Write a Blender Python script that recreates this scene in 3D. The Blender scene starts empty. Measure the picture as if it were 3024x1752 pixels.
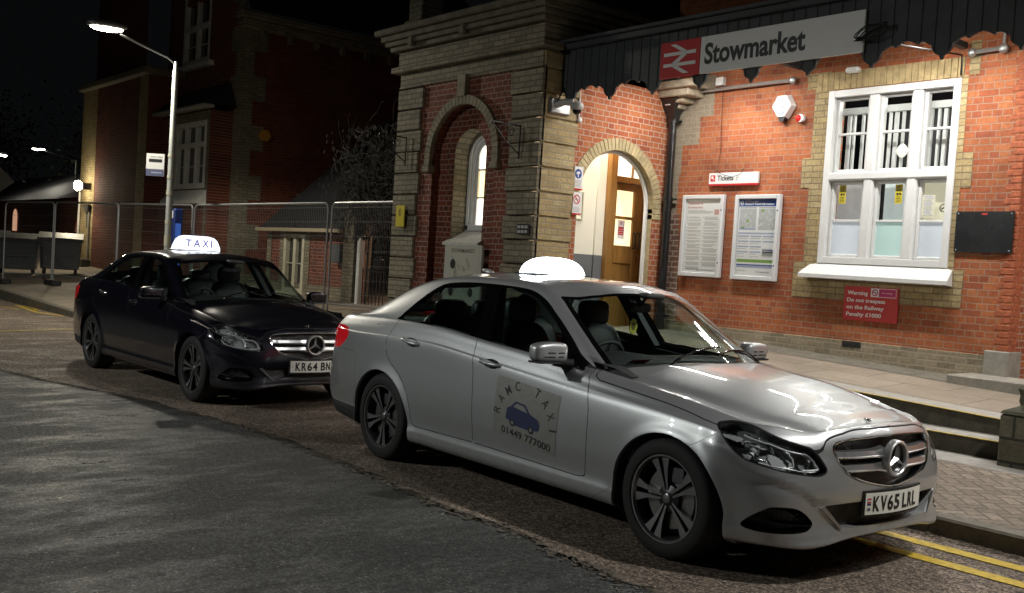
import bpy, math, random
import numpy as np
from mathutils import Vector, Matrix
random.seed(7); RNG=np.random.RandomState(11)
D=bpy.data; SC=bpy.context.scene; COL=SC.collection
PI=math.pi
# ---------------------------------------------------------------- camera
def make_camera():
    f,yaw,pitch,roll,h,cy=2999.4859,-0.872,-0.0412,0.0618,1.5089,912.1308
    F=Vector((math.sin(yaw)*math.cos(pitch),math.cos(yaw)*math.cos(pitch),math.sin(pitch)))
    R=Vector((math.cos(yaw),-math.sin(yaw),0)); U=R.cross(F)
    c,s=math.cos(roll),math.sin(roll); R2=R*c+U*s; U2=U*c-R*s
    cam=D.cameras.new('camera'); o=D.objects.new('camera',cam); COL.objects.link(o)
    m=Matrix(((R2.x,U2.x,-F.x,0),(R2.y,U2.y,-F.y,0),(R2.z,U2.z,-F.z,h),(0,0,0,1)))
    o.matrix_world=m
    cam.sensor_width=36; cam.lens=f/3024*36; cam.shift_y=(cy-876)/3024
    cam.clip_start=.05; cam.clip_end=500
    SC.camera=o
make_camera()
# ---------------------------------------------------------------- world: night sky
W=D.worlds.new('World'); SC.world=W; W.use_nodes=True
bg=W.node_tree.nodes['Background']; bg.inputs[0].default_value=(.55,.6,.66,1); bg.inputs[1].default_value=.0022
sky_tex=W.node_tree.nodes.new('ShaderNodeTexSky'); sky_tex.sky_type='NISHITA'; sky_tex.sun_disc=False
sky_tex.sun_elevation=math.radians(-8); sky_tex.sun_rotation=math.radians(200)
sky_mix=W.node_tree.nodes.new('ShaderNodeMix'); sky_mix.data_type='RGBA'; sky_mix.inputs[0].default_value=.94
W.node_tree.links.new(sky_tex.outputs[0],sky_mix.inputs[6]); sky_mix.inputs[7].default_value=(.55,.6,.66,1)
W.node_tree.links.new(sky_mix.outputs[2],bg.inputs[0])
SC.view_settings.view_transform='Standard'; SC.view_settings.look='None'; SC.view_settings.gamma=1
SC.view_settings.exposure=1.05
SC.cycles.max_bounces=8; SC.cycles.transparent_max_bounces=16; SC.cycles.glossy_bounces=4
SC.cycles.diffuse_bounces=3; SC.cycles.transmission_bounces=6
SC.cycles.caustics_reflective=False; SC.cycles.caustics_refractive=False
SC.cycles.sample_clamp_indirect=3; SC.cycles.sample_clamp_direct=0
SC.cycles.use_denoising=True
def area_light(name,loc,target,power,sx,sy,color=(1,1,1),spread=180):
    l=D.lights.new(name,'AREA'); l.shape='RECTANGLE'; l.size=sx; l.size_y=sy; l.energy=power; l.color=color
    l.spread=math.radians(spread)
    o=D.objects.new(name,l); COL.objects.link(o); o.location=loc
    d=Vector(target)-Vector(loc); o.rotation_euler=d.to_track_quat('-Z','Y').to_euler(); return o
def spot_light(name,loc,target,power,angle,color=(1,1,1),rad=.1,blend=.6):
    l=D.lights.new(name,'SPOT'); l.energy=power; l.spot_size=math.radians(angle); l.color=color; l.shadow_soft_size=rad; l.spot_blend=blend
    o=D.objects.new(name,l); COL.objects.link(o); o.location=loc
    d=Vector(target)-Vector(loc); o.rotation_euler=d.to_track_quat('-Z','Y').to_euler(); return o
TUBE_E=20
area_light('canopy_tube_d',(0.2,10.05,4.19),(0.2,10.12,0),36,1.5,.06,(1,.985,.94))
area_light('canopy_tube_c',(-2.6,10.05,4.19),(-2.6,10.12,0),42,1.5,.06,(1,.985,.94))
area_light('canopy_tube_b',(-5.6,10.05,4.19),(-5.6,10.12,0),34,1.5,.06,(1,.985,.94))
area_light('canopy_tube_a',(-8.4,10.05,4.19),(-8.4,10.12,0),32,1.5,.06,(1,.985,.94))
spot_light('street_lamp_light',(-19.15,6.1,5.15),(-18.2,6.4,0),330,166,(1,.93,.78),.12,.25)
spot_light('near_lamp_light',(.1,6.05,5.95),(-2.2,4.2,0),480,120,(1,.985,.95),.12,.8)
spot_light('house_lamp_light',(-32.2,9.4,3.15),(-32.2,7,.5),60,175,(1,.88,.62),.1,.3)
spot_light('far_lamp_light',(-49.3,13.0,5.3),(-44,8,0),40,150,(1,.93,.78),.2,.5)
area_light('lobby_light',(-10.15,9.9,4.0),(-10.15,9.9,0),42,.6,.6,(1,.93,.78))
area_light('ticket_office_light',(-6.4,11.9,4.0),(-6.4,11.9,1),22,1.2,.5,(1,.98,.92))
area_light('yard_light',(-17.2,12.0,2.6),(-17.2,12,1),5,.3,.3,(1,.75,.55))
spot_light('added_fill_light',(-12.3,-6.8,6.3),(-12.2,-5.3,0),1000,160,(.97,1,.955),.15,.55)  # unseen lamp added to brighten the car sides and house fronts

# ---------------------------------------------------------------- object helpers
def empty(name,label,cat,loc=(0,0,0),rz=0,group=None):
    o=D.objects.new(name,None); COL.objects.link(o); o.location=loc; o.rotation_euler=(0,0,rz)
    o.empty_display_size=.1
    o['label']=label; o['category']=cat
    if group:o['group']=group
    return o
def tag(o,label,cat,group=None):
    o['label']=label;o['category']=cat
    if group:o['group']=group
    return o
class MB:
    def __init__(s): s.v=[];s.f=[];s.m=[]
    def add(s,vs,fs,mi=0):
        n=len(s.v); s.v+=[tuple(float(c) for c in v) for v in vs]; s.f+=[tuple(i+n for i in f) for f in fs]; s.m+=[mi]*len(fs); return s
    def box(s,x0,x1,y0,y1,z0,z1,mi=0):
        if x0>x1:x0,x1=x1,x0
        if y0>y1:y0,y1=y1,y0
        if z0>z1:z0,z1=z1,z0
        v=[(x,y,z) for x in(x0,x1) for y in(y0,y1) for z in(z0,z1)]
        return s.add(v,[(0,1,3,2),(4,6,7,5),(0,4,5,1),(2,3,7,6),(0,2,6,4),(1,5,7,3)],mi)
    def quad(s,a,b,c,d,mi=0): return s.add([a,b,c,d],[(0,1,2,3)],mi)
    def prism(s,pts,fn,mi=0,side=None):
        """pts: 2D outline; fn(p,k)->3D for k=0,1"""
        n=len(pts); v=[fn(p,0) for p in pts]+[fn(p,1) for p in pts]
        si=mi if side is None else side
        s.add(v,[tuple(range(n-1,-1,-1)),tuple(range(n,2*n))],mi)
        k=len(s.v)-2*n
        for i in range(n):
            j=(i+1)%n; s.f.append((k+i,k+j,k+n+j,k+n+i)); s.m.append(si)
        return s
    def tube(s,pts,r,n=8,mi=0,caps=True):
        pts=[Vector(p) for p in pts]; rs=r if isinstance(r,(list,tuple)) else [r]*len(pts)
        vs=[];up=Vector((0,0,1)); pn=None
        for i,p in enumerate(pts):
            a=pts[max(i-1,0)];b=pts[min(i+1,len(pts)-1)]; t=(b-a).normalized()
            if pn is None:
                q=up if abs(t.z)<.9 else Vector((1,0,0)); pn=(q-t*q.dot(t)).normalized()
            else: pn=(pn-t*pn.dot(t)).normalized()
            bn=t.cross(pn)
            for k in range(n):
                a_=2*PI*k/n; vs.append(p+(pn*math.cos(a_)+bn*math.sin(a_))*rs[i])
        fs=[]
        for i in range(len(pts)-1):
            for k in range(n):
                k2=(k+1)%n; fs.append((i*n+k,i*n+k2,(i+1)*n+k2,(i+1)*n+k))
        if caps: fs.append(tuple(range(n-1,-1,-1))); fs.append(tuple(range((len(pts)-1)*n,len(pts)*n)))
        return s.add(vs,fs,mi)
    def lathe(s,prof,fn,n=32,mi=0,a0=0,a1=2*PI,closed=True):
        """prof: [(r,h)], fn(r,ang,h)->3D"""
        m=len(prof); N=n if closed else n+1; vs=[]
        for k in range(N):
            a=a0+(a1-a0)*k/n
            for r,h in prof: vs.append(fn(r,a,h))
        fs=[]
        for k in range(n):
            k2=(k+1)%N
            for i in range(m-1): fs.append((k*m+i,k2*m+i,k2*m+i+1,k*m+i+1))
        return s.add(vs,fs,mi)
    def bbox(s,x0,x1,y0,y1,z0,z1,b=.004,mi=0):
        """box with chamfered edges"""
        if x0>x1:x0,x1=x1,x0
        if y0>y1:y0,y1=y1,y0
        if z0>z1:z0,z1=z1,z0
        vs=[]; C=[(x0,x1),(y0,y1),(z0,z1)]
        idx={}
        for i in(0,1):
            for j in(0,1):
                for k in(0,1):
                    c=(C[0][i],C[1][j],C[2][k]); sg=(1-2*i,1-2*j,1-2*k)
                    for ax in range(3):
                        p=[c[a]+(0 if a==ax else sg[a]*b) for a in range(3)]
                        idx[(i,j,k,ax)]=len(vs); vs.append(tuple(p))
        fs=[]
        for i in(0,1):
            for j in(0,1):
                for k in(0,1): fs.append((idx[i,j,k,0],idx[i,j,k,1],idx[i,j,k,2]))
        for s_ in(0,1):
            fs.append((idx[s_,0,0,0],idx[s_,1,0,0],idx[s_,1,1,0],idx[s_,0,1,0]))
            fs.append((idx[0,s_,0,1],idx[1,s_,0,1],idx[1,s_,1,1],idx[0,s_,1,1]))
            fs.append((idx[0,0,s_,2],idx[1,0,s_,2],idx[1,1,s_,2],idx[0,1,s_,2]))
        for a in(0,1):
            for b_ in(0,1):
                fs.append((idx[0,a,b_,1],idx[1,a,b_,1],idx[1,a,b_,2],idx[0,a,b_,2]))
                fs.append((idx[a,0,b_,0],idx[a,1,b_,0],idx[a,1,b_,2],idx[a,0,b_,2]))
                fs.append((idx[a,b_,0,0],idx[a,b_,1,0],idx[a,b_,1,1],idx[a,b_,0,1]))
        return s.add(vs,fs,mi)
    def build(s,name,mats,parent=None,smooth=None,recalc=True):
        me=D.meshes.new(name); me.from_pydata(s.v,[],s.f)
        if not isinstance(mats,(list,tuple)): mats=[mats]
        for m in mats: me.materials.append(m)
        me.polygons.foreach_set('material_index',s.m)
        if recalc:
            import bmesh
            b=bmesh.new(); b.from_mesh(me); bmesh.ops.recalc_face_normals(b,faces=b.faces); b.to_mesh(me); b.free()
        if smooth is not None:
            me.polygons.foreach_set('use_smooth',[True]*len(me.polygons)); me.set_sharp_from_angle(angle=math.radians(smooth))
        me.update()
        o=D.objects.new(name,me); COL.objects.link(o)
        if parent: o.parent=parent
        return o
def struct(o): o['kind']='structure'; return o
# text -> mesh
_tc={}
def text_mesh(body,size=1,bold=0.0,extrude=.001,align='LEFT',spacing=1.0,shear=0):
    cu=D.curves.new('t','FONT'); cu.body=body; cu.size=size; cu.offset=bold*size; cu.extrude=extrude
    cu.align_x=align; cu.space_character=spacing; cu.shear=shear; cu.resolution_u=5
    o=D.objects.new('t',cu); COL.objects.link(o)
    dg=bpy.context.evaluated_depsgraph_get(); me=D.meshes.new_from_object(o.evaluated_get(dg))
    vs=[tuple(v.co) for v in me.vertices]; fs=[tuple(p.vertices) for p in me.polygons]
    D.objects.remove(o); D.curves.remove(cu); D.meshes.remove(me)
    return vs,fs
def add_text(mb,body,fn,w=None,h=None,mi=0,**k):
    """text fitted: width w (bbox) and cap height h; fn(u,v,d)->3D with origin bottom-left of bbox"""
    vs,fs=text_mesh(body,**k)
    xs=[v[0] for v in vs]; ys=[v[1] for v in vs]; x0,x1,y0,y1=min(xs),max(xs),min(ys),max(ys)
    sx=(w/(x1-x0)) if w else None; sy=(h/(y1-y0)) if h else None
    sx=sx or sy or 1; sy=sy or sx
    zs=[v[2] for v in vs]; zm=min(zs)
    mb.add([fn((v[0]-x0)*sx,(v[1]-y0)*sy,v[2]-zm) for v in vs],fs,mi)
# ---------------------------------------------------------------- materials
class NT:
    def __init__(s,name):
        s.m=D.materials.new(name); s.m.use_nodes=True; s.t=s.m.node_tree; s.b=s.t.nodes['Principled BSDF']
    def n(s,t,**k):
        nd=s.t.nodes.new(t)
        for a,b in k.items(): setattr(nd,a,b)
        return nd
    def l(s,a,b): s.t.links.new(a,b)
def pmat(name,col,rough=.5,metal=0,coat=0,emit=None,estr=0,spec=.5,noise=0,nscale=8,bump=0,bscale=60,trans=0,coatr=.03):
    t=NT(name); b=t.b; c=tuple(col)+(1,)
    b.inputs['Base Color'].default_value=c; b.inputs['Roughness'].default_value=rough; b.inputs['Metallic'].default_value=metal
    b.inputs['Coat Weight'].default_value=coat; b.inputs['Coat Roughness'].default_value=coatr; b.inputs['Specular IOR Level'].default_value=spec
    b.inputs['Transmission Weight'].default_value=trans
    if emit: b.inputs['Emission Color'].default_value=tuple(emit)+(1,); b.inputs['Emission Strength'].default_value=estr
    if noise or bump:
        tc=t.n('ShaderNodeTexCoord')
    if noise:
        nz=t.n('ShaderNodeTexNoise'); nz.inputs['Scale'].default_value=nscale; nz.inputs['Detail'].default_value=6; nz.inputs['Roughness'].default_value=.65
        mp=t.n('ShaderNodeMapRange'); mp.inputs[1].default_value=.3; mp.inputs[2].default_value=.7; mp.inputs[3].default_value=1-noise; mp.inputs[4].default_value=1+noise
        mx=t.n('ShaderNodeVectorMath',operation='SCALE'); mx.inputs[0].default_value=tuple(col)
        t.l(tc.outputs['Object'],nz.inputs['Vector']); t.l(nz.outputs[0],mp.inputs[0]); t.l(mp.outputs[0],mx.inputs['Scale']); t.l(mx.outputs[0],b.inputs['Base Color'])
    if bump:
        nz2=t.n('ShaderNodeTexNoise'); nz2.inputs['Scale'].default_value=bscale; nz2.inputs['Detail'].default_value=4
        bp=t.n('ShaderNodeBump'); bp.inputs['Strength'].default_value=bump; bp.inputs['Distance'].default_value=.004
        t.l(tc.outputs['Object'],nz2.inputs['Vector']); t.l(nz2.outputs[0],bp.inputs['Height']); t.l(bp.outputs[0],b.inputs['Normal'])
    return t.m
# ================================================================ CAR (x forward, y left, z up, origin under front axle)
def cr1(P,ts):
    P=np.asarray(P,float); n=len(P); out=[]
    Q=np.concatenate([[2*P[0]-P[1]],P,[2*P[-1]-P[-2]]])
    ts=np.asarray(ts); i=np.clip(ts.astype(int),0,n-2); u=(ts-i).reshape((-1,)+(1,)*(P.ndim-1))
    a,b,c,d=Q[i],Q[i+1],Q[i+2],Q[i+3]
    return .5*((2*b)+(c-a)*u+(2*a-5*b+4*c-d)*u*u+(3*b-a-3*c+d)*u**3)
def tab(xs,ys):
    """smooth table interpolation (pchip-like)"""
    xs=np.array(xs,float); ys=np.array(ys,float); o=np.argsort(xs); xs=xs[o]; ys=ys[o]
    h=np.diff(xs); d=np.diff(ys)/h; m=np.zeros(len(xs)); m[0]=d[0]; m[-1]=d[-1]
    for i in range(1,len(xs)-1):
        if d[i-1]*d[i]>0:
            w1=2*h[i]+h[i-1]; w2=h[i]+2*h[i-1]; m[i]=(w1+w2)/(w1/d[i-1]+w2/d[i])
    def f(x):
        x=np.clip(np.asarray(x,float),xs[0],xs[-1]); i=np.clip(np.searchsorted(xs,x)-1,0,len(xs)-2)
        t=(x-xs[i])/h[i]; return (2*t**3-3*t**2+1)*ys[i]+(t**3-2*t**2+t)*h[i]*m[i]+(-2*t**3+3*t**2)*ys[i+1]+(t**3-t**2)*h[i]*m[i+1]
    return f
# side profile tables
wmax=tab([-3.85,-3.6,-3.3,-2.87,-2.3,-1.7,-1.1,-.6,0,.3],[.825,.87,.912,.927,.921,.919,.919,.921,.925,.908])
zchar=tab([-3.9,-3.4,-2.9,-2.39,-1.78,-.6,0,.4],[.89,.89,.90,.905,.866,.775,.735,.69])
zbelt=tab([-4,-3.8,-3.4,-2.83,-2.4,-1.85,-1.49,-1.04,-.73,-.54,0,.2,.3,.45],[1.0,1.03,1.05,1.062,1.058,1.018,.99,.955,.908,.885,.822,.787,.768,.745])
ybelt=tab([-3.9,-3.6,-3.2,-2.8,-2.2,-1,-.6,0,.25,.45],[.69,.755,.80,.83,.838,.838,.838,.83,.80,.735])
SX=[-3.72,-3.4,-3.1,-2.87,-2.6,-2.2,-1.7,-1.1,-.6,-.25,0,.2,.36]
# rear & front controls per level: lists of (x,y,z)
REAR={ # level: centre..corner
0:[(-3.9,0,.22),(-3.88,.45,.22),(-3.8,.62,.22),(-3.74,.70,.22)],
1:[(-4.0,0,.26),(-3.985,.45,.26),(-3.93,.64,.26),(-3.83,.72,.25)],
2:[(-4.05,0,.34),(-4.035,.45,.34),(-3.975,.67,.33),(-3.85,.765,.32)],
3:[(-4.08,0,.42),(-4.065,.45,.41),(-4.0,.69,.40),(-3.865,.79,.38)],
4:[(-4.09,0,.52),(-4.075,.45,.51),(-4.005,.70,.51),(-3.87,.80,.50)],
5:[(-4.075,0,.66),(-4.06,.45,.66),(-3.995,.695,.66),(-3.86,.79,.66)],
6:[(-4.06,0,.80),(-4.045,.45,.80),(-3.985,.67,.81),(-3.86,.765,.83)],
7:[(-4.055,0,.87),(-4.04,.44,.87),(-3.98,.65,.88),(-3.875,.765,.89)],
8:[(-4.045,0,.96),(-4.03,.43,.96),(-3.965,.62,.96),(-3.86,.725,.96)],
9:[(-4.015,0,1.02),(-4.0,.41,1.015),(-3.935,.59,1.01),(-3.83,.675,1.012)]}
FRONT={ # corner..centre
0:[(.50,.68,.205),(.60,.50,.205),(.66,.27,.23),(.67,0,.235)],
1:[(.60,.745,.20),(.715,.575,.198),(.765,.31,.235),(.782,0,.245)],
2:[(.60,.77,.25),(.715,.585,.25),(.772,.31,.268),(.79,0,.273)],
3:[(.592,.775,.34),(.70,.585,.34),(.765,.31,.34),(.782,0,.34)],
4:[(.59,.78,.47),(.708,.59,.46),(.775,.315,.46),(.792,0,.46)],
5:[(.575,.775,.59),(.69,.58,.58),(.765,.31,.57),(.792,0,.555)],
6:[(.55,.76,.655),(.67,.57,.65),(.755,.31,.645),(.784,0,.64)],
7:[(.53,.745,.695),(.66,.56,.69),(.745,.31,.70),(.774,0,.70)],
8:[(.51,.725,.73),(.645,.55,.725),(.73,.31,.748),(.76,0,.755)],
9:[(.49,.70,.757),(.625,.535,.755),(.705,.31,.785),(.736,0,.79)]}
def side_pt(x,k):
    w=float(wmax(x)); zc=float(zchar(x)); zb=float(zbelt(x)); yb=float(ybelt(x))
    rear=max(0,min(1,(-3.1-x)/.5))
    if k==0: return (x,w*.86,.17+.04*rear)
    if k==1: return (x,w*.952,.205+.04*rear)
    if k==2: return (x,w*.972,.27+.04*rear)
    if k==3: return (x,w*.968,.335+.02*rear)
    if k==4: return (x,w*.992,.48)
    if k==5: return (x,w*1.0,.64)
    if k==6: return (x,w*.988,zc-.004)
    if k==7: return (x,w*.968,zc+.045*(1 if x>-2.2 else 1)) 
    if k==8: return (x,yb+.62*(w*.968-yb),zb-.035-(.3*max(0,zb-.08-zc)))
    if k==9: return (x,yb,zb)
def deck(x,y9,z9,fr):
    """points above the belt ring"""
    if x>-1.2:
        t=max(0,min(1,(.745-x)/.55)); s=t*(2-t)
        add={.9:.046,.68:.088,.36:.11,0:.118}[fr]*s
    else: add={.9:.012,.68:.03,.36:.04,0:.042}[fr]*max(0,min(1,(x+4.02)/.3))
    return (x,y9*fr,z9+add)
def body_grid():
    rows=[]
    N=4+len(SX)+4
    for k in range(14):
        row=[]
        kk=min(k,9)
        pts=REAR[kk]+[side_pt(x,kk) for x in SX]+FRONT[kk]
        if k>9:
            fr={10:.9,11:.68,12:.36,13:0}[k]; pts=[deck(p[0],p[1],p[2],fr) for p in pts]
        rows.append(pts)
    G=np.array(rows,float) # level,i,3
    ts=np.linspace(0,N-1,(N-1)*12+1); G1=cr1(G.transpose(1,0,2),ts)  # (t,level,3)
    G1[0,:,1]=0; G1[-1,:,1]=0
    vs=np.linspace(0,13,13*7+1); G2=cr1(G1.transpose(1,0,2),vs)  # (v,t,3)
    G2[:,0,1]=0; G2[:,-1,1]=0; G2[-1,:,1]=0; G2[:,:,1]=np.maximum(G2[:,:,1],0)
    # bonnet: one smooth crowned surface ahead of the windscreen
    k9=9*7; x=G2[k9+7:,:,0]; y=G2[k9+7:,:,1]; z=G2[k9+7:,:,2]
    y9=np.maximum(G2[k9,:,1],1e-3)[None,:]; z9=G2[k9,:,2][None,:]; q=np.clip(y/y9,0,1)
    xm=np.broadcast_to(G2[k9,:,0][None,:],x.shape); t=np.clip((.745-xm)/.80,0,1); s=1-(1-t)**2.2
    zz=z9+.128*s*(1-q**2.5)
    w=np.clip((xm+.95)/.25,0,1); w=w*w*(3-2*w); G2[k9+7:,:,2]=z*(1-w)+zz*w
    return G2
# greenhouse
zroof=tab([-.2,-.38,-.6,-.8,-1.05,-1.2,-1.4,-1.8,-2.1,-2.5,-2.8,-3.1,-3.4,-3.65,-3.85],[.90,1.0,1.135,1.25,1.385,1.43,1.455,1.468,1.471,1.458,1.428,1.362,1.255,1.15,1.055])
zrail=tab([-.3,-.6,-.74,-.878,-.982,-1.135,-1.223,-1.4,-1.6,-1.8,-2.1,-2.4,-2.6,-2.74,-3.03,-3.2,-3.39,-3.6,-3.85],[.60,.84,.935,1.03,1.105,1.225,1.29,1.375,1.402,1.41,1.41,1.398,1.377,1.35,1.262,1.19,1.115,1.045,.98])
yrail=tab([-.3,-.74,-.88,-.98,-1.14,-1.3,-1.6,-2.1,-2.6,-3.0,-3.4,-3.85],[.80,.755,.735,.715,.68,.655,.635,.625,.63,.64,.655,.66])
def gh_section(x):
    zc=float(zroof(x)); zr=min(float(zrail(x)),zc-.01); yr=float(yrail(x)); zb=float(zbelt(x)); yb=float(ybelt(x))
    zb0=zb-.04
    if zr<zb+.03: zb0=zr-.12
    P=[(yb+.004,zb0-.05),(yb-.001,zb0+.04 if zr>zb+.03 else zb0)]
    a=np.array([yb-.001,zb0+.04 if zr>zb+.03 else zb0]); r=np.array([yr,zr])
    for t in(.35,.7,.93):
        p=a+(r-a)*t; p[0]+=.022*math.sin(t*PI); P.append(tuple(p))
    def top(y): return zc-(zc-zr)*(y/yr)**2.3
    for fr in(.985,.93,.8,.6,.35,0): 
        y=yr*fr; z=top(y)
        if fr>.9: z+= -0.0
        P.append((y,z+(.006 if fr==.93 else 0)))
    return np.array(P)
def gh_grid():
    xs=np.concatenate([np.linspace(-3.85,-1.5,118),np.linspace(-1.48,-.22,90)])
    G=[]
    for x in xs:
        P=gh_section(x); Q=cr1(P,np.linspace(0,len(P)-1,(len(P)-1)*6+1)); Q[-1,0]=0
        G.append(np.column_stack([np.full(len(Q),x),Q[:,0],Q[:,1]]))
    return np.array(G).transpose(1,0,2)
def grid_mesh(G):
    a,b,_=G.shape; V=G.reshape(-1,3)
    F=[(i*b+j,i*b+j+1,(i+1)*b+j+1,(i+1)*b+j) for i in range(a-1) for j in range(b-1)]
    # weld
    key={};mp=[]
    for v in np.round(V,5).tolist():
        t=tuple(v)
        if t not in key: key[t]=len(key)
        mp.append(key[t])
    V2=np.array(list(key.keys())); F2=[]
    for f in F:
        g=[];
        for i in f:
            m=mp[i]
            if m not in g: g.append(m)
        if len(g)>2: F2.append(tuple(g))
    return V2,F2
class Sheet:
    """triangulable sheet with labels, cut by implicit functions; y>=0 half"""
    def __init__(s,V,F,lab): s.V=[tuple(v) for v in V]; s.F=list(F); s.L=[lab]*len(F)
    def arr(s): return np.array(s.V)
    def cut(s,fn,new=None,only=None,eps=1e-4):
        """split faces at fn=0; faces inside (fn<0) whose label in only get label new(label) or new"""
        A=s.arr(); val=fn(A); val=np.where(np.abs(val)<eps,-eps,val); val=list(val)
        ed={};F2=[];L2=[]
        def mid(i,j):
            k=(i,j) if i<j else (j,i)
            if k not in ed:
                t=val[i]/(val[i]-val[j]); p=tuple(s.V[i][c]+(s.V[j][c]-s.V[i][c])*t for c in range(3))
                ed[k]=len(s.V); s.V.append(p); val.append(0.)
            return ed[k]
        for f,l in zip(s.F,s.L):
            sg=[val[i]<0 for i in f]
            if only is not None and l not in only: F2.append(f);L2.append(l);continue
            if all(sg): F2.append(f);L2.append(new if new is not None else l);continue
            if not any(sg): F2.append(f);L2.append(l);continue
            ins=[];out=[];n=len(f); cross=0
            for q in range(n):
                i=f[q];j=f[(q+1)%n]
                (ins if sg[q] else out).append(i)
                if sg[q]!=sg[(q+1)%n]:
                    m=mid(i,j); ins.append(m); out.append(m); cross+=1
            if cross==2:
                if len(ins)>2: F2.append(tuple(ins));L2.append(new if new is not None else l)
                if len(out)>2: F2.append(tuple(out));L2.append(l)
            else: F2.append(f);L2.append(l)
        # faces not visited because of 'only' keep T-junctions: harmless
        s.F=F2;s.L=L2
    def drop(s,labs):
        k=[i for i,l in enumerate(s.L) if l not in labs]; s.F=[s.F[i] for i in k]; s.L=[s.L[i] for i in k]
    def normals(s):
        A=s.arr(); N=np.zeros_like(A)
        for f in s.F:
            a,b,c=A[f[0]],A[f[1]],A[f[2]]; n=np.cross(b-a,c-a)
            if len(f)>3: n=n+np.cross(c-a,A[f[3]]-a)
            for i in f: N[i]+=n
        l=np.linalg.norm(N,axis=1); l[l==0]=1
        return N/l[:,None]
def poly_sdf(P):
    P=np.array(P,float)
    def f(U,Vv):
        q=np.stack([U,Vv],1); d=np.full(len(q),1e9); ins=np.zeros(len(q),bool)
        for i in range(len(P)):
            a=P[i];b=P[(i+1)%len(P)]; e=b-a; w=q-a
            t=np.clip((w@e)/max(e@e,1e-12),0,1); dd=np.linalg.norm(w-t[:,None]*e,axis=1); d=np.minimum(d,dd)
            c=((a[1]<=q[:,1])!=(b[1]<=q[:,1]))
            if a[1]!=b[1]:
                xx=a[0]+(q[:,1]-a[1])/(b[1]-a[1])*(b[0]-a[0]); ins^=c&(q[:,0]<xx)
        return np.where(ins,-d,d)
    return f
def line_sdf(P):
    P=np.array(P,float)
    def f(U,Vv):
        q=np.stack([U,Vv],1); d=np.full(len(q),1e9)
        for i in range(len(P)-1):
            a=P[i];b=P[i+1]; e=b-a; w=q-a
            t=np.clip((w@e)/max(e@e,1e-12),0,1); d=np.minimum(d,np.linalg.norm(w-t[:,None]*e,axis=1))
        return d
    return f
def smooth_poly(P,n=6,closed=True):
    P=[tuple(p) for p in P]
    if closed:
        Q=[P[-1]]+P+[P[0],P[1]]; R=cr1(Q,np.linspace(1,len(P)+1,len(P)*n+1)[:-1])
    else: R=cr1(P,np.linspace(0,len(P)-1,(len(P)-1)*n+1))
    return [tuple(r) for r in R]
def side_fn(P,ymin=.5,sd=None,xr=None,zr=None):
    f=poly_sdf(P)
    def g(A):
        d=f(A[:,0],A[:,2]); d=np.where(A[:,1]>ymin,d,np.maximum(d,ymin-A[:,1]))
        return d
    return g
def band(fn,w): return lambda A: np.abs(fn(A))-w
def plan_fn(P,zmin=.6):
    f=poly_sdf(P)
    def g(A): return np.maximum(f(A[:,0],A[:,1]),zmin-A[:,2])
    return g
def front_fn(P,xmin=.35):
    f=poly_sdf(P)
    def g(A): return np.maximum(f(A[:,1],A[:,2]),xmin-A[:,0])
    return g
DLO=[(-2.845,1.061),(-2.812,1.085),(-2.735,1.165),(-2.63,1.262),(-2.54,1.326),(-2.437,1.362),(-2.183,1.381),(-1.886,1.383),(-1.62,1.376),(-1.474,1.362),(-1.334,1.319),(-1.191,1.235),(-1.016,1.115),(-.869,1.01),(-.73,.918),(-1.037,.958),(-1.485,.994),(-1.843,1.022),(-2.417,1.060)]
G_FRONT=[(-1.655,1.012),(-1.805,1.352),(-1.62,1.349),(-1.49,1.336),(-1.36,1.298),(-1.21,1.216),(-1.05,1.105),(-.935,1.012),(-.915,.965),(-1.037,.972),(-1.485,1.004)]
G_REAR=[(-1.86,1.037),(-1.965,1.352),(-2.183,1.352),(-2.42,1.335),(-2.49,1.315),(-2.425,1.078)]
G_QUART=[(-2.46,1.078),(-2.52,1.30),(-2.62,1.235),(-2.72,1.145),(-2.79,1.078)]
WS=[(-1.262,.612),(-1.15,.634),(-.966,.665),(-.839,.686),(-.70,.705),(-.60,.74),(-.2,.78),(-.2,-.1),(-1.055,-.1),(-1.058,.1),(-1.085,.24),(-1.13,.38),(-1.19,.51)]
BL=[(-2.74,-.1),(-2.735,.3),(-2.72,.50),(-2.76,.555),(-3.0,.585),(-3.3,.615),(-3.52,.62),(-3.6,.45),(-3.64,.2),(-3.65,-.1)]
FDOOR=[(-.705,1.3),(-.695,.902),(-.635,.80),(-.612,.72),(-.606,.64),(-.612,.50),(-.628,.36),(-.636,.318),(-.70,.310),(-1.2,.318),(-1.733,.327),(-1.725,.45),(-1.728,.65),(-1.742,.80),(-1.775,.92),(-1.80,1.0),(-1.82,1.3)]
RDOOR=[(-1.82,1.3),(-1.80,1.0),(-1.775,.92),(-1.742,.80),(-1.728,.65),(-1.725,.45),(-1.733,.327),(-2.2,.322),(-2.44,.322),(-2.468,.345),(-2.473,.42),(-2.503,.531),(-2.575,.627),(-2.64,.685),(-2.752,.745),(-2.80,.79),(-2.832,.846),(-2.836,.93),(-2.80,1.02),(-2.77,1.3)]
BONNET=[(-.60,.845),(-.55,.843),(-.30,.842),(-.01,.838),(.175,.828),(.255,.817),(.327,.752),(.41,.725),(.502,.709),(.571,.667),(.627,.607),(.655,.572),(.672,.54),(.682,.508),(.676,.487),(.678,.465),(.700,.372),(.722,.20),(.735,0),(.735,-.2),(-.35,-.2),(-.355,.1),(-.40,.33),(-.50,.52),(-.60,.66),(-.66,.745),(-.655,.83)]
GRILLE=[(-.1,.7505),(.12,.7495),(.32,.741),(.405,.729),(.443,.712),(.456,.686),(.447,.652),(.42,.608),(.375,.562),(.29,.527),(.16,.497),(.0,.474),(-.1,.474)]
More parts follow.
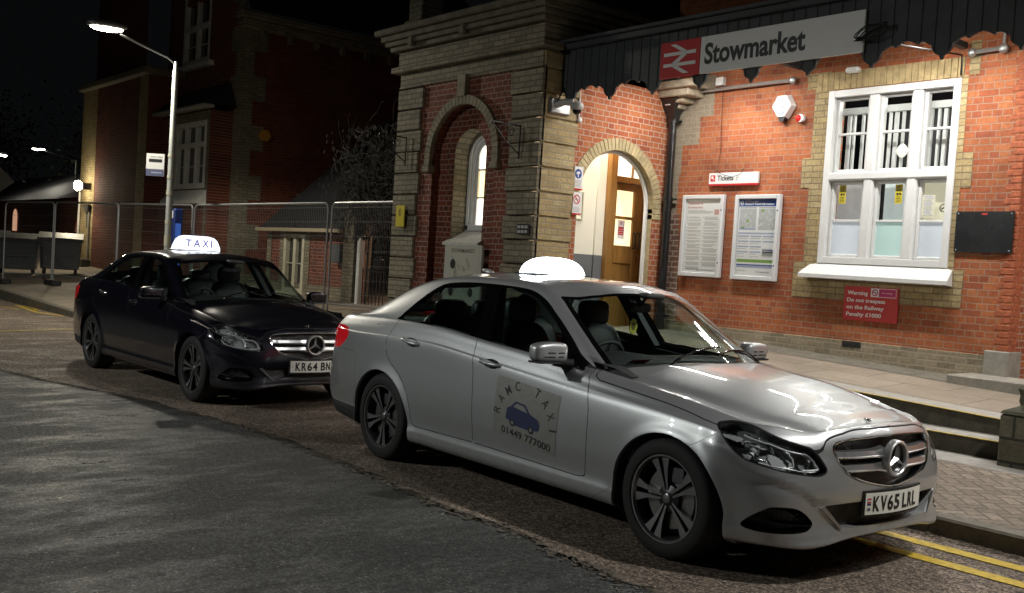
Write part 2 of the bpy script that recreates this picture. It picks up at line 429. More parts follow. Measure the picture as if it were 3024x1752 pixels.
INTAKE=[(-.1,.425),(.30,.424),(.50,.414),(.522,.404),(.47,.35),(.405,.299),(.38,.29),(.25,.287),(0,.287),(-.1,.287)]
FOG=[(.845,.291),(.835,.325),(.815,.362),(.79,.39),(.769,.402),(.70,.402),(.65,.388),(.612,.362),(.585,.334),(.580,.316),(.60,.293),(.635,.279),(.705,.272),(.78,.270),(.825,.275)]
HL_S=[(-.394,.763),(-.36,.776),(-.300,.783),(-.223,.773),(-.146,.746),(-.068,.720),(.014,.700),(.064,.686),(.107,.646),(.138,.603),(.145,.587),(.135,.572),(.100,.562),(.014,.569),(-.090,.584),(-.189,.605),(-.269,.628),(-.329,.668),(-.370,.718)]
TAIL=[(-3.84,.775),(-3.80,.795),(-3.72,.86),(-3.66,.93),(-3.62,.957),(-3.52,.948),(-3.455,.91),(-3.46,.875),(-3.52,.83),(-3.60,.785),(-3.70,.765),(-3.9,.765),(-4.3,.77),(-4.3,.95),(-3.9,.955),(-3.8,.955),(-3.72,.955),(-3.78,.87)]
TAIL=[(-4.3,.775),(-3.9,.765),(-3.70,.765),(-3.60,.785),(-3.52,.83),(-3.46,.875),(-3.455,.91),(-3.52,.948),(-3.62,.958),(-3.8,.955),(-4.3,.945)]
FUEL=[(-3.13,.885),(-3.125,.92),(-3.09,.995),(-3.065,1.008),(-2.95,1.012),(-2.915,1.0),(-2.902,.96),(-2.935,.895),(-2.965,.873),(-3.10,.872)]
TOW=[(.503,.494),(.428,.494),(.39,.441),(.469,.443)]
def hl_fn(P):
    f=poly_sdf(P)
    def g(A): return np.maximum(f((A[:,0]-A[:,1])*.70711,A[:,2]),.15-A[:,0])
    return g
def arch_fn(xc,grow=0.):
    def g(A):
        x=A[:,0]-xc; z=A[:,2]-.305
        r=np.where(z>0,np.sqrt((x/(.388+grow))**2+(z/(.373+grow))**2)-1,np.abs(x)/(.388+grow)-1)*.38
        return np.maximum(r,.6-A[:,1])
    return g
def make_body_sheet():
    G=body_grid()
    # surface details: arch flare, bonnet creases, bumper crease
    x,y,z=G[:,:,0],G[:,:,1],G[:,:,2]
    A=G.reshape(-1,3)
    for xc in(0,-2.888):
        d=arch_fn(xc)(A).reshape(x.shape); g=np.exp(-(np.clip(d,0,1)/.035)**2)*np.clip((y-.7)/.1,0,1)
        G[:,:,1]+=.013*g
    yl=tab([-.7,-.3,.02,.3,.5,.62,.72],[.70,.680,.648,.585,.522,.485,.46])(x)
    top=np.clip((z-.70)/.06,0,1)*(x>-.8)*np.clip((.9-x)/.05,0,1)
    u=(y-yl)/.045
    G[:,:,2]+=top*(.006/(1+np.exp(u*2.2))*np.clip((x+.7)/.3,0,1) - .007*np.exp(-((u-.9)/.9)**2))*np.clip((.72-x)/.08,0,1)
    # bumper swage running in from under the headlight to the intake corner
    sw=poly=line_sdf([(.90,.585),(.821,.551),(.70,.51),(.62,.47),(.565,.43)])
    d=sw(y.ravel(),z.ravel()).reshape(x.shape); below=z<np.interp(y,[.565,.62,.70,.82,.9],[.43,.47,.51,.551,.585])
    fr=np.clip((x-.3)/.15,0,1)*(y>.5)
    G[:,:,0]+=np.where(below,-.012*np.exp(-(d/.05)**2)*(1-np.exp(-(d/.008)**2)),.004*np.exp(-(d/.02)**2))*fr
    V,F=grid_mesh(G); S=Sheet(V,F,'body')
    N=S.normals()
    # openings
    for xc in(0,-2.888): S.cut(arch_fn(xc),'hole')
    S.cut(front_fn(GRILLE,.55),'hole',only=('body',)); S.cut(front_fn(INTAKE,.5),'hole',only=('body',))
    S.cut(front_fn(smooth_poly(FOG,3),.3),'hole',only=('body',))
    S.cut(plan_fn([(-.43,-.1),(-.43,.1),(-.47,.33),(-.57,.52),(-.68,.66),(-.80,.80),(-1.0,.826),(-2.8,.818),(-3.2,.785),(-3.5,.70),(-3.6,.5),(-3.62,-.1)],.82),'hole',only=('body',))
    hs=hl_fn(smooth_poly(HL_S,3))
    S.cut(hs,'lens',only=('body',)); S.cut(lambda A:hs(A)-.007,'gap',only=('body',))
    S.cut(side_fn(TAIL,.30),'tail',only=('body',))
    bn=plan_fn(BONNET,.66); S.cut(bn,'bonnet',only=('body',)); S.cut(lambda A:bn(A)-.006,'gap',only=('body',))
    S.cut(plan_fn([(-.30,-.1),(-.5,.5),(-.62,.78),(-.9,.82),(-.9,.5),(-.5,-.1)],.8),'gap',only=('body',))
    fd=side_fn(FDOOR,.7); rd=side_fn(RDOOR,.7)
    S.cut(fd,'front_door',only=('body',)); S.cut(rd,'rear_door',only=('body',))
    S.cut(lambda A:np.abs(fd(A))-.0028,'gap',only=('front_door','body','rear_door')); S.cut(lambda A:np.abs(rd(A))-.0028,'gap',only=('rear_door','body'))
    fu=side_fn(smooth_poly(FUEL,2),.6); S.cut(lambda A:np.abs(fu(A))-.0022,'gap',only=('body',))
    tw=front_fn(smooth_poly(TOW,3),.5); S.cut(lambda A:np.abs(tw(A))-.0016,'seam',only=('body',))
    for yc,zc in((.765,.467),(.31,.44)):
        S.cut(lambda A:np.maximum(np.abs(np.hypot(A[:,1]-yc,A[:,2]-zc)-.0135)-.0012,.5-A[:,0]),'seam',only=('body',))
    # bumper region in front of seam
    sf=lambda A:np.maximum((.20+(A[:,2]-.66)*1.7)-A[:,0],-10)
    S.cut(sf,'front_bumper',only=('body',)); S.cut(lambda A:np.abs(sf(A))-.0022,'seam',only=('front_bumper','body'))
    rb=lambda A:np.maximum(A[:,0]+3.28,A[:,2]-.775); S.cut(rb,'rear_bumper',only=('body',)); S.cut(lambda A:np.abs(rb(A))-.002,'seam',only=('body','rear_bumper'))
    S.cut(lambda A:np.maximum(A[:,2]-(.335),A[:,0]+3.2),'diffuser',only=('rear_bumper',))
    sl=lambda A:np.maximum(np.maximum(A[:,2]-.293,A[:,0]+.36),-2.52-A[:,0]); S.cut(sl,'sill',only=('body',))
    bt=plan_fn([(-3.58,-.1),(-3.56,.45),(-3.62,.58),(-3.8,.60),(-4.3,.56),(-4.3,-.1)],.80); S.cut(bt,'boot_lid',only=('body',)); S.cut(lambda A:np.abs(bt(A))-.003,'gap',only=('body','boot_lid'))
    return S
def make_gh_sheet():
    V,F=grid_mesh(gh_grid()); S=Sheet(V,F,'roof')
    ws=plan_fn(WS,.5); bl=plan_fn(BL,.5); dl=side_fn(smooth_poly(DLO,3),.45)
    S.cut(ws,'windscreen_frame'); S.cut(lambda A:ws(A)+.03,'windscreen',only=('windscreen_frame',))
    S.cut(bl,'rear_frame',only=('roof',)); S.cut(lambda A:bl(A)+.03,'rear_window',only=('rear_frame',))
    S.cut(dl,'trim',only=('roof',))
    for P,n in((G_FRONT,'front_side_window'),(G_REAR,'rear_side_window'),(G_QUART,'quarter_window')): S.cut(side_fn(smooth_poly(P,3),.45),n,only=('trim',))
    S.cut(lambda A:np.abs(A[:,0]+1.79+(A[:,2]-1.02)*.31)-.003 if True else 0,'seamtrim',only=('trim',))
    # bright strip along the belt
    ch=line_sdf([(-2.85,1.060),(-2.417,1.057),(-1.843,1.019),(-1.485,.991),(-1.037,.955),(-.74,.915)])
    S.cut(lambda A:np.maximum(ch(A[:,0],A[:,2])-.0055,.5-A[:,1]),'chrome',only=('trim','roof','front_side_window','rear_side_window','quarter_window'))
    return S
def sheet_piece(S,N,labs,mats,name,parent,mirror='both',matmap=None,off=0.,flip=False):
    """make object from faces with given labels. mirror: 'both' (one mesh, mirrored & welded), 'near' (y<0), 'far' (y>0)"""
    fi=[i for i,l in enumerate(S.L) if l in labs]
    if not fi: return None
    used={};vs=[];ns=[];fs=[];mi=[]
    A=S.V
    def add(i,sg):
        k=(i,sg if A[i][1]>1e-5 else 1)
        if k not in used:
            used[k]=len(vs); n=N[i].copy()
            if A[i][1]<1e-5: n[1]=0; n/=max(np.linalg.norm(n),1e-9)
            p=np.array(A[i])+n*off; vs.append((p[0],p[1]*k[1],p[2])); ns.append((n[0],n[1]*k[1],n[2]))
        return used[k]
    sgs={'both':(1,-1),'near':(-1,),'far':(1,)}[mirror]
    for i in fi:
        for sg in sgs:
            g=[add(q,sg) for q in S.F[i]]
            if sg<0: g=g[::-1]
            if flip: g=g[::-1]
            fs.append(tuple(g)); mi.append(matmap.get(S.L[i],0) if matmap else 0)
    me=D.meshes.new(name); me.from_pydata(vs,[],fs)
    for m in mats: me.materials.append(m)
    me.polygons.foreach_set('material_index',mi); me.polygons.foreach_set('use_smooth',[True]*len(fs))
    me.update(); s_=-1 if flip else 1
    me.normals_split_custom_set_from_vertices([(n[0]*s_,n[1]*s_,n[2]*s_) for n in ns])
    o=D.objects.new(name,me); COL.objects.link(o)
    if parent:o.parent=parent
    return o
def loop_pts(S,fn,uv,c,tol=2e-4,pre=None):
    """vertices of the sheet lying on fn=0, ordered by angle round c in uv"""
    A=S.arr(); v=np.abs(fn(A))<tol; P=A[v]
    if pre is not None: P=P[pre(P)]
    used=set(i for f in S.F for i in f)
    a=np.arctan2(P[:,uv[1]]-c[1],P[:,uv[0]]-c[0]); o=np.argsort(a); P=P[o]
    out=[P[0]]
    for p in P[1:]:
        if np.linalg.norm(p-out[-1])>.004: out.append(p)
    return np.array(out)
def glass_mat(name,tint,refl=.06,rough=.0,density=.5):
    t=NT(name); t.t.nodes.remove(t.b); out=t.t.nodes['Material Output']
    tr=t.n('ShaderNodeBsdfTransparent'); tr.inputs[0].default_value=tuple(tint)+(1,)
    gl=t.n('ShaderNodeBsdfGlossy'); gl.inputs[0].default_value=(1,1,1,1); gl.inputs['Roughness'].default_value=rough
    ge=t.n('ShaderNodeNewGeometry'); dt=t.n('ShaderNodeVectorMath',operation='DOT_PRODUCT'); t.l(ge.outputs['Normal'],dt.inputs[0]); t.l(ge.outputs['Incoming'],dt.inputs[1])
    ab=t.n('ShaderNodeMath',operation='ABSOLUTE'); t.l(dt.outputs['Value'],ab.inputs[0]); om=t.n('ShaderNodeMath',operation='SUBTRACT'); om.inputs[0].default_value=1; t.l(ab.outputs[0],om.inputs[1])
    pw=t.n('ShaderNodeMath',operation='POWER'); pw.inputs[1].default_value=5; t.l(om.outputs[0],pw.inputs[0]); fr=t.n('ShaderNodeMath',operation='MULTIPLY_ADD'); fr.inputs[1].default_value=.92; fr.inputs[2].default_value=refl; t.l(pw.outputs[0],fr.inputs[0])
    mx=t.n('ShaderNodeMixShader'); t.l(fr.outputs[0],mx.inputs[0]); t.l(tr.outputs[0],mx.inputs[1]); t.l(gl.outputs[0],mx.inputs[2]); t.l(mx.outputs[0],out.inputs[0])
    return t.m
def paint_mat(name,col,metal,rough,flake=.05,dirt=.0):
    t=NT(name); b=t.b; b.inputs['Metallic'].default_value=metal; b.inputs['Roughness'].default_value=rough
    b.inputs['Coat Weight'].default_value=1; b.inputs['Coat Roughness'].default_value=.02; b.inputs['Coat IOR'].default_value=1.5
    tc=t.n('ShaderNodeTexCoord'); nz=t.n('ShaderNodeTexNoise'); nz.inputs['Scale'].default_value=2.2; nz.inputs['Detail'].default_value=8; nz.inputs['Roughness'].default_value=.7
    mp=t.n('ShaderNodeMapRange'); mp.inputs[1].default_value=.35; mp.inputs[2].default_value=.7; mp.inputs[3].default_value=1; mp.inputs[4].default_value=1-flake
    mx=t.n('ShaderNodeVectorMath',operation='SCALE'); mx.inputs[0].default_value=tuple(col)
    t.l(tc.outputs['Object'],nz.inputs[0]); t.l(nz.outputs[0],mp.inputs[0]); t.l(mp.outputs[0],mx.inputs['Scale'])
    # road film low on the sides
    sp=t.n('ShaderNodeSeparateXYZ'); t.l(tc.outputs['Object'],sp.inputs[0])
    n2=t.n('ShaderNodeTexNoise'); n2.inputs['Scale'].default_value=9; n2.inputs['Detail'].default_value=7; t.l(tc.outputs['Object'],n2.inputs[0])
    ma=t.n('ShaderNodeMath',operation='MULTIPLY_ADD'); ma.inputs[1].default_value=-1.9; ma.inputs[2].default_value=.72; t.l(sp.outputs[2],ma.inputs[0])
    mb=t.n('ShaderNodeMath',operation='MULTIPLY'); mb.use_clamp=True; t.l(ma.outputs[0],mb.inputs[0]); 
    mr=t.n('ShaderNodeMapRange'); mr.inputs[1].default_value=.3; mr.inputs[2].default_value=.75; mr.inputs[3].default_value=.2; mr.inputs[4].default_value=1.2; t.l(n2.outputs[0],mr.inputs[0]); t.l(mr.outputs[0],mb.inputs[1])
    mc=t.n('ShaderNodeMix',data_type='RGBA'); t.l(mb.outputs[0],mc.inputs[0]); t.l(mx.outputs[0],mc.inputs[6]); mc.inputs[7].default_value=(.10,.09,.08,1); t.l(mc.outputs[2],b.inputs['Base Color'])
    r2=t.n('ShaderNodeMath',operation='MULTIPLY_ADD'); r2.inputs[1].default_value=.35; r2.inputs[2].default_value=rough; t.l(mb.outputs[0],r2.inputs[0]); t.l(r2.outputs[0],b.inputs['Roughness'])
    cw=t.n('ShaderNodeMath',operation='MULTIPLY_ADD'); cw.inputs[1].default_value=-.7; cw.inputs[2].default_value=1; t.l(mb.outputs[0],cw.inputs[0]); t.l(cw.outputs[0],b.inputs['Coat Weight'])
    # fine flake in the normal and faint dust in the coat
    f=t.n('ShaderNodeTexNoise'); f.inputs['Scale'].default_value=900; f.inputs['Detail'].default_value=1; t.l(tc.outputs['Object'],f.inputs[0])
    bp=t.n('ShaderNodeBump'); bp.inputs['Strength'].default_value=.03; bp.inputs['Distance'].default_value=.0003; t.l(f.outputs[0],bp.inputs['Height']); t.l(bp.outputs[0],b.inputs['Normal'])
    cr=t.n('ShaderNodeMapRange'); cr.inputs[3].default_value=.008; cr.inputs[4].default_value=.03; cr.inputs[1].default_value=.4; cr.inputs[2].default_value=.8; t.l(n2.outputs[0],cr.inputs[0]); t.l(cr.outputs[0],b.inputs['Coat Roughness'])
    return t.m
M_SILVER=paint_mat('silver_paint',(.49,.505,.515),.70,.43,.04)
M_BLUE=paint_mat('midnight_paint',(.010,.010,.020),.55,.30,.2)
M_GAP=pmat('panel_gap',(.006,.006,.007),.8); M_SEAM=pmat('fine_seam',(.10,.10,.10),.7)
M_BLK=pmat('black_trim',(.004,.004,.0045),.07,0,.3,spec=.35); M_PLA=pmat('black_plastic',(.02,.02,.021),.6,bump=.2,bscale=200)
M_CHR=pmat('chrome',(.78,.79,.80),.08,1); M_SATIN=pmat('satin_silver',(.46,.47,.48),.3,.9); M_STAR=pmat('emblem_metal',(.82,.83,.84),.28,.75)
M_GLASS=glass_mat('side_glass',(.66,.78,.75)); M_WGLASS=glass_mat('windscreen_glass',(.80,.87,.85))
M_LENS=glass_mat('headlight_lens',(.86,.88,.88)); M_REFL=pmat('reflector',(.55,.56,.57),.18,1)
M_HOUS=pmat('lamp_housing',(.10,.10,.105),.25,.5,.5); M_HOUS2=pmat('lamp_bowl',(.55,.56,.57),.35,.3,.5)
M_RED=pmat('tail_lens',(.45,.008,.012),.12,0,1,emit=(1,.02,.03),estr=.10); M_LED=pmat('light_guide',(.75,.77,.78),.25,.2,.5)
M_TYRE=pmat('tyre_rubber',(.012,.012,.012),.75,bump=.3,bscale=120); M_ALLOY=pmat('machined_alloy',(.27,.27,.275),.32,.85,.4); M_ALLOYD=pmat('dark_alloy',(.05,.05,.053),.4,.6)
M_DISC=pmat('brake_disc',(.25,.24,.23),.35,.9)
M_SEAT=pmat('seat_leather',(.018,.018,.02),.45,bump=.25,bscale=90); M_SEATG=pmat('grey_door_card',(.09,.10,.10),.6); M_DASH=pmat('dash_plastic',(.03,.032,.033),.6,bump=.2,bscale=150)
M_HEAD=pmat('headliner',(.10,.10,.10),.9)
M_PLATE=pmat('plate_white',(.78,.78,.72),.45,spec=.4); M_INK=pmat('plate_ink',(.008,.008,.008),.5)
M_SIGN=pmat('lit_sign',(.9,.92,.95),.3,emit=(.86,.95,1),estr=6); M_SIGNT=pmat('sign_letters',(.03,.03,.2),.4,emit=(.20,.18,.62),estr=.22)
M_MAG=pmat('magnet_panel',(.32,.315,.30),.5,.35,noise=.08,nscale=14); M_MAGT=pmat('magnet_print',(.03,.03,.035),.6); M_MAGB=pmat('magnet_blue',(.03,.038,.11),.6)
M_WHITE=pmat('paper_white',(.75,.75,.73),.7); M_REDP=pmat('paper_red',(.45,.03,.05),.6); M_YEL=pmat('yellow_felt',(.50,.46,.06),.8); M_YEL2=pmat('olive_felt',(.16,.15,.04),.8)
def mesh_black():
    t=NT('honeycomb_mesh'); tc=t.n('ShaderNodeTexCoord'); mp=t.n('ShaderNodeMapping'); mp.inputs['Scale'].default_value=(60,60,95); 
    v=t.n('ShaderNodeTexVoronoi',feature='DISTANCE_TO_EDGE'); v.inputs['Scale'].default_value=1; v.inputs['Randomness'].default_value=.0
    t.l(tc.outputs['Object'],mp.inputs[0]); t.l(mp.outputs[0],v.inputs[0])
    r=t.n('ShaderNodeValToRGB'); r.color_ramp.elements[0].position=.08; r.color_ramp.elements[0].color=(.035,.035,.037,1); r.color_ramp.elements[1].position=.16; r.color_ramp.elements[1].color=(.004,.004,.004,1)
    t.l(v.outputs['Distance'],r.inputs[0]); t.l(r.outputs[0],t.b.inputs['Base Color']); t.b.inputs['Roughness'].default_value=.4
    bp=t.n('ShaderNodeBump'); bp.invert=True; bp.inputs['Distance'].default_value=.004; t.l(v.outputs['Distance'],bp.inputs['Height']); t.l(bp.outputs[0],t.b.inputs['Normal'])
    return t.m
M_MESH=mesh_black()
def superellip(mb,c,r,e1=.6,e2=.6,nu=20,nv=28,mi=0,zmin=-1,warp=None):
    def sp(w,e): return math.copysign(abs(w)**e,w)
    vs=[];fs=[]
    for i in range(nu+1):
        p=-PI/2+PI*i/nu
        for j in range(nv):
            q=2*PI*j/nv
            v=[sp(math.cos(p),e1)*sp(math.cos(q),e2),sp(math.cos(p),e1)*sp(math.sin(q),e2),max(zmin,sp(math.sin(p),e1))]
            if warp: v=warp(v)
            vs.append((c[0]+r[0]*v[0],c[1]+r[1]*v[1],c[2]+r[2]*v[2]))
    for i in range(nu):
        for j in range(nv):
            k=(j+1)%nv; fs.append((i*nv+j,i*nv+k,(i+1)*nv+k,(i+1)*nv+j))
    return mb.add(vs,fs,mi)
def build_wheel(parent,xc,side,rot,steer=0):
    """side=-1 near (right), +1 far. empty wheel at hub"""
    w=D.objects.new('wheel',None); COL.objects.link(w); w.parent=parent; w.location=(xc,side*.80,.326); w.rotation_euler=(0,0,steer); w.empty_display_size=.1
    fn=lambda r,a,h:(r*math.cos(a),side*h,r*math.sin(a))
    mb=MB(); prof=[(.222,-.10),(.24,-.113),(.28,-.116),(.305,-.108),(.320,-.092),(.326,-.06),(.3265,-.02),(.3265,.02),(.326,.06),(.320,.090),(.308,.104),(.30,.108),(.296,.110),(.28,.1145),(.262,.1155),(.246,.114),(.2395,.108),(.234,.104),(.2285,.098)]
    mb.lathe(prof,fn,72); ty=mb.build('tyre',M_TYRE,w,35)
    mb=MB(); mb.lathe([(.2365,.1035),(.2345,.1085),(.2265,.108),(.221,.100),(.217,.090)],fn,72,0); mb.lathe([(.217,.090),(.208,.07),(.205,.0),(.21,-.10),(.225,-.108)],fn,72,1)
    # spokes
    for k in range(5):
        th=rot+2*PI*k/5
        for s in(1,-1):
            prof=[(.040,.005,.016),(.085,.0065,.022),(.13,.009,.031),(.165,.012,.044),(.195,.014,.058),(.219,.015,.068)]
            pts=[(r,s*a) for r,a,b in prof]+[(r,s*b) for r,a,b in reversed(prof)]
            def hh(r): return .078+.014*((r-.04)/.18)**1.5
            def f3(p,kk,th=th):
                r,l=p; x=r*math.cos(th)-l*math.sin(th); z=r*math.sin(th)+l*math.cos(th)
                return (x,side*(hh(r)-.028*kk),z)
            mb.prism(pts,f3,0,1)
    mb.lathe([(.0,.083),(.030,.083),(.034,.079),(.05,.074),(.072,.066),(.08,.045),(.07,-.02)],fn,40,1)
    mb.lathe([(.0,.0865),(.022,.0865),(.0265,.084),(.027,.08)],fn,32,0)
    for k in range(5):
        a=rot+2*PI*k/5+PI/5; cx,cz=.055*math.cos(a),.055*math.sin(a)
        mb.lathe([(.0,.068),(.009,.068),(.010,.058)],lambda r,t,h:(cx+r*math.cos(t),side*h,cz+r*math.sin(t)),10,1)
    mb.build('rim',[M_ALLOY,M_ALLOYD],w,30)
    mb=MB(); mb.lathe([(.06,.048),(.165,.048),(.168,.044),(.168,.02),(.06,.02)],fn,48,0); mb.box(-.03,.09,side*.01,side*.062,.09,.17,1) ; mb.build('brake_disc',[M_DISC,M_HOUS],w,30)
    return w
def build_car(paint,label,group):
    root=empty('parked_car',label,'car',group=group)
    S=make_body_sheet(); N=S.normals(); GB=np.array(S.V)
    if True: # orient check
        k=np.argmax(GB[:,1]); 
        if N[k][1]<0: S.F=[f[::-1] for f in S.F]; N=-N
    T=make_gh_sheet(); NT_=T.normals(); A=np.array(T.V); k=np.argmax(A[:,2])
    if NT_[k][2]<0: T.F=[f[::-1] for f in T.F]; NT_=-NT_
    fr=GB[GB[:,0]>.2]
    def xs(y,z):
        d=(fr[:,1]-abs(y))**2+(fr[:,2]-z)**2; i=np.argsort(d)[:4]; w=1/(d[i]+1e-7); return float((fr[i,0]*w).sum()/w.sum())
    sd=GB[(GB[:,1]>.7)&(GB[:,2]<1.05)]
    def ys(x,z):
        d=(sd[:,0]-x)**2+(sd[:,2]-z)**2; i=np.argsort(d)[:4]; w=1/(d[i]+1e-7); return float((sd[i,1]*w).sum()/w.sum())
    root['_x']=0; del root['_x']
    body=sheet_piece(S,N,('body','gap','seam','sill'),[paint,M_GAP,M_SEAM],'body',root,matmap={'gap':1,'seam':2})
    # wheel arch liners and lips, sill underside
    mb=MB()
    for xc in(0,-2.888):
        f=arch_fn(xc); ring=[]
        for a in np.linspace(-.25,PI+.25,60):
            z=.305+.373*math.sin(a); x=xc+.388*math.cos(a)
            if a<0: x=xc+.388; z=.305+.30*(a)/.25*.45
            if a>PI: x=xc-.388; z=.305-.30*(a-PI)/.25*.45
            ring.append((x,ys(x,z),z))
        for s in(1,-1):
            v=[];n=len(ring)
            for (x,y,z) in ring: v+=[(x,s*(y+.0005),z),(x,s*(y-.022),z-.004),(x,s*.58,z+.012)]
            mb.add(v,[(3*i,3*i+3,3*i+4,3*i+1) for i in range(n-1)],0); mb.add(v,[(3*i+1,3*i+4,3*i+5,3*i+2) for i in range(n-1)],1)
            mb.add([(xc+.42,s*.58,.12),(xc-.42,s*.58,.12),(xc-.42,s*.58,.72),(xc+.42,s*.58,.72)],[(0,1,2,3)],1)
    mb.box(-3.55,.45,-.70,.70,.19,.205,1)
    mb.build('wheel_arch',[paint,M_PLA],root,40)
    for sd_,nm in(('near',-1),('far',1)):
        for dn,hx,hz in(('front_door',(-1.685,-1.465),(.880,.868)),('rear_door',(-2.625,-2.405),(.935,.912))):
            dr=sheet_piece(S,N,(dn,),[paint],dn,root,sd_)
            s=nm; mb=MB(); x0,x1=hx; pts=[];rs=[]
            for t in np.linspace(0,1,15):
                x=x0+(x1-x0)*t; z=hz[0]+(hz[1]-hz[0])*t; out=.034*math.sin(PI*min(1,max(0,t)))**.45; y=ys(x,z)
                pts.append((x,s*(y-.004+out),z)); rs.append(.0125)
            mb.tube(pts,rs,10,0)
            # flat dark patch, shade of the hand recess put into colour
            cx=(x0+x1)/2+.01; cz=(hz[0]+hz[1])/2; v=[];n=24
            for k in range(n):
                a=2*PI*k/n; x=cx+.082*math.cos(a); z=cz+.030*math.sin(a)-.003+(hz[1]-hz[0])/(x1-x0)*(x-cx); v.append((x,s*(ys(x,z)+.0015),z))
            mb.add(v,[tuple(range(n))],1)
            mb.build('door_handle',[paint,M_GAP],dr,50)
    sheet_piece(S,N,('bonnet',),[paint],'bonnet',root); fb=sheet_piece(S,N,('front_bumper',),[paint],'front_bumper',root)
    sheet_piece(S,N,('boot_lid',),[paint],'boot_lid',root); sheet_piece(S,N,('rear_bumper','diffuser'),[paint,M_PLA],'rear_bumper',root,matmap={'diffuser':1})
    for m_,s in(('near',-1),('far',1)): sheet_piece(S,N,('tail',),[M_RED],'tail_light',root,m_)
    # greenhouse
    sheet_piece(T,NT_,('roof',),[paint],'roof',root)
    sheet_piece(T,NT_,('roof','trim','seamtrim'),[M_HEAD],'roof_lining',root,off=-.02,flip=True)
    sheet_piece(T,NT_,('windscreen_frame','rear_frame','trim','seamtrim','chrome'),[M_BLK,M_CHR],'window_trim',root,matmap={'chrome':1})
    sheet_piece(T,NT_,('windscreen',),[M_WGLASS],'windscreen',root); sheet_piece(T,NT_,('rear_window',),[M_GLASS],'rear_window',root)
    for m_ in('near','far'):
        for g in('front_side_window','rear_side_window','quarter_window'): sheet_piece(T,NT_,(g,),[M_GLASS],'side_window' if g!='quarter_window' else 'quarter_window',root,m_)
    # ---- grille
    gl=D.objects.new('grille',None); COL.objects.link(gl); gl.parent=root; gl.empty_display_size=.1
    def full(loop,pt): # half outline points (y>=0) top->bottom -> closed loop
        P=[p for p in pt if p[0]>=0]; return P+[(-y,z) for y,z in reversed(P) if y>.001]
    GP=full(None,smooth_poly([(0,.7505)]+GRILLE[1:-2]+[(0,.474)],4,False))
    def ringstrip(P,inner,dx0,dx1,name,mat,par,shrink=None):
        mb=MB(); n=len(P); v=[]
        cy=sum(p[0] for p in P)/n; cz=sum(p[1] for p in P)/n
        for i,(y,z) in enumerate(P):
            a=np.array(P[i-1]);b=np.array(P[(i+1)%n]); t=(b-a)/max(np.linalg.norm(b-a),1e-9); nn=np.array([t[1],-t[0]])
            if (np.array([cy,cz])-np.array([y,z]))@nn<0: nn=-nn
            yi,zi=y+nn[0]*inner,z+nn[1]*inner; x=xs(y,z)
            v+=[(x-.004,y-nn[0]*.002,z-nn[1]*.002),(x+dx0,y+nn[0]*inner*.2,z+nn[1]*inner*.2),(x+dx0,y+nn[0]*inner*.75,z+nn[1]*inner*.75),(x+dx0-.006,yi,zi),(x+dx1,yi,zi)]
        f=[]
        for i in range(n):
            j=(i+1)%n
            for q in range(4): f.append((5*i+q,5*j+q,5*j+q+1,5*i+q+1))
        mb.add(v,f); return mb.build(name,mat,par,45)
    ringstrip(GP,.011,.004,-.075,'grille_surround',M_CHR,gl)
    def backing(P,dx,name,mat,par):
        mb=MB(); n=len(P); vv=[]
        c=(xs(0,sum(p[1] for p in P)/n)+dx,0,sum(p[1] for p in P)/n); vv.append(c)
        for y,z in P: vv.append((xs(y*.999,z)+dx,y,z))
        mb.add(vv,[(0,i+1,(i+1)%n+1) for i in range(n)]); return mb.build(name,mat,par,60)
    backing(GP,-.05,'grille_mesh',M_MESH,gl)
    for zc,yend in((.656,.445),(.588,.402)):
        for s in(1,-1):
            mb=MB(); rows=[]; ysn=np.linspace(.07,yend,24)
            v=[]
            for y in ysn:
                x=xs(y,zc); fl=max(0,min(1,(.15-y)/.08)); h=.019+.012*fl; zz=zc+ (0.0)
                x+= -.004+.006*fl
                sec=[(x-.045,zz+h*1.15),(x-.012,zz+h*.9),(x-.002,zz-h*.35),(x+.004,zz-h*.55),(x+.004,zz-h*.85),(x-.002,zz-h),(x-.045,zz-h*1.0)]
                v+=[(q[0],s*y,q[1]) for q in sec]
            m=7;n=len(ysn); 
            for q in range(6):
                mb.add(v,[(m*i+q,m*(i+1)+q,m*(i+1)+q+1,m*i+q+1) for i in range(n-1)],1 if q in(3,4) else 0)
            mb.add(v,[tuple(m*(n-1)+q for q in range(m))],0)
            mb.build('grille_bar',[M_SATIN,M_CHR],gl,35)
    # emblem
    ex,ez=.800,.628; em=MB()
    fe=lambda r,a,h:(ex+h,r*math.cos(a),ez+r*math.sin(a))
    em.lathe([(.080,-.03),(.080,.004),(.083,.008),(.090,.009),(.0955,.004),(.097,-.03)],fe,56,0)
    em.lathe([(0,-.016),(.081,-.014)],fe,40,1)
    for k in range(3):
        a=PI/2+2*PI*k/3; d=np.array([math.cos(a),math.sin(a)]); e=np.array([-d[1],d[0]])
        tip=d*.083; b1=d*.0+np.array([math.cos(a+PI/3),math.sin(a+PI/3)])*.017; b2=np.array([math.cos(a-PI/3),math.sin(a-PI/3)])*.017
        P=lambda q,h:(ex+h,q[0],ez+q[1])
        em.add([P(tip+e*.0016,-.010),P(tip-e*.0016,-.010),P(b1,-.012),P(b2,-.012),P((0,0),.008),P(tip,-.003)],[(0,2,4,5),(1,5,4,3)],0)
    em.build('emblem',[M_STAR,M_BLK],gl,25)
    hb=MB(); hb.lathe([(0,.004),(.016,.004),(.020,.001),(.020,-.01)],lambda r,a,h:(.61+r*math.cos(a),r*math.sin(a),.808+h-.10*r*math.cos(a)),24); hb.build('bonnet_badge',M_CHR,root,40)
    # ---- intake
    IP=full(None,[(0,.425)]+INTAKE[1:-1])
    it=ringstrip(IP,.004,.0,-.10,'lower_intake',paint,root); backing(IP,-.045,'intake_mesh',M_MESH,it)
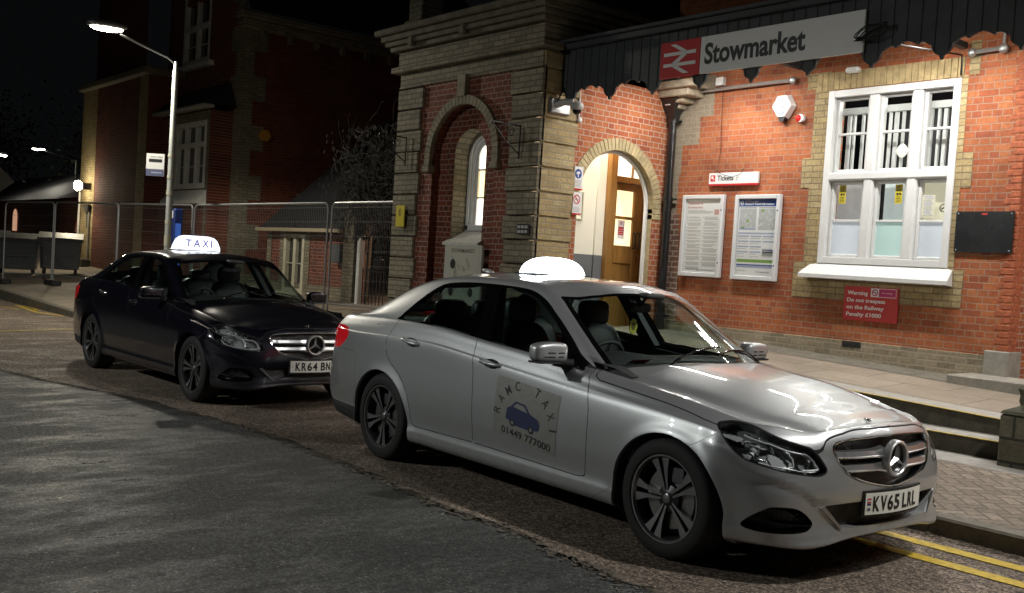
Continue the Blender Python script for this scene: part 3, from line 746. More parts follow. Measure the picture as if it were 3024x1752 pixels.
    for s in(1,-1):
        mb=MB(); P=[(.524,.409),(.545,.40),(.425,.293),(.407,.292)]
        mb.prism(P,lambda p,k:(xs(p[0],p[1])+.010-.02*k,s*p[0],p[1])); mb.build('intake_blade',M_SATIN,it,30)
    # ---- fog recesses
    FP=smooth_poly(FOG,3)
    for s in(1,-1):
        P=[(s*y,z) for y,z in FP]; mb=MB(); n=len(P); v=[]
        cy=sum(p[0] for p in P)/n; cz=sum(p[1] for p in P)/n
        for y,z in P:
            x=xs(y,z); v+=[(x,y,z),(x-.035,y+(cy-y)*.05-s*.0,z+(cz-z)*.12),(x-.055,y+(cy-y)*.25,z+(cz-z)*.3)]
        mb.add(v,[(3*i+q,3*((i+1)%n)+q,3*((i+1)%n)+q+1,3*i+q+1) for i in range(n) for q in(0,1)],0)
        mb.add([(xs(cy,cz)-.05,cy,cz)]+[v[3*i+2] for i in range(n)],[(0,i+1,(i+1)%n+1) for i in range(n)],1)
        fo=mb.build('fog_recess',[M_BLK,M_MESH],root,35)
        mb=MB(); pts=[]
        for t in np.linspace(0,1,16):
            y=.575+t*.255; z=.311+.022*t-.006*math.sin(PI*t); pts.append((xs(y,z)-.010,s*y,z))
        v=[]
        for p in pts: v+=[(p[0]+.004,p[1],p[2]+.005),(p[0]+.009,p[1],p[2]-.004),(p[0]-.03,p[1],p[2]-.006),(p[0]-.03,p[1],p[2]+.006)]
        mb.add(v,[(4*i+q,4*i+4+q,4*i+4+(q+1)%4,4*i+(q+1)%4) for i in range(15) for q in range(4)]); mb.build('running_light',M_CHR,fo,40)
    # ---- headlights
    hs=hl_fn(smooth_poly(HL_S,3)); A=np.array(S.V)
    fi=[i for i,l in enumerate(S.L) if l=='lens']
    vid=sorted(set(q for i in fi for q in S.F[i])); LV=A[vid]; LN=N[vid]
    def lp(s_,z,dep):
        q=(LV[:,0]-LV[:,1])*.70711; d=(q-s_)**2+(LV[:,2]-z)**2; i=np.argsort(d)[:4]; w=1/(d[i]+1e-7); w/=w.sum()
        p=(LV[i]*w[:,None]).sum(0); n=(LN[i]*w[:,None]).sum(0); n/=np.linalg.norm(n); return p-n*dep,n
    for m_,s in(('near',-1),('far',1)):
        h=D.objects.new('headlight',None); COL.objects.link(h); h.parent=root; h.empty_display_size=.1
        sheet_piece(S,N,('lens',),[M_LENS],'lens',h,m_)
        bowl=sheet_piece(S,N,('lens',),[M_HOUS2],'bowl',h,m_,off=-.055)
        mb=MB(); P=smooth_poly(HL_S,3); n=len(P); v=[]
        for q,z in P:
            a,_=lp(q,z,.003); b,_=lp(q,z,.060); v+=[(a[0],s*a[1],a[2]),(b[0],s*b[1],b[2])]
        mb.add(v,[(2*i,2*((i+1)%n),2*((i+1)%n)+1,2*i+1) for i in range(n)]); mb.build('housing',M_HOUS,h,40)
        # light guides and reflector shapes
        mb=MB()
        def guide(L,r,dep,mi):
            pts=[]
            Q=smooth_poly(L,5,False)
            for q,z in Q:
                p,_=lp(q,z,dep); pts.append((p[0],s*p[1],p[2]))
            mb.tube(pts,r,8,mi)
        guide([(-.27,.745),(-.18,.722),(-.09,.695),(0,.672),(.05,.655)],.0055,.026,1)
        guide([(-.275,.722),(-.262,.69),(-.235,.655),(-.19,.632),(-.155,.628)],.008,.03,0)
        guide([(-.275,.722),(-.235,.715),(-.20,.708)],.007,.028,0)
        guide([(-.06,.683),(-.03,.65),(-.02,.615),(-.03,.600),(-.09,.600)],.006,.03,1)
        guide([(.03,.672),(.075,.645),(.105,.605),(.105,.588),(.03,.585)],.0075,.026,1)
        guide([(-.20,.615),(-.10,.600),(-.02,.588),(.05,.578),(.10,.578)],.004,.02,1)
        mb.build('light_guide',[M_CHR,M_LED],h,50)
        mb=MB()
        for q,z,r in((-.165,.668,.040),(.035,.632,.032)):
            p,nn=lp(q,z,.045); p=np.array([p[0],s*p[1],p[2]]); ax=Vector((.95,s*.25,.0)).normalized(); u=Vector((0,0,1)).cross(ax).normalized(); w=ax.cross(u)
            f=lambda rr,a,hh:tuple(Vector(p)+u*rr*math.cos(a)+w*rr*math.sin(a)+ax*hh)
            mb.lathe([(r*1.25,.02),(r*1.15,.012),(r,.0),(r*.95,-.01)],f,28,0)
            mb.lathe([(0,.022),(r*.35,.020),(r*.65,.014),(r*.85,.004),(r*.93,-.006)],f,28,1)
        for i in range(5):
            p,_=lp(-.25+.05*i,.752-.012*i,.035); superellip(mb,(p[0],s*p[1],p[2]),(.010,.010,.008),1,1,6,8,0)
        # swept inner reflectors
        for L in([(-.145,.70),(-.075,.685),(-.03,.640),(-.035,.605),(-.13,.612),(-.15,.65)],[(.0,.675),(.05,.655),(.09,.61),(.085,.59),(.0,.592),(-.005,.63)]):
            v=[]
            for q,z in L:
                p,_=lp(q,z,.05); v.append((p[0],s*p[1],p[2]))
            mb.add(v,[tuple(range(len(v)))],2)
        mb.build('reflector',[M_REFL,M_LENS,M_HOUS2],h,40)
    # ---- mirrors
    for s in(1,-1):
        mb=MB()
        def wp(v): 
            x,y,z=v; return (x*(1-.12*y)-.10*(y+1)*.5,y,z*(1-.16*(y+1)*.5)+(.10*(1-abs(y))))
        superellip(mb,(0,0,0),(.058,.122,.064),.45,.5,22,30,0,warp=wp)
        mb.v=[(-.925+v[0],s*(.975+v[1]),1.012+v[2]) for v in mb.v]
        mi=mb.build('wing_mirror',paint,root,60)
        mb=MB(); mb.prism([(.865,.960),(1.085,.960),(1.085,.948),(.865,.944)],lambda p,k:(-.875-.10*k,s*p[0],p[1]+.003)); mb.tube([(-.93,s*.93,.955),(-.86,s*.83,.945)],[.022,.034],10); mb.build('mirror_base',M_PLA,mi,40)
        mb=MB()
        MV=[tuple(v_.co) for v_ in mi.data.vertices]
        for z,y0,y1 in((1.014,.895,1.02),(.990,.90,1.05)):
            v=[]
            for t in np.linspace(0,1,10):
                y=y0+(y1-y0)*t; xx=max([q[0] for q in MV if abs(abs(q[1])-y)<.02 and abs(q[2]-z)<.02] or [-.872])+.0012
                v+=[(xx,s*y,z+.0035),(xx,s*y,z-.0035),(xx-.03,s*y,z)]
            mb.add(v,[(3*i,3*i+3,3*i+4,3*i+1) for i in range(9)])
        mb.build('indicator_slit',M_BLK,mi)
    # ---- wipers, aerial
    for a,b in(((-.44,-.55),(-.50,.10)),((-.43,-.02),(-.60,.62))):
        mb=MB(); pts=[]
        zt=lambda x,y: float(zroof(x))-(float(zroof(x))-min(float(zrail(x)),float(zroof(x))-.01))*(abs(y)/float(yrail(x)))**2.3
        for t in np.linspace(0,1,12):
            x=a[0]+(b[0]-a[0])*t; y=a[1]+(b[1]-a[1])*t; pts.append((x,y,zt(x,y)+.014))
        mb.tube(pts,[.008-.004*t for t in np.linspace(0,1,12)],8); mb.tube([(p[0]-.012,p[1],p[2]+.002) for p in pts[3:]],.004,6); mb.build('wiper',M_BLK,root,50)
    mb=MB(); superellip(mb,(-2.83,0,1.452),(.07,.024,.03),.8,.9,10,16,0,zmin=0,warp=lambda v:(v[0]-.5*v[2],v[1],v[2])); mb.build('aerial',paint,root,50)
    # ---- wheels
    build_wheel(root,0,-1,math.radians(33),math.radians(0)); build_wheel(root,0,1,.3); build_wheel(root,-2.874,-1,math.radians(54)); build_wheel(root,-2.874,1,.9)
    # ---- interior
    def seat(x,y,rear=False,w=.25):
        st=D.objects.new('seat',None); COL.objects.link(st); st.parent=root; st.location=(x,y,0); st.empty_display_size=.1
        mb=MB(); superellip(mb,(.25,0,.50),(.27,w,.09),.5,.4,10,24); 
        superellip(mb,(-.07,0,.80),(.085,w,.33),.5,.45,14,24,warp=lambda v:(v[0]*(1)-v[2]*.95,v[1]*(1-.12*v[2]),v[2])); mb.build('seat_back',M_SEAT,st,60)
        mb=MB(); superellip(mb,(-.155,0,1.20 if not rear else 1.15),(.055,.135 if not rear else .14,.095 if not rear else .08),.5,.45,12,24); 
        for s in(1,-1): mb.tube([(-.155,s*.06,1.12),(-.13,s*.06,1.0)],.006,6)
        mb.build('headrest',M_SEAT,st,60); return st
    seat(-1.82,.37); seat(-1.80,-.37); seat(-2.64,.37,True,.30); seat(-2.64,-.37,True,.30); seat(-2.66,0,True,.10)
    mb=MB()
    prof=[(-.44,.93),(-.60,.965),(-.80,.985),(-.98,.985),(-1.06,.95),(-1.08,.86),(-1.02,.70),(-1.0,.40)]
    v=[]; ysn=np.linspace(-.74,.74,21)
    for y in ysn:
        hump=.035*math.exp(-((y+.37)/.17)**2)
        for i,(x,z) in enumerate(prof): v.append((x+.0,y,z+(hump if 1<i<6 else 0)-.02*abs(y)**2))
    n=len(prof); mb.add(v,[(a*n+i,(a+1)*n+i,(a+1)*n+i+1,a*n+i+1) for a in range(20) for i in range(n-1)])
    dash=mb.build('dashboard',M_DASH,root,40)
    mb=MB()
    for s in(1,-1):
        pr=[(-.9,.90),(-2.75,1.035),(-2.75,.3),(-.9,.3)]
        mb.prism(pr,lambda p,k:(p[0],s*(.79-.03*k),p[1]))
        # inner pillars
        for P in([(-1.67,.98),(-1.80,.98),(-1.97,1.36),(-1.86,1.37)],):
            mb.prism(P,lambda p,k:(p[0],s*((.80-(p[1]-.98)*.42)-.06*k),p[1]),1)
    mb.box(-3.62,-2.72,-.66,.66,1.02,1.035,1)  # parcel shelf
    mb.box(-2.8,-.6,-.78,.78,.22,.26,1); mb.box(-2.2,-1.05,-.10,.10,.26,.62,1)
    mb.build('door_lining',[M_SEATG,M_HEAD],root)
    mb=MB(); c=Vector((-1.10,-.37,.90)); ax=Vector((-.90,0,.42)).normalized(); u=Vector((0,1,0)); w=ax.cross(u)
    pts=[c+u*.185*math.cos(a)+w*.185*math.sin(a) for a in np.linspace(0,2*PI,41)]; mb.tube(pts,.014,8,0,False)
    superellip(mb,tuple(c-ax*.02),(.04,.075,.06),.7,.7,8,14); 
    for a in(0,PI,-PI/2): mb.tube([c-ax*.01,c+u*.18*math.cos(a)+w*.18*math.sin(a)],[.022,.012],6)
    mb.build('steering_wheel',M_DASH,root,50)
    mb=MB(); superellip(mb,(-1.17,.02,1.285),(.022,.115,.033),.5,.5,10,20); mb.tube([(-1.15,.02,1.30),(-1.08,.0,1.37)],.012,8); superellip(mb,(-1.04,0,1.372),(.06,.10,.02),.6,.6,8,16); mb.build('rear_view_mirror',M_DASH,root,50)
    return root,xs,ys
def add_plate(root,text,xs,dz,band=False):
    mb=MB(); w,h=.52,.111; z0=.352+dz; n=16; x=lambda y:.822-.030*(y/.26)**2
    # curved plate
    def strip(y0,y1,za,zb,dx,mi,th=.004):
        v=[]
        for t in np.linspace(0,1,n+1):
            y=y0+(y1-y0)*t; v+=[(x(y)+dx,y,za),(x(y)+dx,y,zb),(x(y)+dx-th,y,za),(x(y)+dx-th,y,zb)]
        f=[]
        for i in range(n):
            a=4*i;b=4*i+4; f+=[(a,b,b+1,a+1),(a+1,b+1,b+3,a+3),(a,a+2,b+2,b)]
        f+=[(0,1,3,2),(4*n,4*n+2,4*n+3,4*n+1)]
        mb.add(v,f,mi)
    strip(-.275,.275,z0-.012,z0+h+.012,-.004,1,.02); strip(-.26,.26,z0,z0+h,0,0,.003)
    # viewed from the front, left of the text is the car's right (y<0)
    def fn(y0,zb): return lambda u,v,d:(x(y0+u)+.0012+d,y0+u,zb+v)
    a,b=text.split(); ch=.079
    if band:
        X=-.208
        for ccc,wd in((a,.213),(b,.158)):
            for c in ccc:
                cw=.0475 if c not in 'I1' else .02
                add_text(mb,c,fn(X,z0+.016),w=cw*.97,h=ch,mi=1,size=1,bold=.022,extrude=.0006); X+=.0565
            X+=.022
        strip(-.248,-.222,z0+.06,z0+.085,.0008,2,.0005); strip(-.248,-.222,z0+.048,z0+.058,.0008,3,.0005)
        strip(-.248,-.222,z0+.069,z0+.075,.0012,0,.0005)
        add_text(mb,'UK',fn(-.247,z0+.022),w=.024,h=.014,mi=3,size=1,bold=.02,extrude=.0006)
    else:
        X=-.212
        for ccc in(a,b):
            for c in ccc:
                add_text(mb,c,fn(X,z0+.016),w=.049,h=ch,mi=1,size=1,bold=.028,extrude=.0006); X+=.0595
            X+=.028
        strip(-.247,-.236,z0+.05,z0+.060,.0008,4,.0005)
    return mb.build('number_plate',[M_PLATE,M_INK,M_REDP,M_MAGB,M_SATIN],root,None)
# ================================================================ SITE MATERIALS
def brick_mat(name,axis,cols,mortar,bw=.225,rh=.075,ms=.010,squash=.5,var=.35,bump=.6,offx=0,offz=0,grime=.25,rough=.85,blotch=(.30,.28,.25),blot=0.):
    t=NT(name); b=t.b; tc=t.n('ShaderNodeTexCoord'); sp=t.n('ShaderNodeSeparateXYZ'); t.l(tc.outputs['Object'],sp.inputs[0])
    # slightly wavy courses so that edges are not ruler straight
    wn=t.n('ShaderNodeTexNoise'); wn.inputs['Scale'].default_value=7; wn.inputs['Detail'].default_value=3; t.l(tc.outputs['Object'],wn.inputs[0])
    wv=t.n('ShaderNodeVectorMath',operation='MULTIPLY_ADD'); wv.inputs[1].default_value=(.012,.012,0); wv.inputs[2].default_value=(-.006+offx,-.006+offz,0); t.l(wn.outputs['Color'],wv.inputs[0])
    cb=t.n('ShaderNodeCombineXYZ'); t.l(sp.outputs[0 if axis=='x' else 1],cb.inputs[0]); t.l(sp.outputs[2 if axis in'xy' else 0],cb.inputs[1])
    if axis=='z': t.l(sp.outputs[0],cb.inputs[0]); t.l(sp.outputs[1],cb.inputs[1])
    ad=t.n('ShaderNodeVectorMath',operation='ADD'); t.l(cb.outputs[0],ad.inputs[0]); t.l(wv.outputs[0],ad.inputs[1])
    br=t.n('ShaderNodeTexBrick'); br.offset=.5; br.offset_frequency=2; br.squash=squash; br.squash_frequency=2
    br.inputs['Scale'].default_value=1; br.inputs['Brick Width'].default_value=bw; br.inputs['Row Height'].default_value=rh; br.inputs['Mortar Size'].default_value=ms; br.inputs['Mortar Smooth'].default_value=.25; br.inputs['Bias'].default_value=0
    br.inputs['Color1'].default_value=(0,0,0,1); br.inputs['Color2'].default_value=(1,1,1,1); br.inputs['Mortar'].default_value=(.5,.5,.5,1)
    t.l(ad.outputs[0],br.inputs['Vector'])
    cr=t.n('ShaderNodeValToRGB'); e=cr.color_ramp.elements; e[0].position=0; e[0].color=tuple(cols[0])+(1,); e[1].position=1; e[1].color=tuple(cols[-1])+(1,)
    for i,c in enumerate(cols[1:-1]): el=e.new((i+1)/(len(cols)-1)); el.color=tuple(c)+(1,)
    t.l(br.outputs['Color'],cr.inputs[0])
    # tone inside bricks
    n1=t.n('ShaderNodeTexNoise'); n1.inputs['Scale'].default_value=26; n1.inputs['Detail'].default_value=8; n1.inputs['Roughness'].default_value=.7; t.l(tc.outputs['Object'],n1.inputs[0])
    m1=t.n('ShaderNodeMapRange'); m1.inputs[1].default_value=.3; m1.inputs[2].default_value=.7; m1.inputs[3].default_value=1-var; m1.inputs[4].default_value=1+var*.6; t.l(n1.outputs[0],m1.inputs[0])
    s1=t.n('ShaderNodeVectorMath',operation='SCALE'); t.l(cr.outputs[0],s1.inputs[0]); t.l(m1.outputs[0],s1.inputs['Scale'])
    n2=t.n('ShaderNodeTexNoise'); n2.inputs['Scale'].default_value=1.3; n2.inputs['Detail'].default_value=6; n2.inputs['Roughness'].default_value=.6; t.l(tc.outputs['Object'],n2.inputs[0])
    m2=t.n('ShaderNodeMapRange'); m2.inputs[1].default_value=.35; m2.inputs[2].default_value=.7; m2.inputs[3].default_value=1+grime*.3; m2.inputs[4].default_value=1-grime; t.l(n2.outputs[0],m2.inputs[0])
    mm=t.n('ShaderNodeMix',data_type='RGBA'); t.l(br.outputs['Fac'],mm.inputs[0]); t.l(s1.outputs[0],mm.inputs[6]); mm.inputs[7].default_value=tuple(mortar)+(1,)
    s2=t.n('ShaderNodeVectorMath',operation='SCALE'); t.l(mm.outputs[2],s2.inputs[0]); t.l(m2.outputs[0],s2.inputs['Scale'])
    last=s2.outputs[0]
    if blot:
        n3=t.n('ShaderNodeTexNoise'); n3.inputs['Scale'].default_value=5; n3.inputs['Detail'].default_value=9; n3.inputs['Roughness'].default_value=.75; t.l(tc.outputs['Object'],n3.inputs[0])
        m3=t.n('ShaderNodeMapRange'); m3.inputs[1].default_value=.56; m3.inputs[2].default_value=.72; m3.inputs[3].default_value=0; m3.inputs[4].default_value=blot; t.l(n3.outputs[0],m3.inputs[0])
        mx=t.n('ShaderNodeMix',data_type='RGBA'); t.l(m3.outputs[0],mx.inputs[0]); t.l(last,mx.inputs[6]); mx.inputs[7].default_value=tuple(blotch)+(1,); last=mx.outputs[2]
    t.l(last,b.inputs['Base Color']); b.inputs['Roughness'].default_value=rough; b.inputs['Specular IOR Level'].default_value=.3
    mh=t.n('ShaderNodeMath',operation='MULTIPLY_ADD'); mh.inputs[1].default_value=-1; t.l(br.outputs['Fac'],mh.inputs[0]); 
    mh2=t.n('ShaderNodeMath',operation='MULTIPLY'); mh2.inputs[1].default_value=.55; t.l(n1.outputs[0],mh2.inputs[0]); t.l(mh2.outputs[0],mh.inputs[2])
    bp=t.n('ShaderNodeBump'); bp.inputs['Strength'].default_value=bump; bp.inputs['Distance'].default_value=.012; t.l(mh.outputs[0],bp.inputs['Height']); t.l(bp.outputs[0],b.inputs['Normal'])
    return t.m
REDC=[(.38,.105,.045),(.43,.130,.052),(.46,.145,.057),(.33,.088,.043),(.48,.165,.066),(.41,.118,.048)]
DREDC=[(.15,.040,.020),(.19,.048,.023),(.22,.056,.026),(.12,.032,.020),(.20,.058,.030)]
YELC=[(.42,.31,.15),(.47,.36,.18),(.36,.27,.14),(.50,.40,.22),(.40,.30,.155)]
GREYC=[(.24,.21,.145),(.29,.25,.175),(.20,.175,.125),(.32,.275,.19),(.26,.23,.165)]
MORT=(.42,.37,.31)
B_REDX=brick_mat('red_brick','x',REDC,(.36,.245,.175),ms=.0055,blot=.4,blotch=(.50,.24,.13),grime=.4); B_REDY=brick_mat('red_brick_return','y',REDC,(.48,.36,.28),ms=.007,blot=.35,blotch=(.48,.30,.22),grime=.3)
B_DREDX=brick_mat('dark_red_brick','x',DREDC,(.30,.20,.16),ms=.008); B_DREDY=brick_mat('dark_red_brick_return','y',DREDC,(.22,.10,.07),ms=.008)
B_YELX=brick_mat('buff_brick','x',YELC,(.22,.17,.10),squash=1,ms=.007,blot=.2); B_YELY=brick_mat('buff_brick_return','y',YELC,(.33,.28,.19),squash=1,ms=.010,blot=.3,blotch=(.55,.48,.34))
B_GRYX=brick_mat('grimy_buff_brick','x',GREYC,(.13,.115,.085),squash=1,ms=.009,blot=.25,blotch=(.30,.27,.2)); B_GRYY=brick_mat('grimy_buff_brick_return','y',GREYC,(.13,.115,.085),squash=1,ms=.009)
B_PLINTH=brick_mat('plinth_brick','x',[(.33,.27,.18),(.38,.32,.22),(.27,.22,.15),(.42,.35,.25)],(.40,.34,.25),squash=1,ms=.009,bw=.225,blot=.45,blotch=(.42,.36,.27),bump=.8)
M_WHT=pmat('white_gloss',(.70,.70,.69),.35,noise=.04,nscale=5); M_CREAM=pmat('cream_plaster',(.72,.70,.60),.7,noise=.03,nscale=2); M_DADO=pmat('grey_dado',(.13,.14,.15),.5)
M_WOOD=None
def wood_mat():
    t=NT('varnished_oak'); tc=t.n('ShaderNodeTexCoord'); mp=t.n('ShaderNodeMapping'); mp.inputs['Scale'].default_value=(22,22,1.6); nz=t.n('ShaderNodeTexNoise'); nz.inputs['Scale'].default_value=2; nz.inputs['Detail'].default_value=7
    cr=t.n('ShaderNodeValToRGB'); e=cr.color_ramp.elements; e[0].position=.3; e[0].color=(.20,.095,.022,1); e[1].position=.7; e[1].color=(.33,.17,.045,1)
    t.l(tc.outputs['Object'],mp.inputs[0]); t.l(mp.outputs[0],nz.inputs[0]); t.l(nz.outputs[0],cr.inputs[0]); t.l(cr.outputs[0],t.b.inputs['Base Color']); t.b.inputs['Roughness'].default_value=.35
    return t.m
M_WOOD=wood_mat()
M_IRON=pmat('black_iron',(.012,.012,.013),.28,0,.5,bump=.15,bscale=40); M_BOARD=pmat('grey_boarding',(.038,.042,.047),.6,noise=.25,nscale=6,bump=.2,bscale=70)
M_STONE=pmat('weathered_stone',(.30,.28,.24),.8,noise=.22,nscale=9,bump=.5,bscale=30); M_STONED=pmat('mossy_stone',(.085,.08,.055),.85,noise=.5,nscale=11,bump=.8,bscale=26)
M_LEAD=pmat('slate',(.022,.023,.025),.6,noise=.3,nscale=12,bump=.4,bscale=20); M_DARK=pmat('unlit_room',(.015,.015,.016),.9)
M_GALV=pmat('galvanised_steel',(.42,.43,.43),.38,.8,noise=.15,nscale=20); M_RUB=pmat('rubber_block',(.02,.02,.02),.85,bump=.4,bscale=40)
M_REDS=pmat('sign_red',(.52,.018,.022),.4); M_WHS=pmat('sign_white',(.80,.80,.79),.4); M_INKS=pmat('sign_black',(.01,.01,.012),.45); M_REDN=pmat('notice_red',(.55,.035,.03),.45,noise=.1,nscale=12)
M_BLUS=pmat('sign_blue',(.015,.06,.30),.4); M_YELS=pmat('sign_yellow',(.62,.50,.03),.45); M_GREY=pmat('print_grey',(.42,.41,.41),.6); M_GRN=pmat('print_green',(.20,.38,.08),.6); M_PINK=pmat('print_pink',(.62,.30,.30),.6); M_LILAC=pmat('print_lilac',(.40,.44,.62),.6); M_PAPER=pmat('poster_paper',(.86,.85,.86),.5)
M_FRAMEW=pmat('poster_frame_white',(.66,.67,.68),.35)
M_WINGL=glass_mat('window_glass',(.94,.96,.95))
def frosted(name,c,e):
    return pmat(name,c,.5,emit=c,estr=e,noise=.05,nscale=2)
M_FROST=frosted('frosted_pane',(.42,.50,.52),.12)
M_LITW=pmat('lit_pane_white',(.9,.87,.78),.4,emit=(1,.93,.78),estr=1.15); M_LITY=pmat('lit_pane_cream',(.8,.7,.4),.4,emit=(.95,.78,.42),estr=.9)
def ground_mats():
    def asph(name,c0,c1,sc=1,bump=.9,rough=(.38,.75),spk=.25,patch=.5):
        t=NT(name); b=t.b; tc=t.n('ShaderNodeTexCoord')
        def noise(s,d=3,r=.7,vec=None):
            q=t.n('ShaderNodeTexNoise'); q.inputs['Scale'].default_value=s; q.inputs['Detail'].default_value=d; q.inputs['Roughness'].default_value=r; t.l(vec or tc.outputs['Object'],q.inputs[0]); return q.outputs[0]
        def rng(x,a,b_,c,d):
            m=t.n('ShaderNodeMapRange'); m.inputs[1].default_value=a; m.inputs[2].default_value=b_; m.inputs[3].default_value=c; m.inputs[4].default_value=d; t.l(x,m.inputs[0]); return m.outputs[0]
        def mul(a,b_,op='MULTIPLY'):
            m=t.n('ShaderNodeMath',operation=op)
            for k,q in enumerate((a,b_)):
                if isinstance(q,(int,float)): m.inputs[k].default_value=q
                else: t.l(q,m.inputs[k])
            return m.outputs[0]
        grain=noise(62*sc,4,.75); coarse=noise(24*sc,5,.8); big=noise(.9,10,.72)
        mpg=t.n('ShaderNodeMapping'); mpg.inputs['Scale'].default_value=(1.2,.55,1); mpg.inputs['Rotation'].default_value=(0,0,.75); t.l(tc.outputs['Object'],mpg.inputs[0])
        worn=noise(1.9,9,.68,mpg.outputs[0])
        v1=t.n('ShaderNodeTexVoronoi'); v1.inputs['Scale'].default_value=48*sc; t.l(tc.outputs['Object'],v1.inputs[0])
        cr=t.n('ShaderNodeValToRGB'); e=cr.color_ramp.elements; e[0].position=.34; e[0].color=tuple(c0)+(1,); e[1].position=.68; e[1].color=tuple(c1)+(1,); t.l(big,cr.inputs[0])
        g=mul(rng(grain,.40,.60,.22,2.3),rng(coarse,.42,.58,.50,1.6))  # grain contrast in the colour stands in for specular glints
        glint_lift=mul(rng(worn,.50,.64,0,1),rng(grain,.50,.56,0,1)); g=mul(g,mul(mul(glint_lift,patch*2.2),1,'ADD'))  # worn patches also get brighter grains, painted highlights of the lit streaks
        s=t.n('ShaderNodeVectorMath',operation='SCALE'); t.l(cr.outputs[0],s.inputs[0]); t.l(g,s.inputs['Scale'])
        sr=t.n('ShaderNodeSeparateColor'); t.l(v1.outputs['Color'],sr.inputs[0])
        chip=mul(mul(sr.outputs[0],.955,'GREATER_THAN'),mul(v1.outputs['Distance'],.30,'LESS_THAN'))
        mx=t.n('ShaderNodeMix',data_type='RGBA'); t.l(mul(chip,spk*2),mx.inputs[0]); t.l(s.outputs[0],mx.inputs[6]); mx.inputs[7].default_value=(.46,.44,.41,1); t.l(mx.outputs[2],b.inputs['Base Color'])
        t.l(rng(worn,.46,.62,rough[1],rough[0]),b.inputs['Roughness'])
        h=mul(mul(grain,.7),coarse,'ADD')
        bp=t.n('ShaderNodeBump'); bp.inputs['Strength'].default_value=bump; bp.inputs['Distance'].default_value=.022; t.l(h,bp.inputs['Height']); t.l(bp.outputs[0],b.inputs['Normal'])
        return t.m
    road=asph('dark_asphalt',(.030,.031,.030),(.056,.057,.054),1,1.0,(.26,.66),.32,.8)
    bay=asph('brown_macadam',(.110,.085,.066),(.200,.157,.120),1.1,1.0,(.5,.85))
    return road,bay
M_ROAD,M_BAY=ground_mats()
M_YLINE=pmat('yellow_line_paint',(.55,.38,.025),.55,noise=.35,nscale=30,bump=.5,bscale=150); M_YEDGE=pmat('yellow_edge_paint',(.62,.45,.08),.6,noise=.4,nscale=26)
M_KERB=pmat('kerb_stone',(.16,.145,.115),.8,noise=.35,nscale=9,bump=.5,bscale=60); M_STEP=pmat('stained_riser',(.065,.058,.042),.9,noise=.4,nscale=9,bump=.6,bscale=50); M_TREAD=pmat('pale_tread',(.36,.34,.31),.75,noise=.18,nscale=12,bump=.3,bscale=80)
B_PAVE=brick_mat('flagstones','z',[(.30,.25,.195),(.33,.275,.215),(.27,.225,.175),(.35,.295,.23)],(.13,.11,.09),bw=.9,rh=.62,ms=.008,squash=1,var=.18,bump=.25,grime=.3,rough=.7)
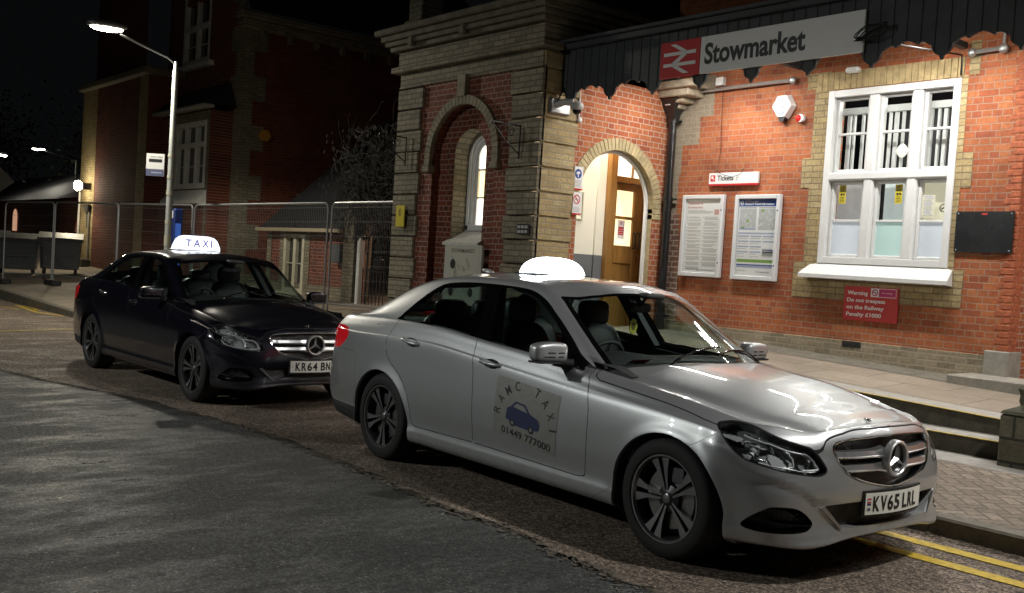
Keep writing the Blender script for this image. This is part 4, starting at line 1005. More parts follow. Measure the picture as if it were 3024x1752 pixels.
def herring():
    t=NT('herringbone_blocks'); b=t.b; tc=t.n('ShaderNodeTexCoord'); mp=t.n('ShaderNodeMapping'); mp.inputs['Rotation'].default_value=(0,0,PI/4); t.l(tc.outputs['Object'],mp.inputs[0])
    sp=t.n('ShaderNodeSeparateXYZ'); t.l(mp.outputs[0],sp.inputs[0])
    def M(op,a,b_=None,c=None):
        n=t.n('ShaderNodeMath',operation=op)
        for i,q in enumerate((a,b_,c)):
            if q is None: continue
            if isinstance(q,(int,float)): n.inputs[i].default_value=q
            else: t.l(q,n.inputs[i])
        return n.outputs[0]
    # herringbone with 2:1 blocks, unit u=0.1 m : cell (i,j), k=(i-j) mod 4 ; 0,1 horizontal pair, 2,3 vertical pair
    X=M('DIVIDE',sp.outputs[0],.1); Y=M('DIVIDE',sp.outputs[1],.1); i=M('FLOOR',X); j=M('FLOOR',Y); fx=M('SUBTRACT',X,i); fy=M('SUBTRACT',Y,j)
    k=M('FLOORED_MODULO',M('SUBTRACT',i,j),4)
    def iseq(v): return M('COMPARE',k,v,.1)
    g=.09
    L=M('LESS_THAN',fx,g); R=M('GREATER_THAN',fx,1-g); B=M('LESS_THAN',fy,g); T=M('GREATER_THAN',fy,1-g)
    hor=M('MAXIMUM',B,T); ver=M('MAXIMUM',L,R)
    e0=M('MULTIPLY',iseq(0),M('MAXIMUM',hor,L)); e1=M('MULTIPLY',iseq(1),M('MAXIMUM',hor,R))
    e2=M('MULTIPLY',iseq(2),M('MAXIMUM',ver,T)); e3=M('MULTIPLY',iseq(3),M('MAXIMUM',ver,B))
    ed=M('MAXIMUM',M('MAXIMUM',e0,e1),M('MAXIMUM',e2,e3))
    # block id
    bi=M('SUBTRACT',i,iseq(1)); bj=M('ADD',j,iseq(3))
    cb=t.n('ShaderNodeCombineXYZ'); t.l(bi,cb.inputs[0]); t.l(bj,cb.inputs[1]); wn=t.n('ShaderNodeTexWhiteNoise'); t.l(cb.outputs[0],wn.inputs[0])
    cr=t.n('ShaderNodeValToRGB'); e=cr.color_ramp.elements; e[0].color=(.17,.135,.10,1); e[1].color=(.27,.215,.165,1); t.l(wn.outputs[0],cr.inputs[0])
    nz=t.n('ShaderNodeTexNoise'); nz.inputs['Scale'].default_value=35; nz.inputs['Detail'].default_value=6; t.l(tc.outputs['Object'],nz.inputs[0]); mr=t.n('ShaderNodeMapRange'); mr.inputs[1].default_value=.3; mr.inputs[2].default_value=.7; mr.inputs[3].default_value=.65; mr.inputs[4].default_value=1.25; t.l(nz.outputs[0],mr.inputs[0])
    s=t.n('ShaderNodeVectorMath',operation='SCALE'); t.l(cr.outputs[0],s.inputs[0]); t.l(mr.outputs[0],s.inputs['Scale'])
    mx=t.n('ShaderNodeMix',data_type='RGBA'); t.l(M('MULTIPLY',ed,.75),mx.inputs[0]); t.l(s.outputs[0],mx.inputs[6]); mx.inputs[7].default_value=(.06,.05,.04,1); t.l(mx.outputs[2],b.inputs['Base Color']); b.inputs['Roughness'].default_value=.75
    bp=t.n('ShaderNodeBump'); bp.inputs['Strength'].default_value=.7; bp.inputs['Distance'].default_value=.006; t.l(M('SUBTRACT',M('MULTIPLY',nz.outputs[0],.5),ed),bp.inputs['Height']); t.l(bp.outputs[0],b.inputs['Normal'])
    return t.m
M_HERR=herring()
# ================================================================ GROUND
def gz(x,y):
    """level of the paved ground behind the kerb"""
    zl=.12+max(0,y-6.4)*.1+max(0,-x-20)*.02
    return zl
def sheet(name,x0,x1,y0,y1,zf,mat,nx=1,ny=1,skirt=None):
    mb=MB(); v=[];
    for i in range(nx+1):
        for j in range(ny+1):
            x=x0+(x1-x0)*i/nx; y=y0+(y1-y0)*j/ny; v.append((x,y,zf(x,y)))
    f=[(i*(ny+1)+j,(i+1)*(ny+1)+j,(i+1)*(ny+1)+j+1,i*(ny+1)+j+1) for i in range(nx) for j in range(ny)]
    mb.add(v,f); return struct(mb.build(name,mat))
sheet('ground',-120,60,-60,90,lambda x,y:-.02,M_ROAD)
sheet('road',-60,30,-30,6.16,lambda x,y:0,M_ROAD)
# parking bay surface, ragged edge against the road
mb=MB(); edge=[(-40,3.5),(-20,3.35),(-15,3.1),(-12.3,2.95),(-11,3.25),(-9.8,3.61),(-8.6,3.8),(-7.5,3.9),(-6,3.85),(-5.07,3.75),(-4.4,3.77),(-3.78,3.72),(-3.16,3.66),(-2,3.6),(3,3.55),(14,3.5)]
pts=[]
for (a,b),(c,d) in zip(edge[:-1],edge[1:]):
    n=max(1,int(abs(c-a)/.07))
    for k in range(n):
        t=k/n; xx=a+(c-a)*t; pts.append((xx,b+(d-b)*t+.03*(RNG.rand()-.5)+.012*math.sin(xx*2.3+1)+.012*math.sin(xx*5.1)+.05*(RNG.rand()-.5)))
pts.append(edge[-1]); v=[];
for x,y in pts: v+=[(x,y,.004),(x,6.15,.004)]
mb.add(v,[(2*i,2*i+2,2*i+3,2*i+1) for i in range(len(pts)-1)]); struct(mb.build('parking_bay',M_BAY))
# joint strip along the bay edge
mb=MB(); v=[]
for i,(x,y) in enumerate(pts):
    if -8.5<x<0: w=.012+.03*RNG.rand(); v+=[(x,y-w,.0065),(x,y+w*.6,.0065)]
mb.add(v,[(2*i,2*i+2,2*i+3,2*i+1) for i in range(len(v)//2-1)]); EP=np.array(pts)
for k in range(2600):
    x=-12.5+13*RNG.rand(); y=np.interp(x,EP[:,0],EP[:,1])-abs(RNG.randn())*.045+.01; r=.004+.016*RNG.rand()**2; a0=RNG.rand()*6; mb.add([(x+r*1.4*math.cos(a0+2*PI*i/5)*(.7+.6*RNG.rand()),y+r*math.sin(a0+2*PI*i/5),.0075) for i in range(5)],[(0,1,2,3,4)])
struct(mb.build('road_joint',pmat('joint_grit',(.13,.11,.085),.9,noise=.5,nscale=25,bump=1,bscale=120)))
def road_line(name,pts,w,lab,grp=None,z=.009):
    mb=MB(); v=[]
    P=[]
    for (a,b),(c,d) in zip(pts[:-1],pts[1:]):
        n=max(1,int(math.hypot(c-a,d-b)/.05))
        for k in range(n): t=k/n; P.append((a+(c-a)*t,b+(d-b)*t))
    P.append(pts[-1])
    for i,(x,y) in enumerate(P):
        a=P[max(0,i-1)];b=P[min(len(P)-1,i+1)]; l=math.hypot(b[0]-a[0],b[1]-a[1]); nx,ny=-(b[1]-a[1])/l,(b[0]-a[0])/l
        w1=w/2+(RNG.rand()-.5)*.008; w2=w/2+(RNG.rand()-.5)*.008; v+=[(x+nx*w1,y+ny*w1,z),(x-nx*w2,y-ny*w2,z)]
    mb.add(v,[(2*i,2*i+2,2*i+3,2*i+1) for i in range(len(P)-1)]); return struct(mb.build(name,M_YLINE))
road_line('yellow_line',[(-8.6,5.87),(6,5.79)],.115,'')
road_line('yellow_line',[(-8.6,5.53),(6,5.49)],.115,'')
road_line('yellow_line',[(-18.15,6.1),(-17.75,5.3),(-17.1,3.7)],.07,'')
mb=MB()  # marking letters near the far kerb (seen edge on)
for P in ([(-24.2,5.45),(-24.05,5.45),(-22.35,5.62),(-22.5,5.70)],[(-23.9,5.95),(-23.7,5.88),(-21.7,5.75),(-20.7,6.02),(-20.9,6.08),(-21.8,5.86),(-23.4,5.97),(-22.9,6.02),(-22.3,5.93),(-22.1,5.98),(-22.9,6.10),(-23.6,6.05)]):
    mb.add([(x,y,.010) for x,y in P],[tuple(range(len(P)))])
struct(mb.build('road_marking',M_YLINE))
# kerb
mb=MB(); xk=-40
while xk<12:
    L=.9; zt=lambda x:.12+max(0,-x-20)*.02
    x1=xk+L-.008; y0=6.12+(0.0 if xk>-20 else .0); dz=(RNG.rand()-.5)*.004
    for a,b in((xk,x1),):
        v=[(a,y0,-.05),(b,y0,-.05),(b,y0,zt(b)-.015+dz),(a,y0,zt(a)-.015+dz),(b,y0+.012,zt(b)+dz),(a,y0+.012,zt(a)+dz),(b,y0+.14,zt(b)+.002+dz),(a,y0+.14,zt(a)+.002+dz),(b,y0+.14,-.05),(a,y0+.14,-.05)]
        mb.add(v,[(0,1,2,3),(3,2,4,5),(5,4,6,7),(7,6,8,9),(0,3,5,7,9),(1,8,6,4,2)])
    xk+=L
struct(mb.build('kerb',M_KERB))
# grit in the channel
mb=MB()
for k in range(420):
    x=-3.6+RNG.rand()*5.5; y=6.10-abs(RNG.randn())*.05; r=.003+.006*RNG.rand(); n=5; a0=RNG.rand()*6
    if k<8: r=.016
    mb.add([(x+r*1.5*math.cos(a0+2*PI*i/n),y+r*math.sin(a0+2*PI*i/n),.010+r*.2) for i in range(n)]+[(x,y,.010+r)],[(i,(i+1)%n,n) for i in range(n)])
g=mb.build('gutter_litter',pmat('grit',(.09,.08,.06),.9,noise=.6,nscale=90)); g['kind']='stuff'; g['label']='grit and leaf litter lying in the gutter under the kerb'; g['category']='litter'
# pavements
sheet('pavement',-13.0,12,6.25,8.06,lambda x,y:.122+(y-6.25)*.015,M_HERR,8,2)
sheet('pavement_left',-60,-13.0,6.25,30,lambda x,y:gz(x,y)+.002,B_PAVE,30,10)
mb=MB(); mb.bbox(-13,12,8.06,8.56,.02,.152,.01); struct(mb.build('slab_edging',M_TREAD))
def tz(x,y): return .45+(y-8.95)*.05-.04*(min(max(x,-9),2)+4)
mb=MB()
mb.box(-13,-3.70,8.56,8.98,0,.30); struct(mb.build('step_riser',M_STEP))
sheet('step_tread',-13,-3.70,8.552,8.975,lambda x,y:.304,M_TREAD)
v=[];mb=MB()
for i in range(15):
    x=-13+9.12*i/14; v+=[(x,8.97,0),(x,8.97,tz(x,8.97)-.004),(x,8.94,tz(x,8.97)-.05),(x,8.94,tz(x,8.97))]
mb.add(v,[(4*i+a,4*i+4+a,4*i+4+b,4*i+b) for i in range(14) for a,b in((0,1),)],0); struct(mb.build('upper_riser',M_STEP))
sheet('terrace',-13.0,10,8.95,14,lambda x,y:tz(x,y) if x>-13 else tz(x,y),B_PAVE,40,4)
sheet('terrace_margin',-9.75,2,10.45,11.2,lambda x,y:tz(x,y)+.004,M_KERB,30,1)
def ragged(name,y,zf,x0,x1,w,mat):
    mb=MB(); v=[];n=int((x1-x0)/.03)
    for i in range(n+1):
        x=x0+(x1-x0)*i/n; ww=w*(.55+.6*RNG.rand()); v+=[(x,y,zf(x)-.001),(x,y,zf(x)+.0045),(x,y+ww,zf(x)+.0045)]
    mb.add(v,[(3*i+a,3*i+3+a,3*i+4+a,3*i+1+a) for i in range(n) for a in(0,1)]); return struct(mb.build(name,mat))
ragged('edge_paint',8.548,lambda x:.304,-13,-3.70,.030,M_YEDGE); ragged('edge_paint',8.936,lambda x:tz(x,8.94),-13,-3.70,.035,M_YEDGE)
sheet('terrace_nosing',-13,-3.70,8.94,9.22,lambda x,y:tz(x,y)+.003,M_TREAD,20,1)
# ================================================================ STATION BUILDING
ST=empty('station_building','red brick railway station with buff quoins, lit doorway and pavilion behind the silver taxi','building',(-9.8,11,.6))
def P(mb,name,mats,smooth=None,parent=ST):
    o=mb.build(name,mats,None,smooth); 
    if parent:
        o.parent=parent; o.matrix_parent_inverse=Matrix.Translation(-Vector(parent.location))
    return o
def wallx(mb,x0,x1,z0,z1,y,holes=(),mi=0,th=.35):
    """wall facing -Y with rectangular holes (x0,x1,z0,z1)"""
    xs_=sorted(set([x0,x1]+[h[i] for h in holes for i in(0,1)])); zs=sorted(set([z0,z1]+[h[i] for h in holes for i in(2,3)]))
    for a,b in zip(xs_[:-1],xs_[1:]):
        for c,d in zip(zs[:-1],zs[1:]):
            mx,mz=(a+b)/2,(c+d)/2
            if any(h[0]<mx<h[1] and h[2]<mz<h[3] for h in holes): continue
            mb.quad((a,y,c),(b,y,c),(b,y,d),(a,y,d),mi)
    for h in holes:
        mb.quad((h[0],y,h[2]),(h[0],y+th,h[2]),(h[0],y+th,h[3]),(h[0],y,h[3]),mi); mb.quad((h[1],y,h[2]),(h[1],y,h[3]),(h[1],y+th,h[3]),(h[1],y+th,h[2]),mi)
        mb.quad((h[0],y,h[2]),(h[1],y,h[2]),(h[1],y+th,h[2]),(h[0],y+th,h[2]),mi); mb.quad((h[0],y,h[3]),(h[0],y+th,h[3]),(h[1],y+th,h[3]),(h[1],y,h[3]),mi)
WX=(-7.26,-5.59,1.79,3.905)
mb=MB(); wallx(mb,-9.8,-4.86,.2,6.9,11,[WX]); 
wall=P(mb,'front_wall',B_REDX)
mb=MB(); mb.quad((-4.86,11,.2),(-4.86,11.9,.2),(-4.86,11.9,6.9),(-4.86,11,6.9)); mb.quad((-4.86,11.9,.2),(4,11.9,.2),(4,11.9,6.9),(-4.86,11.9,6.9),0); P(mb,'return_wall',B_REDY)
# weathered chamfer bricks at the right corner
mb=MB()
for k in range(47):
    z=.92+k*.075; w=.10+(.05 if k%2 else 0)+.02*RNG.rand(); mb.bbox(-4.86-w,-4.857,10.996-.002*RNG.rand(),11.2,z+.006,z+.069,.006)
P(mb,'corner_bricks',pmat('weathered_red_brick',(.36,.10,.045),.9,noise=.4,nscale=16,bump=.9,bscale=50))
# plinth: three courses of worn buff brick, ground falling to the right
mb=MB(); v=[]
mb.quad((-9.8,10.975,.2),(-5.10,10.975,.2),(-5.10,10.975,.868),(-9.8,10.975,.868)); mb.quad((-9.8,10.975,.868),(-5.10,10.975,.868),(-5.10,11,.872),(-9.8,11,.872))
P(mb,'plinth',B_PLINTH)
mb=MB(); mb.bbox(-5.10,-4.84,10.96,11.3,.50,.93,.012); mb.bbox(-5.22,-3.3,10.42,11.02,.38,.665,.012); P(mb,'stone_base',M_STONE)
# buff quoins around the window + lintel + left corner quoins
mb=MB(); pr=10.992
z=1.42; k=0
def qb(x0,x1,z0,z1): mb.quad((x0,pr,z0),(x1,pr,z0),(x1,pr,z1),(x0,pr,z1)); 
for a,b,zz0,zz1 in ((-7.46,-7.25,1.59,4.15),(-5.60,-5.52,1.59,3.93)): qb(a,b,zz0,zz1)
for x0,x1,z0,z1 in ((-7.58,-7.46,2.725,3.10),(-7.58,-7.46,3.95,4.15),(-7.60,-7.46,1.59,1.79),(-5.52,-5.40,2.69,3.075),(-5.52,-5.40,3.93,4.30),(-5.52,-5.405,1.59,1.777),(-7.6,-5.41,1.36,1.59)): qb(x0,x1,z0,z1)
P(mb,'window_quoins',B_YELX)
mb=MB(); 
x=-7.44
while x<-5.60:
    w=.078; mb.bbox(x,x+w-.006,10.985,11.05,3.915,4.135,.004); x+=w
P(mb,'lintel',pmat('buff_lintel',(.40,.30,.15),.85,noise=.35,nscale=9,bump=.5,bscale=40))
mb=MB(); 
for x0,x1,z0,z1 in((-9.8,-9.06,3.74,4.3),(-9.8,-9.28,3.36,3.74),(-9.8,-9.57,2.95,3.36),(-9.8,-9.60,2.4,2.95)): mb.quad((x0,10.992,z0),(x1,10.992,z0),(x1,10.992,z1),(x0,10.992,z1))
P(mb,'corner_quoins',B_GRYX if False else brick_mat('stained_buff','x',[(.30,.25,.18),(.35,.29,.21),(.26,.21,.15)],(.34,.29,.22),squash=1,blot=.5,blotch=(.42,.37,.3)))
mb=MB(); mb.quad((-9.8,10.989,.868),(-9.47,10.989,.868),(-9.55,10.989,2.4),(-9.8,10.989,2.4)); P(mb,'stained_brick_strip',brick_mat('stained_red','x',[(.20,.10,.07),(.27,.14,.10),(.16,.09,.07),(.30,.18,.13)],(.42,.36,.30),blot=.5,blotch=(.45,.38,.33)))
# ---- window
def frame_box(mb,x0,x1,z0,z1,y0,y1,w,mi=0,b=.006):
    mb.bbox(x0,x0+w,y0,y1,z0,z1,b,mi); mb.bbox(x1-w,x1,y0,y1,z0,z1,b,mi); mb.bbox(x0+w,x1-w,y0+.002,y1,z0,z0+w,b,mi); mb.bbox(x0+w,x1-w,y0+.002,y1,z1-w,z1,b,mi)
WN=D.objects.new('window',None); COL.objects.link(WN); WN.parent=ST; WN.matrix_parent_inverse=Matrix.Translation(-Vector(ST.location)); WN.location=(-6.42,11,2.85); WN.empty_display_size=.1
def PW(mb,name,mats,smooth=None): 
    o=mb.build(name,mats,None,smooth); o.parent=WN; o.matrix_parent_inverse=Matrix.Translation(-Vector(WN.location)); return o
mb=MB(); frame_box(mb,-7.26,-5.59,1.79,3.905,10.975,11.16,.085)
xm=[(-6.715,-6.585),(-6.165,-6.035)]
for a,b in xm: mb.bbox(a,b,10.985,11.16,1.86,3.83,.02)
mb.bbox(-7.19,-5.66,10.972,11.16,2.80,2.905,.02)
cols=[(-7.175,-6.715),(-6.585,-6.165),(-6.035,-5.675)]
for a,b in cols:
    for z0,z1,bar in((2.905,3.825,3.375),(1.875,2.80,2.32)):
        # chamfered reveals
        for s in(0,1):
            pass
        frame_box(mb,a,b,z0,z1,11.045,11.13,.038,b=.008); mb.bbox(a+.038,b-.038,11.06,11.10,bar-.014,bar+.014,.004)
PW(mb,'window_frame',M_WHT)
mb=MB(); 
mb.add([(-7.30,10.965,1.775),(-5.55,10.965,1.775),(-5.60,11.05,1.80),(-7.25,11.05,1.80),(-7.42,10.83,1.655),(-5.50,10.83,1.645),(-7.42,10.83,1.61),(-5.50,10.83,1.60),(-7.40,10.99,1.60),(-5.52,10.99,1.59),(-7.36,10.99,1.775),(-5.53,10.99,1.775)],[(3,2,1,0),(0,1,5,4),(4,5,7,6),(6,7,9,8),(0,4,6,8,10),(1,11,9,7,5)])
PW(mb,'window_sill',M_WHT)
mb=MB()
for a,b in cols: mb.quad((a+.03,11.085,2.92),(b-.03,11.085,2.92),(b-.03,11.085,3.81),(a+.03,11.085,3.81))
for a,b in cols: mb.quad((a+.03,11.085,2.33),(b-.03,11.085,2.33),(b-.03,11.085,2.79),(a+.03,11.085,2.79))
PW(mb,'window_glass',M_WINGL)
mb=MB()
for (a,b),m in zip(cols,(0,1,0)): mb.quad((a+.03,11.083,1.90),(b-.03,11.083,1.90),(b-.03,11.083,2.31),(a+.03,11.083,2.31),m)
PW(mb,'frosted_glass',[frosted('frosted_pane_pale',(.46,.50,.54),.20),frosted('frosted_pane_green',(.36,.50,.47),.20)])
# things behind the glass: ticket office interior
mb=MB(); mb.quad((-7.4,12.6,1.4),(-5.4,12.6,1.4),(-5.4,12.6,4.2),(-7.4,12.6,4.2),0)
for i,x in enumerate((-7.12,-7.05,-6.93,-6.84,-6.77,-6.57,-6.49,-6.40,-6.30,-6.22,-6.05,-5.96,-5.88,-5.76,-5.68)):
    w=.014 if i%3 else .022; mb.bbox(x-w,x+w,11.24,11.28,2.85,3.66,.003,1)
mb.box(-7.35,-5.45,11.22,11.28,3.64,3.72,1)
P(mb,'window_bars',[M_DARK,M_WHT])
mb=MB(); mb.quad((-7.24,11.30,1.8),(-6.70,11.30,1.8),(-6.70,11.30,2.80),(-7.24,11.30,2.80),0); mb.quad((-6.60,11.30,1.8),(-6.15,11.30,1.8),(-6.15,11.30,2.80),(-6.60,11.30,2.80),1); mb.quad((-6.05,11.16,1.8),(-5.6,11.16,1.8),(-5.6,11.16,2.80),(-6.05,11.16,2.80),2)
P(mb,'window_blind',[pmat('blind_grey',(.42,.41,.40),.7,emit=(.45,.43,.42),estr=.25,noise=.25,nscale=2),pmat('blind_white',(.50,.54,.53),.7,emit=(.5,.55,.54),estr=.28,noise=.2,nscale=2),pmat('blind_cream',(.55,.52,.40),.7,emit=(.6,.56,.42),estr=.32,noise=.12,nscale=3)])
mb=MB(); superellip(mb,(-6.36,11.2,3.16),(.075,.03,.085),1.2,1.2,6,6); P(mb,'lamp_globe',pmat('glass_globe',(.7,.7,.6),.2,emit=(.9,.88,.75),estr=.35))
# notices on the inside of the glass
def card(name,x0,x1,z0,z1,y,mat,lab,cat,grp=None,deco=None):
    mb=MB(); mb.bbox(x0,x1,y-.004,y,z0,z1,.0008,0)
    mats=[mat]
    if deco: mats+=deco(mb)
    o=mb.build(name,mats); tag(o,lab,cat,grp); return o
def notice(x0,x1,z0,z1,y):
    def d(mb):
        for z in np.arange(z0+.02,z1-.02,.018): 
            if abs(z-(z0+z1)/2)>.03: mb.box(x0+.012+.01*RNG.rand(),x1-.012-.012*RNG.rand(),y-.0055,y-.0045,z,z+.006,1)
        mb.lathe([(0,-.0062),(.013,-.006),(.013,-.004)],lambda r,a,h:((x0+x1)/2+.02+r*math.cos(a),y+h,(z0+z1)/2+r*math.sin(a)),12,1); mb.box(x0+.02,x0+.045,y-.0058,y-.0045,(z0+z1)/2-.015,(z0+z1)/2+.012,1)
        return [M_INKS]
    return d
card('window_notice',-7.075,-6.985,2.53,2.755,11.078,M_YELS,'yellow notice taped in the left-hand lower pane of the ticket office window','notice','yellow notices in the window',notice(-7.075,-6.985,2.53,2.755,11.078))
card('window_notice',-6.335,-6.245,2.525,2.75,11.078,M_YELS,'yellow notice taped in the middle lower pane of the ticket office window','notice','yellow notices in the window',notice(-6.335,-6.245,2.525,2.75,11.078))
def dtext(mb):
    for i,z in enumerate(np.arange(2.38,2.60,.022)):
        mb.box(-5.975+.01*(i%2),-5.855-.015*(i%3),11.0725,11.0745,z,z+.009,1 if i%4 else 2)
    return [M_LILAC,M_GREY]
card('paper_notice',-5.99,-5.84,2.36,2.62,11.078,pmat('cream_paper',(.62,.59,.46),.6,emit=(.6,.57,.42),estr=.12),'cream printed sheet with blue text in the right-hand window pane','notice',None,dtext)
mb=MB(); mb.lathe([(.036,-.002),(.036,-.006),(.046,-.006),(.046,-.002)],lambda r,a,h:(-5.735+r*math.cos(a),11.078+h,2.47+r*math.sin(a)),24); mb.box(-5.765,-5.705,11.072,11.076,2.465,2.475)
mb.add([(-5.762,11.0735,2.446),(-5.756,11.0735,2.440),(-5.708,11.0735,2.494),(-5.714,11.0735,2.50)],[(0,1,2,3)]); tag(mb.build('no_smoking_sticker',M_INKS),'round black no smoking sticker on the right-hand window pane','sticker')
# ---- the pavilion, return face at X=-9.8 with arched doorway
Xf=-9.8
ac,ar,asp=9.97,.73,2.45
def arch_outline(c,r,sp,z0,n=24): return [(c-r,z0)]+[(c-r*math.cos(PI*k/n),sp+r*math.sin(PI*k/n)) for k in range(n+1)]+[(c+r,z0)]
def arch_wall(mb,u0,u1,z0,z1,c,r,sp,fn,mi=0,n=24):
    """wall rectangle with arched opening; fn(u,z)->3D"""
    O=[(c-r*math.cos(PI*k/n),sp+r*math.sin(PI*k/n)) for k in range(n+1)]
    mb.add([fn(u0,z0),fn(c-r,z0),fn(c-r,sp),fn(u0,sp)],[(0,1,2,3)],mi); mb.add([fn(c+r,z0),fn(u1,z0),fn(u1,sp),fn(c+r,sp)],[(0,1,2,3)],mi)
    mb.add([fn(u0,sp),fn(c-r,sp),fn(c-r,z1),fn(u0,z1)],[(0,1,2,3)],mi); mb.add([fn(c+r,sp),fn(u1,sp),fn(u1,z1),fn(c+r,z1)],[(0,1,2,3)],mi)
    for a,b in zip(O[:-1],O[1:]): mb.add([fn(*a),fn(*b),fn(b[0],z1),fn(a[0],z1)],[(0,1,2,3)],mi)
mb=MB(); arch_wall(mb,8.62,11,.2,4.4,ac,ar,asp,lambda u,z:(Xf,u,z)); P(mb,'side_wall',B_REDY)
mb=MB() # voussoirs
n=37
for k in range(n):
    a0=PI*(k+.06)/n; a1=PI*(k+.94)/n; r0,r1=ar,ar+.165-.008*RNG.rand(); pr=Xf+.012+.006*RNG.rand()
    q=[(ac-r*math.cos(a),asp+r*math.sin(a)) for a,r in((a0,r0),(a1,r0),(a1,r1),(a0,r1))]
    mb.prism(q,lambda p,kk:(pr-.12*kk,p[0],p[1]))
for s in(-1,1):
    for k in range(2):
        z=asp-.078*(k+1); y=ac+s*ar; mb.bbox(Xf-.12,Xf+.014,min(y,y+s*.165),max(y,y+s*.165),z+.004,z+.074,.004)
P(mb,'door_arch',pmat('buff_voussoir',(.42,.34,.19),.85,noise=.3,nscale=7,bump=.5,bscale=45))
mb=MB() # intrados
for a,b in zip(*(lambda O:(O[:-1],O[1:]))(arch_outline(ac,ar,asp,.3))):
    mb.quad((Xf,a[0],a[1]),(Xf,b[0],b[1]),(Xf-.09,b[0],b[1]),(Xf-.09,a[0],a[1]))
P(mb,'door_reveal',B_YELX if False else pmat('buff_reveal',(.36,.29,.17),.85,noise=.3,nscale=8,bump=.5,bscale=40))
mb=MB()
I=arch_outline(ac,ar-.04,asp,.3); O=arch_outline(ac,ar,asp,.3)
for i in range(len(I)-1):
    mb.quad((Xf-.085,I[i][0],I[i][1]),(Xf-.085,I[i+1][0],I[i+1][1]),(Xf-.085,O[i+1][0],O[i+1][1]),(Xf-.085,O[i][0],O[i][1])); mb.quad((Xf-.085,I[i][0],I[i][1]),(Xf-.085,I[i+1][0],I[i+1][1]),(Xf-.125,I[i+1][0],I[i+1][1]),(Xf-.125,I[i][0],I[i][1]))
P(mb,'door_lining',M_WHT)
# lobby
xb=-10.35
mb=MB(); mb.box(xb-.02,xb,8.7,10.28,.3,1.748,1); mb.box(xb-.02,xb,8.7,10.28,1.748,4.2,0); mb.box(-10.6,Xf-.31,8.70,8.72,.3,4.2,0); mb.box(-10.6,Xf-.31,12.35,12.37,.3,4.2,0); mb.box(-10.6,Xf-.3,8.7,12.37,4.1,4.12,0); mb.box(-10.6,Xf-.3,8.7,12.37,.50,.52,1); mb.box(Xf-.32,Xf-.30,11.0,12.37,.5,4.1,0); mb.box(xb,xb+.03,10.12,10.28,1.748,4.1,0); mb.box(xb,xb+.03,10.12,10.28,.5,1.748,1)
P(mb,'lobby',[M_CREAM,M_DADO])
mb=MB(); frame_box_=None
yd0,yd1,zt=10.0,10.95,3.9
def fy(mb,y0,y1,z0,z1,x0,x1,mi=0,b=.005): mb.bbox(x0,x1,y0,y1,z0,z1,b,mi)
DR=D.objects.new('door',None); COL.objects.link(DR); DR.parent=ST; DR.matrix_parent_inverse=Matrix.Translation(-Vector(ST.location)); DR.location=(xb,10.5,.6); DR.empty_display_size=.1
def PD(mb,name,mats,smooth=None): o=mb.build(name,mats,None,smooth); o.parent=DR; o.matrix_parent_inverse=Matrix.Translation(-Vector(DR.location)); return o
mb=MB(); fy(mb,10.286,10.418,0.500,3.811,xb-.05,xb+.11); fy(mb,10.418,11.745,2.814,2.906,xb-.04,xb+.05); fy(mb,10.418,11.745,3.715,3.811,xb-.04,xb+.05); 
fy(mb,10.418,11.745,3.252,3.277,xb-.02,xb+.02); fy(mb,10.821,10.845,2.906,3.715,xb-.02,xb+.02); PD(mb,'door_frame',M_WOOD)
mb=MB(); 
fy(mb,10.426,10.532,0.520,2.805,xb-.035,xb+.012); fy(mb,10.893,10.951,0.520,2.805,xb-.035,xb+.012); fy(mb,10.532,10.893,2.709,2.805,xb-.035,xb+.012); fy(mb,10.532,10.893,2.295,2.338,xb-.035,xb+.012); fy(mb,10.532,10.893,1.654,1.914,xb-.035,xb+.012); fy(mb,10.532,10.893,0.520,0.749,xb-.035,xb+.012); fy(mb,10.532,10.893,0.749,1.654,xb-.03,xb-.008)
fy(mb,10.956,11.071,0.520,2.805,xb-.035,xb+.010); fy(mb,11.071,11.649,0.520,2.805,xb-.035,xb-.0)
PD(mb,'door_leaf',M_WOOD)
mb=MB(); mb.quad((xb-.02,10.532,1.914),(xb-.02,10.893,1.914),(xb-.02,10.893,2.713),(xb-.02,10.532,2.713)); PD(mb,'door_glass',pmat('lit_door_glass',(.85,.72,.42),.3,emit=(1.,.80,.46),estr=.62,noise=.12,nscale=1.2))
mb=MB(); mb.quad((xb-.03,10.397,2.906),(xb-.03,11.649,2.906),(xb-.03,11.649,3.715),(xb-.03,10.397,3.715)); PD(mb,'fanlight',pmat('lit_fanlight',(.9,.8,.6),.3,emit=(1.,.93,.78),estr=.75))
mb=MB()
for y in(10.922,11.009): mb.tube([(xb+.012,y,1.885),(xb+.055,y,1.895),(xb+.055,y,2.11),(xb+.012,y,2.12)],.010,8)
PD(mb,'door_handle',M_IRON,40)
mb=MB(); mb.lathe([(0,.03),(.012,.03),(.016,.026),(.017,.012)],lambda r,a,h:(xb+h,11.004+r*math.cos(a),1.789+r*math.sin(a)),14); PD(mb,'door_lock',M_CHR,40)
mb=MB(); mb.box(xb-.019,xb-.017,10.609,10.753,2.011,2.280,0); mb.box(xb-.0165,xb-.0155,10.628,10.734,2.068,2.184,1); mb.box(xb-.0165,xb-.0155,10.657,10.705,2.213,2.261,2)
for i in range(3): mb.box(xb-.0155,xb-.0145,10.643,10.72,2.088+.029*i,2.095+.029*i,0)
tag(mb.build('door_notice',[M_PAPER,M_REDN,M_PINK]),'red and white notice stuck on the lower glass of the brown door','notice')
mb=MB()
for y0,y1,z0,z1 in((9.61,9.87,2.222,2.246),(9.61,9.87,2.593,2.617),(9.61,9.63,2.246,2.593),(9.85,9.87,2.246,2.593)): mb.bbox(xb+.001,xb+.02,y0,y1,z0,z1,.003,0)
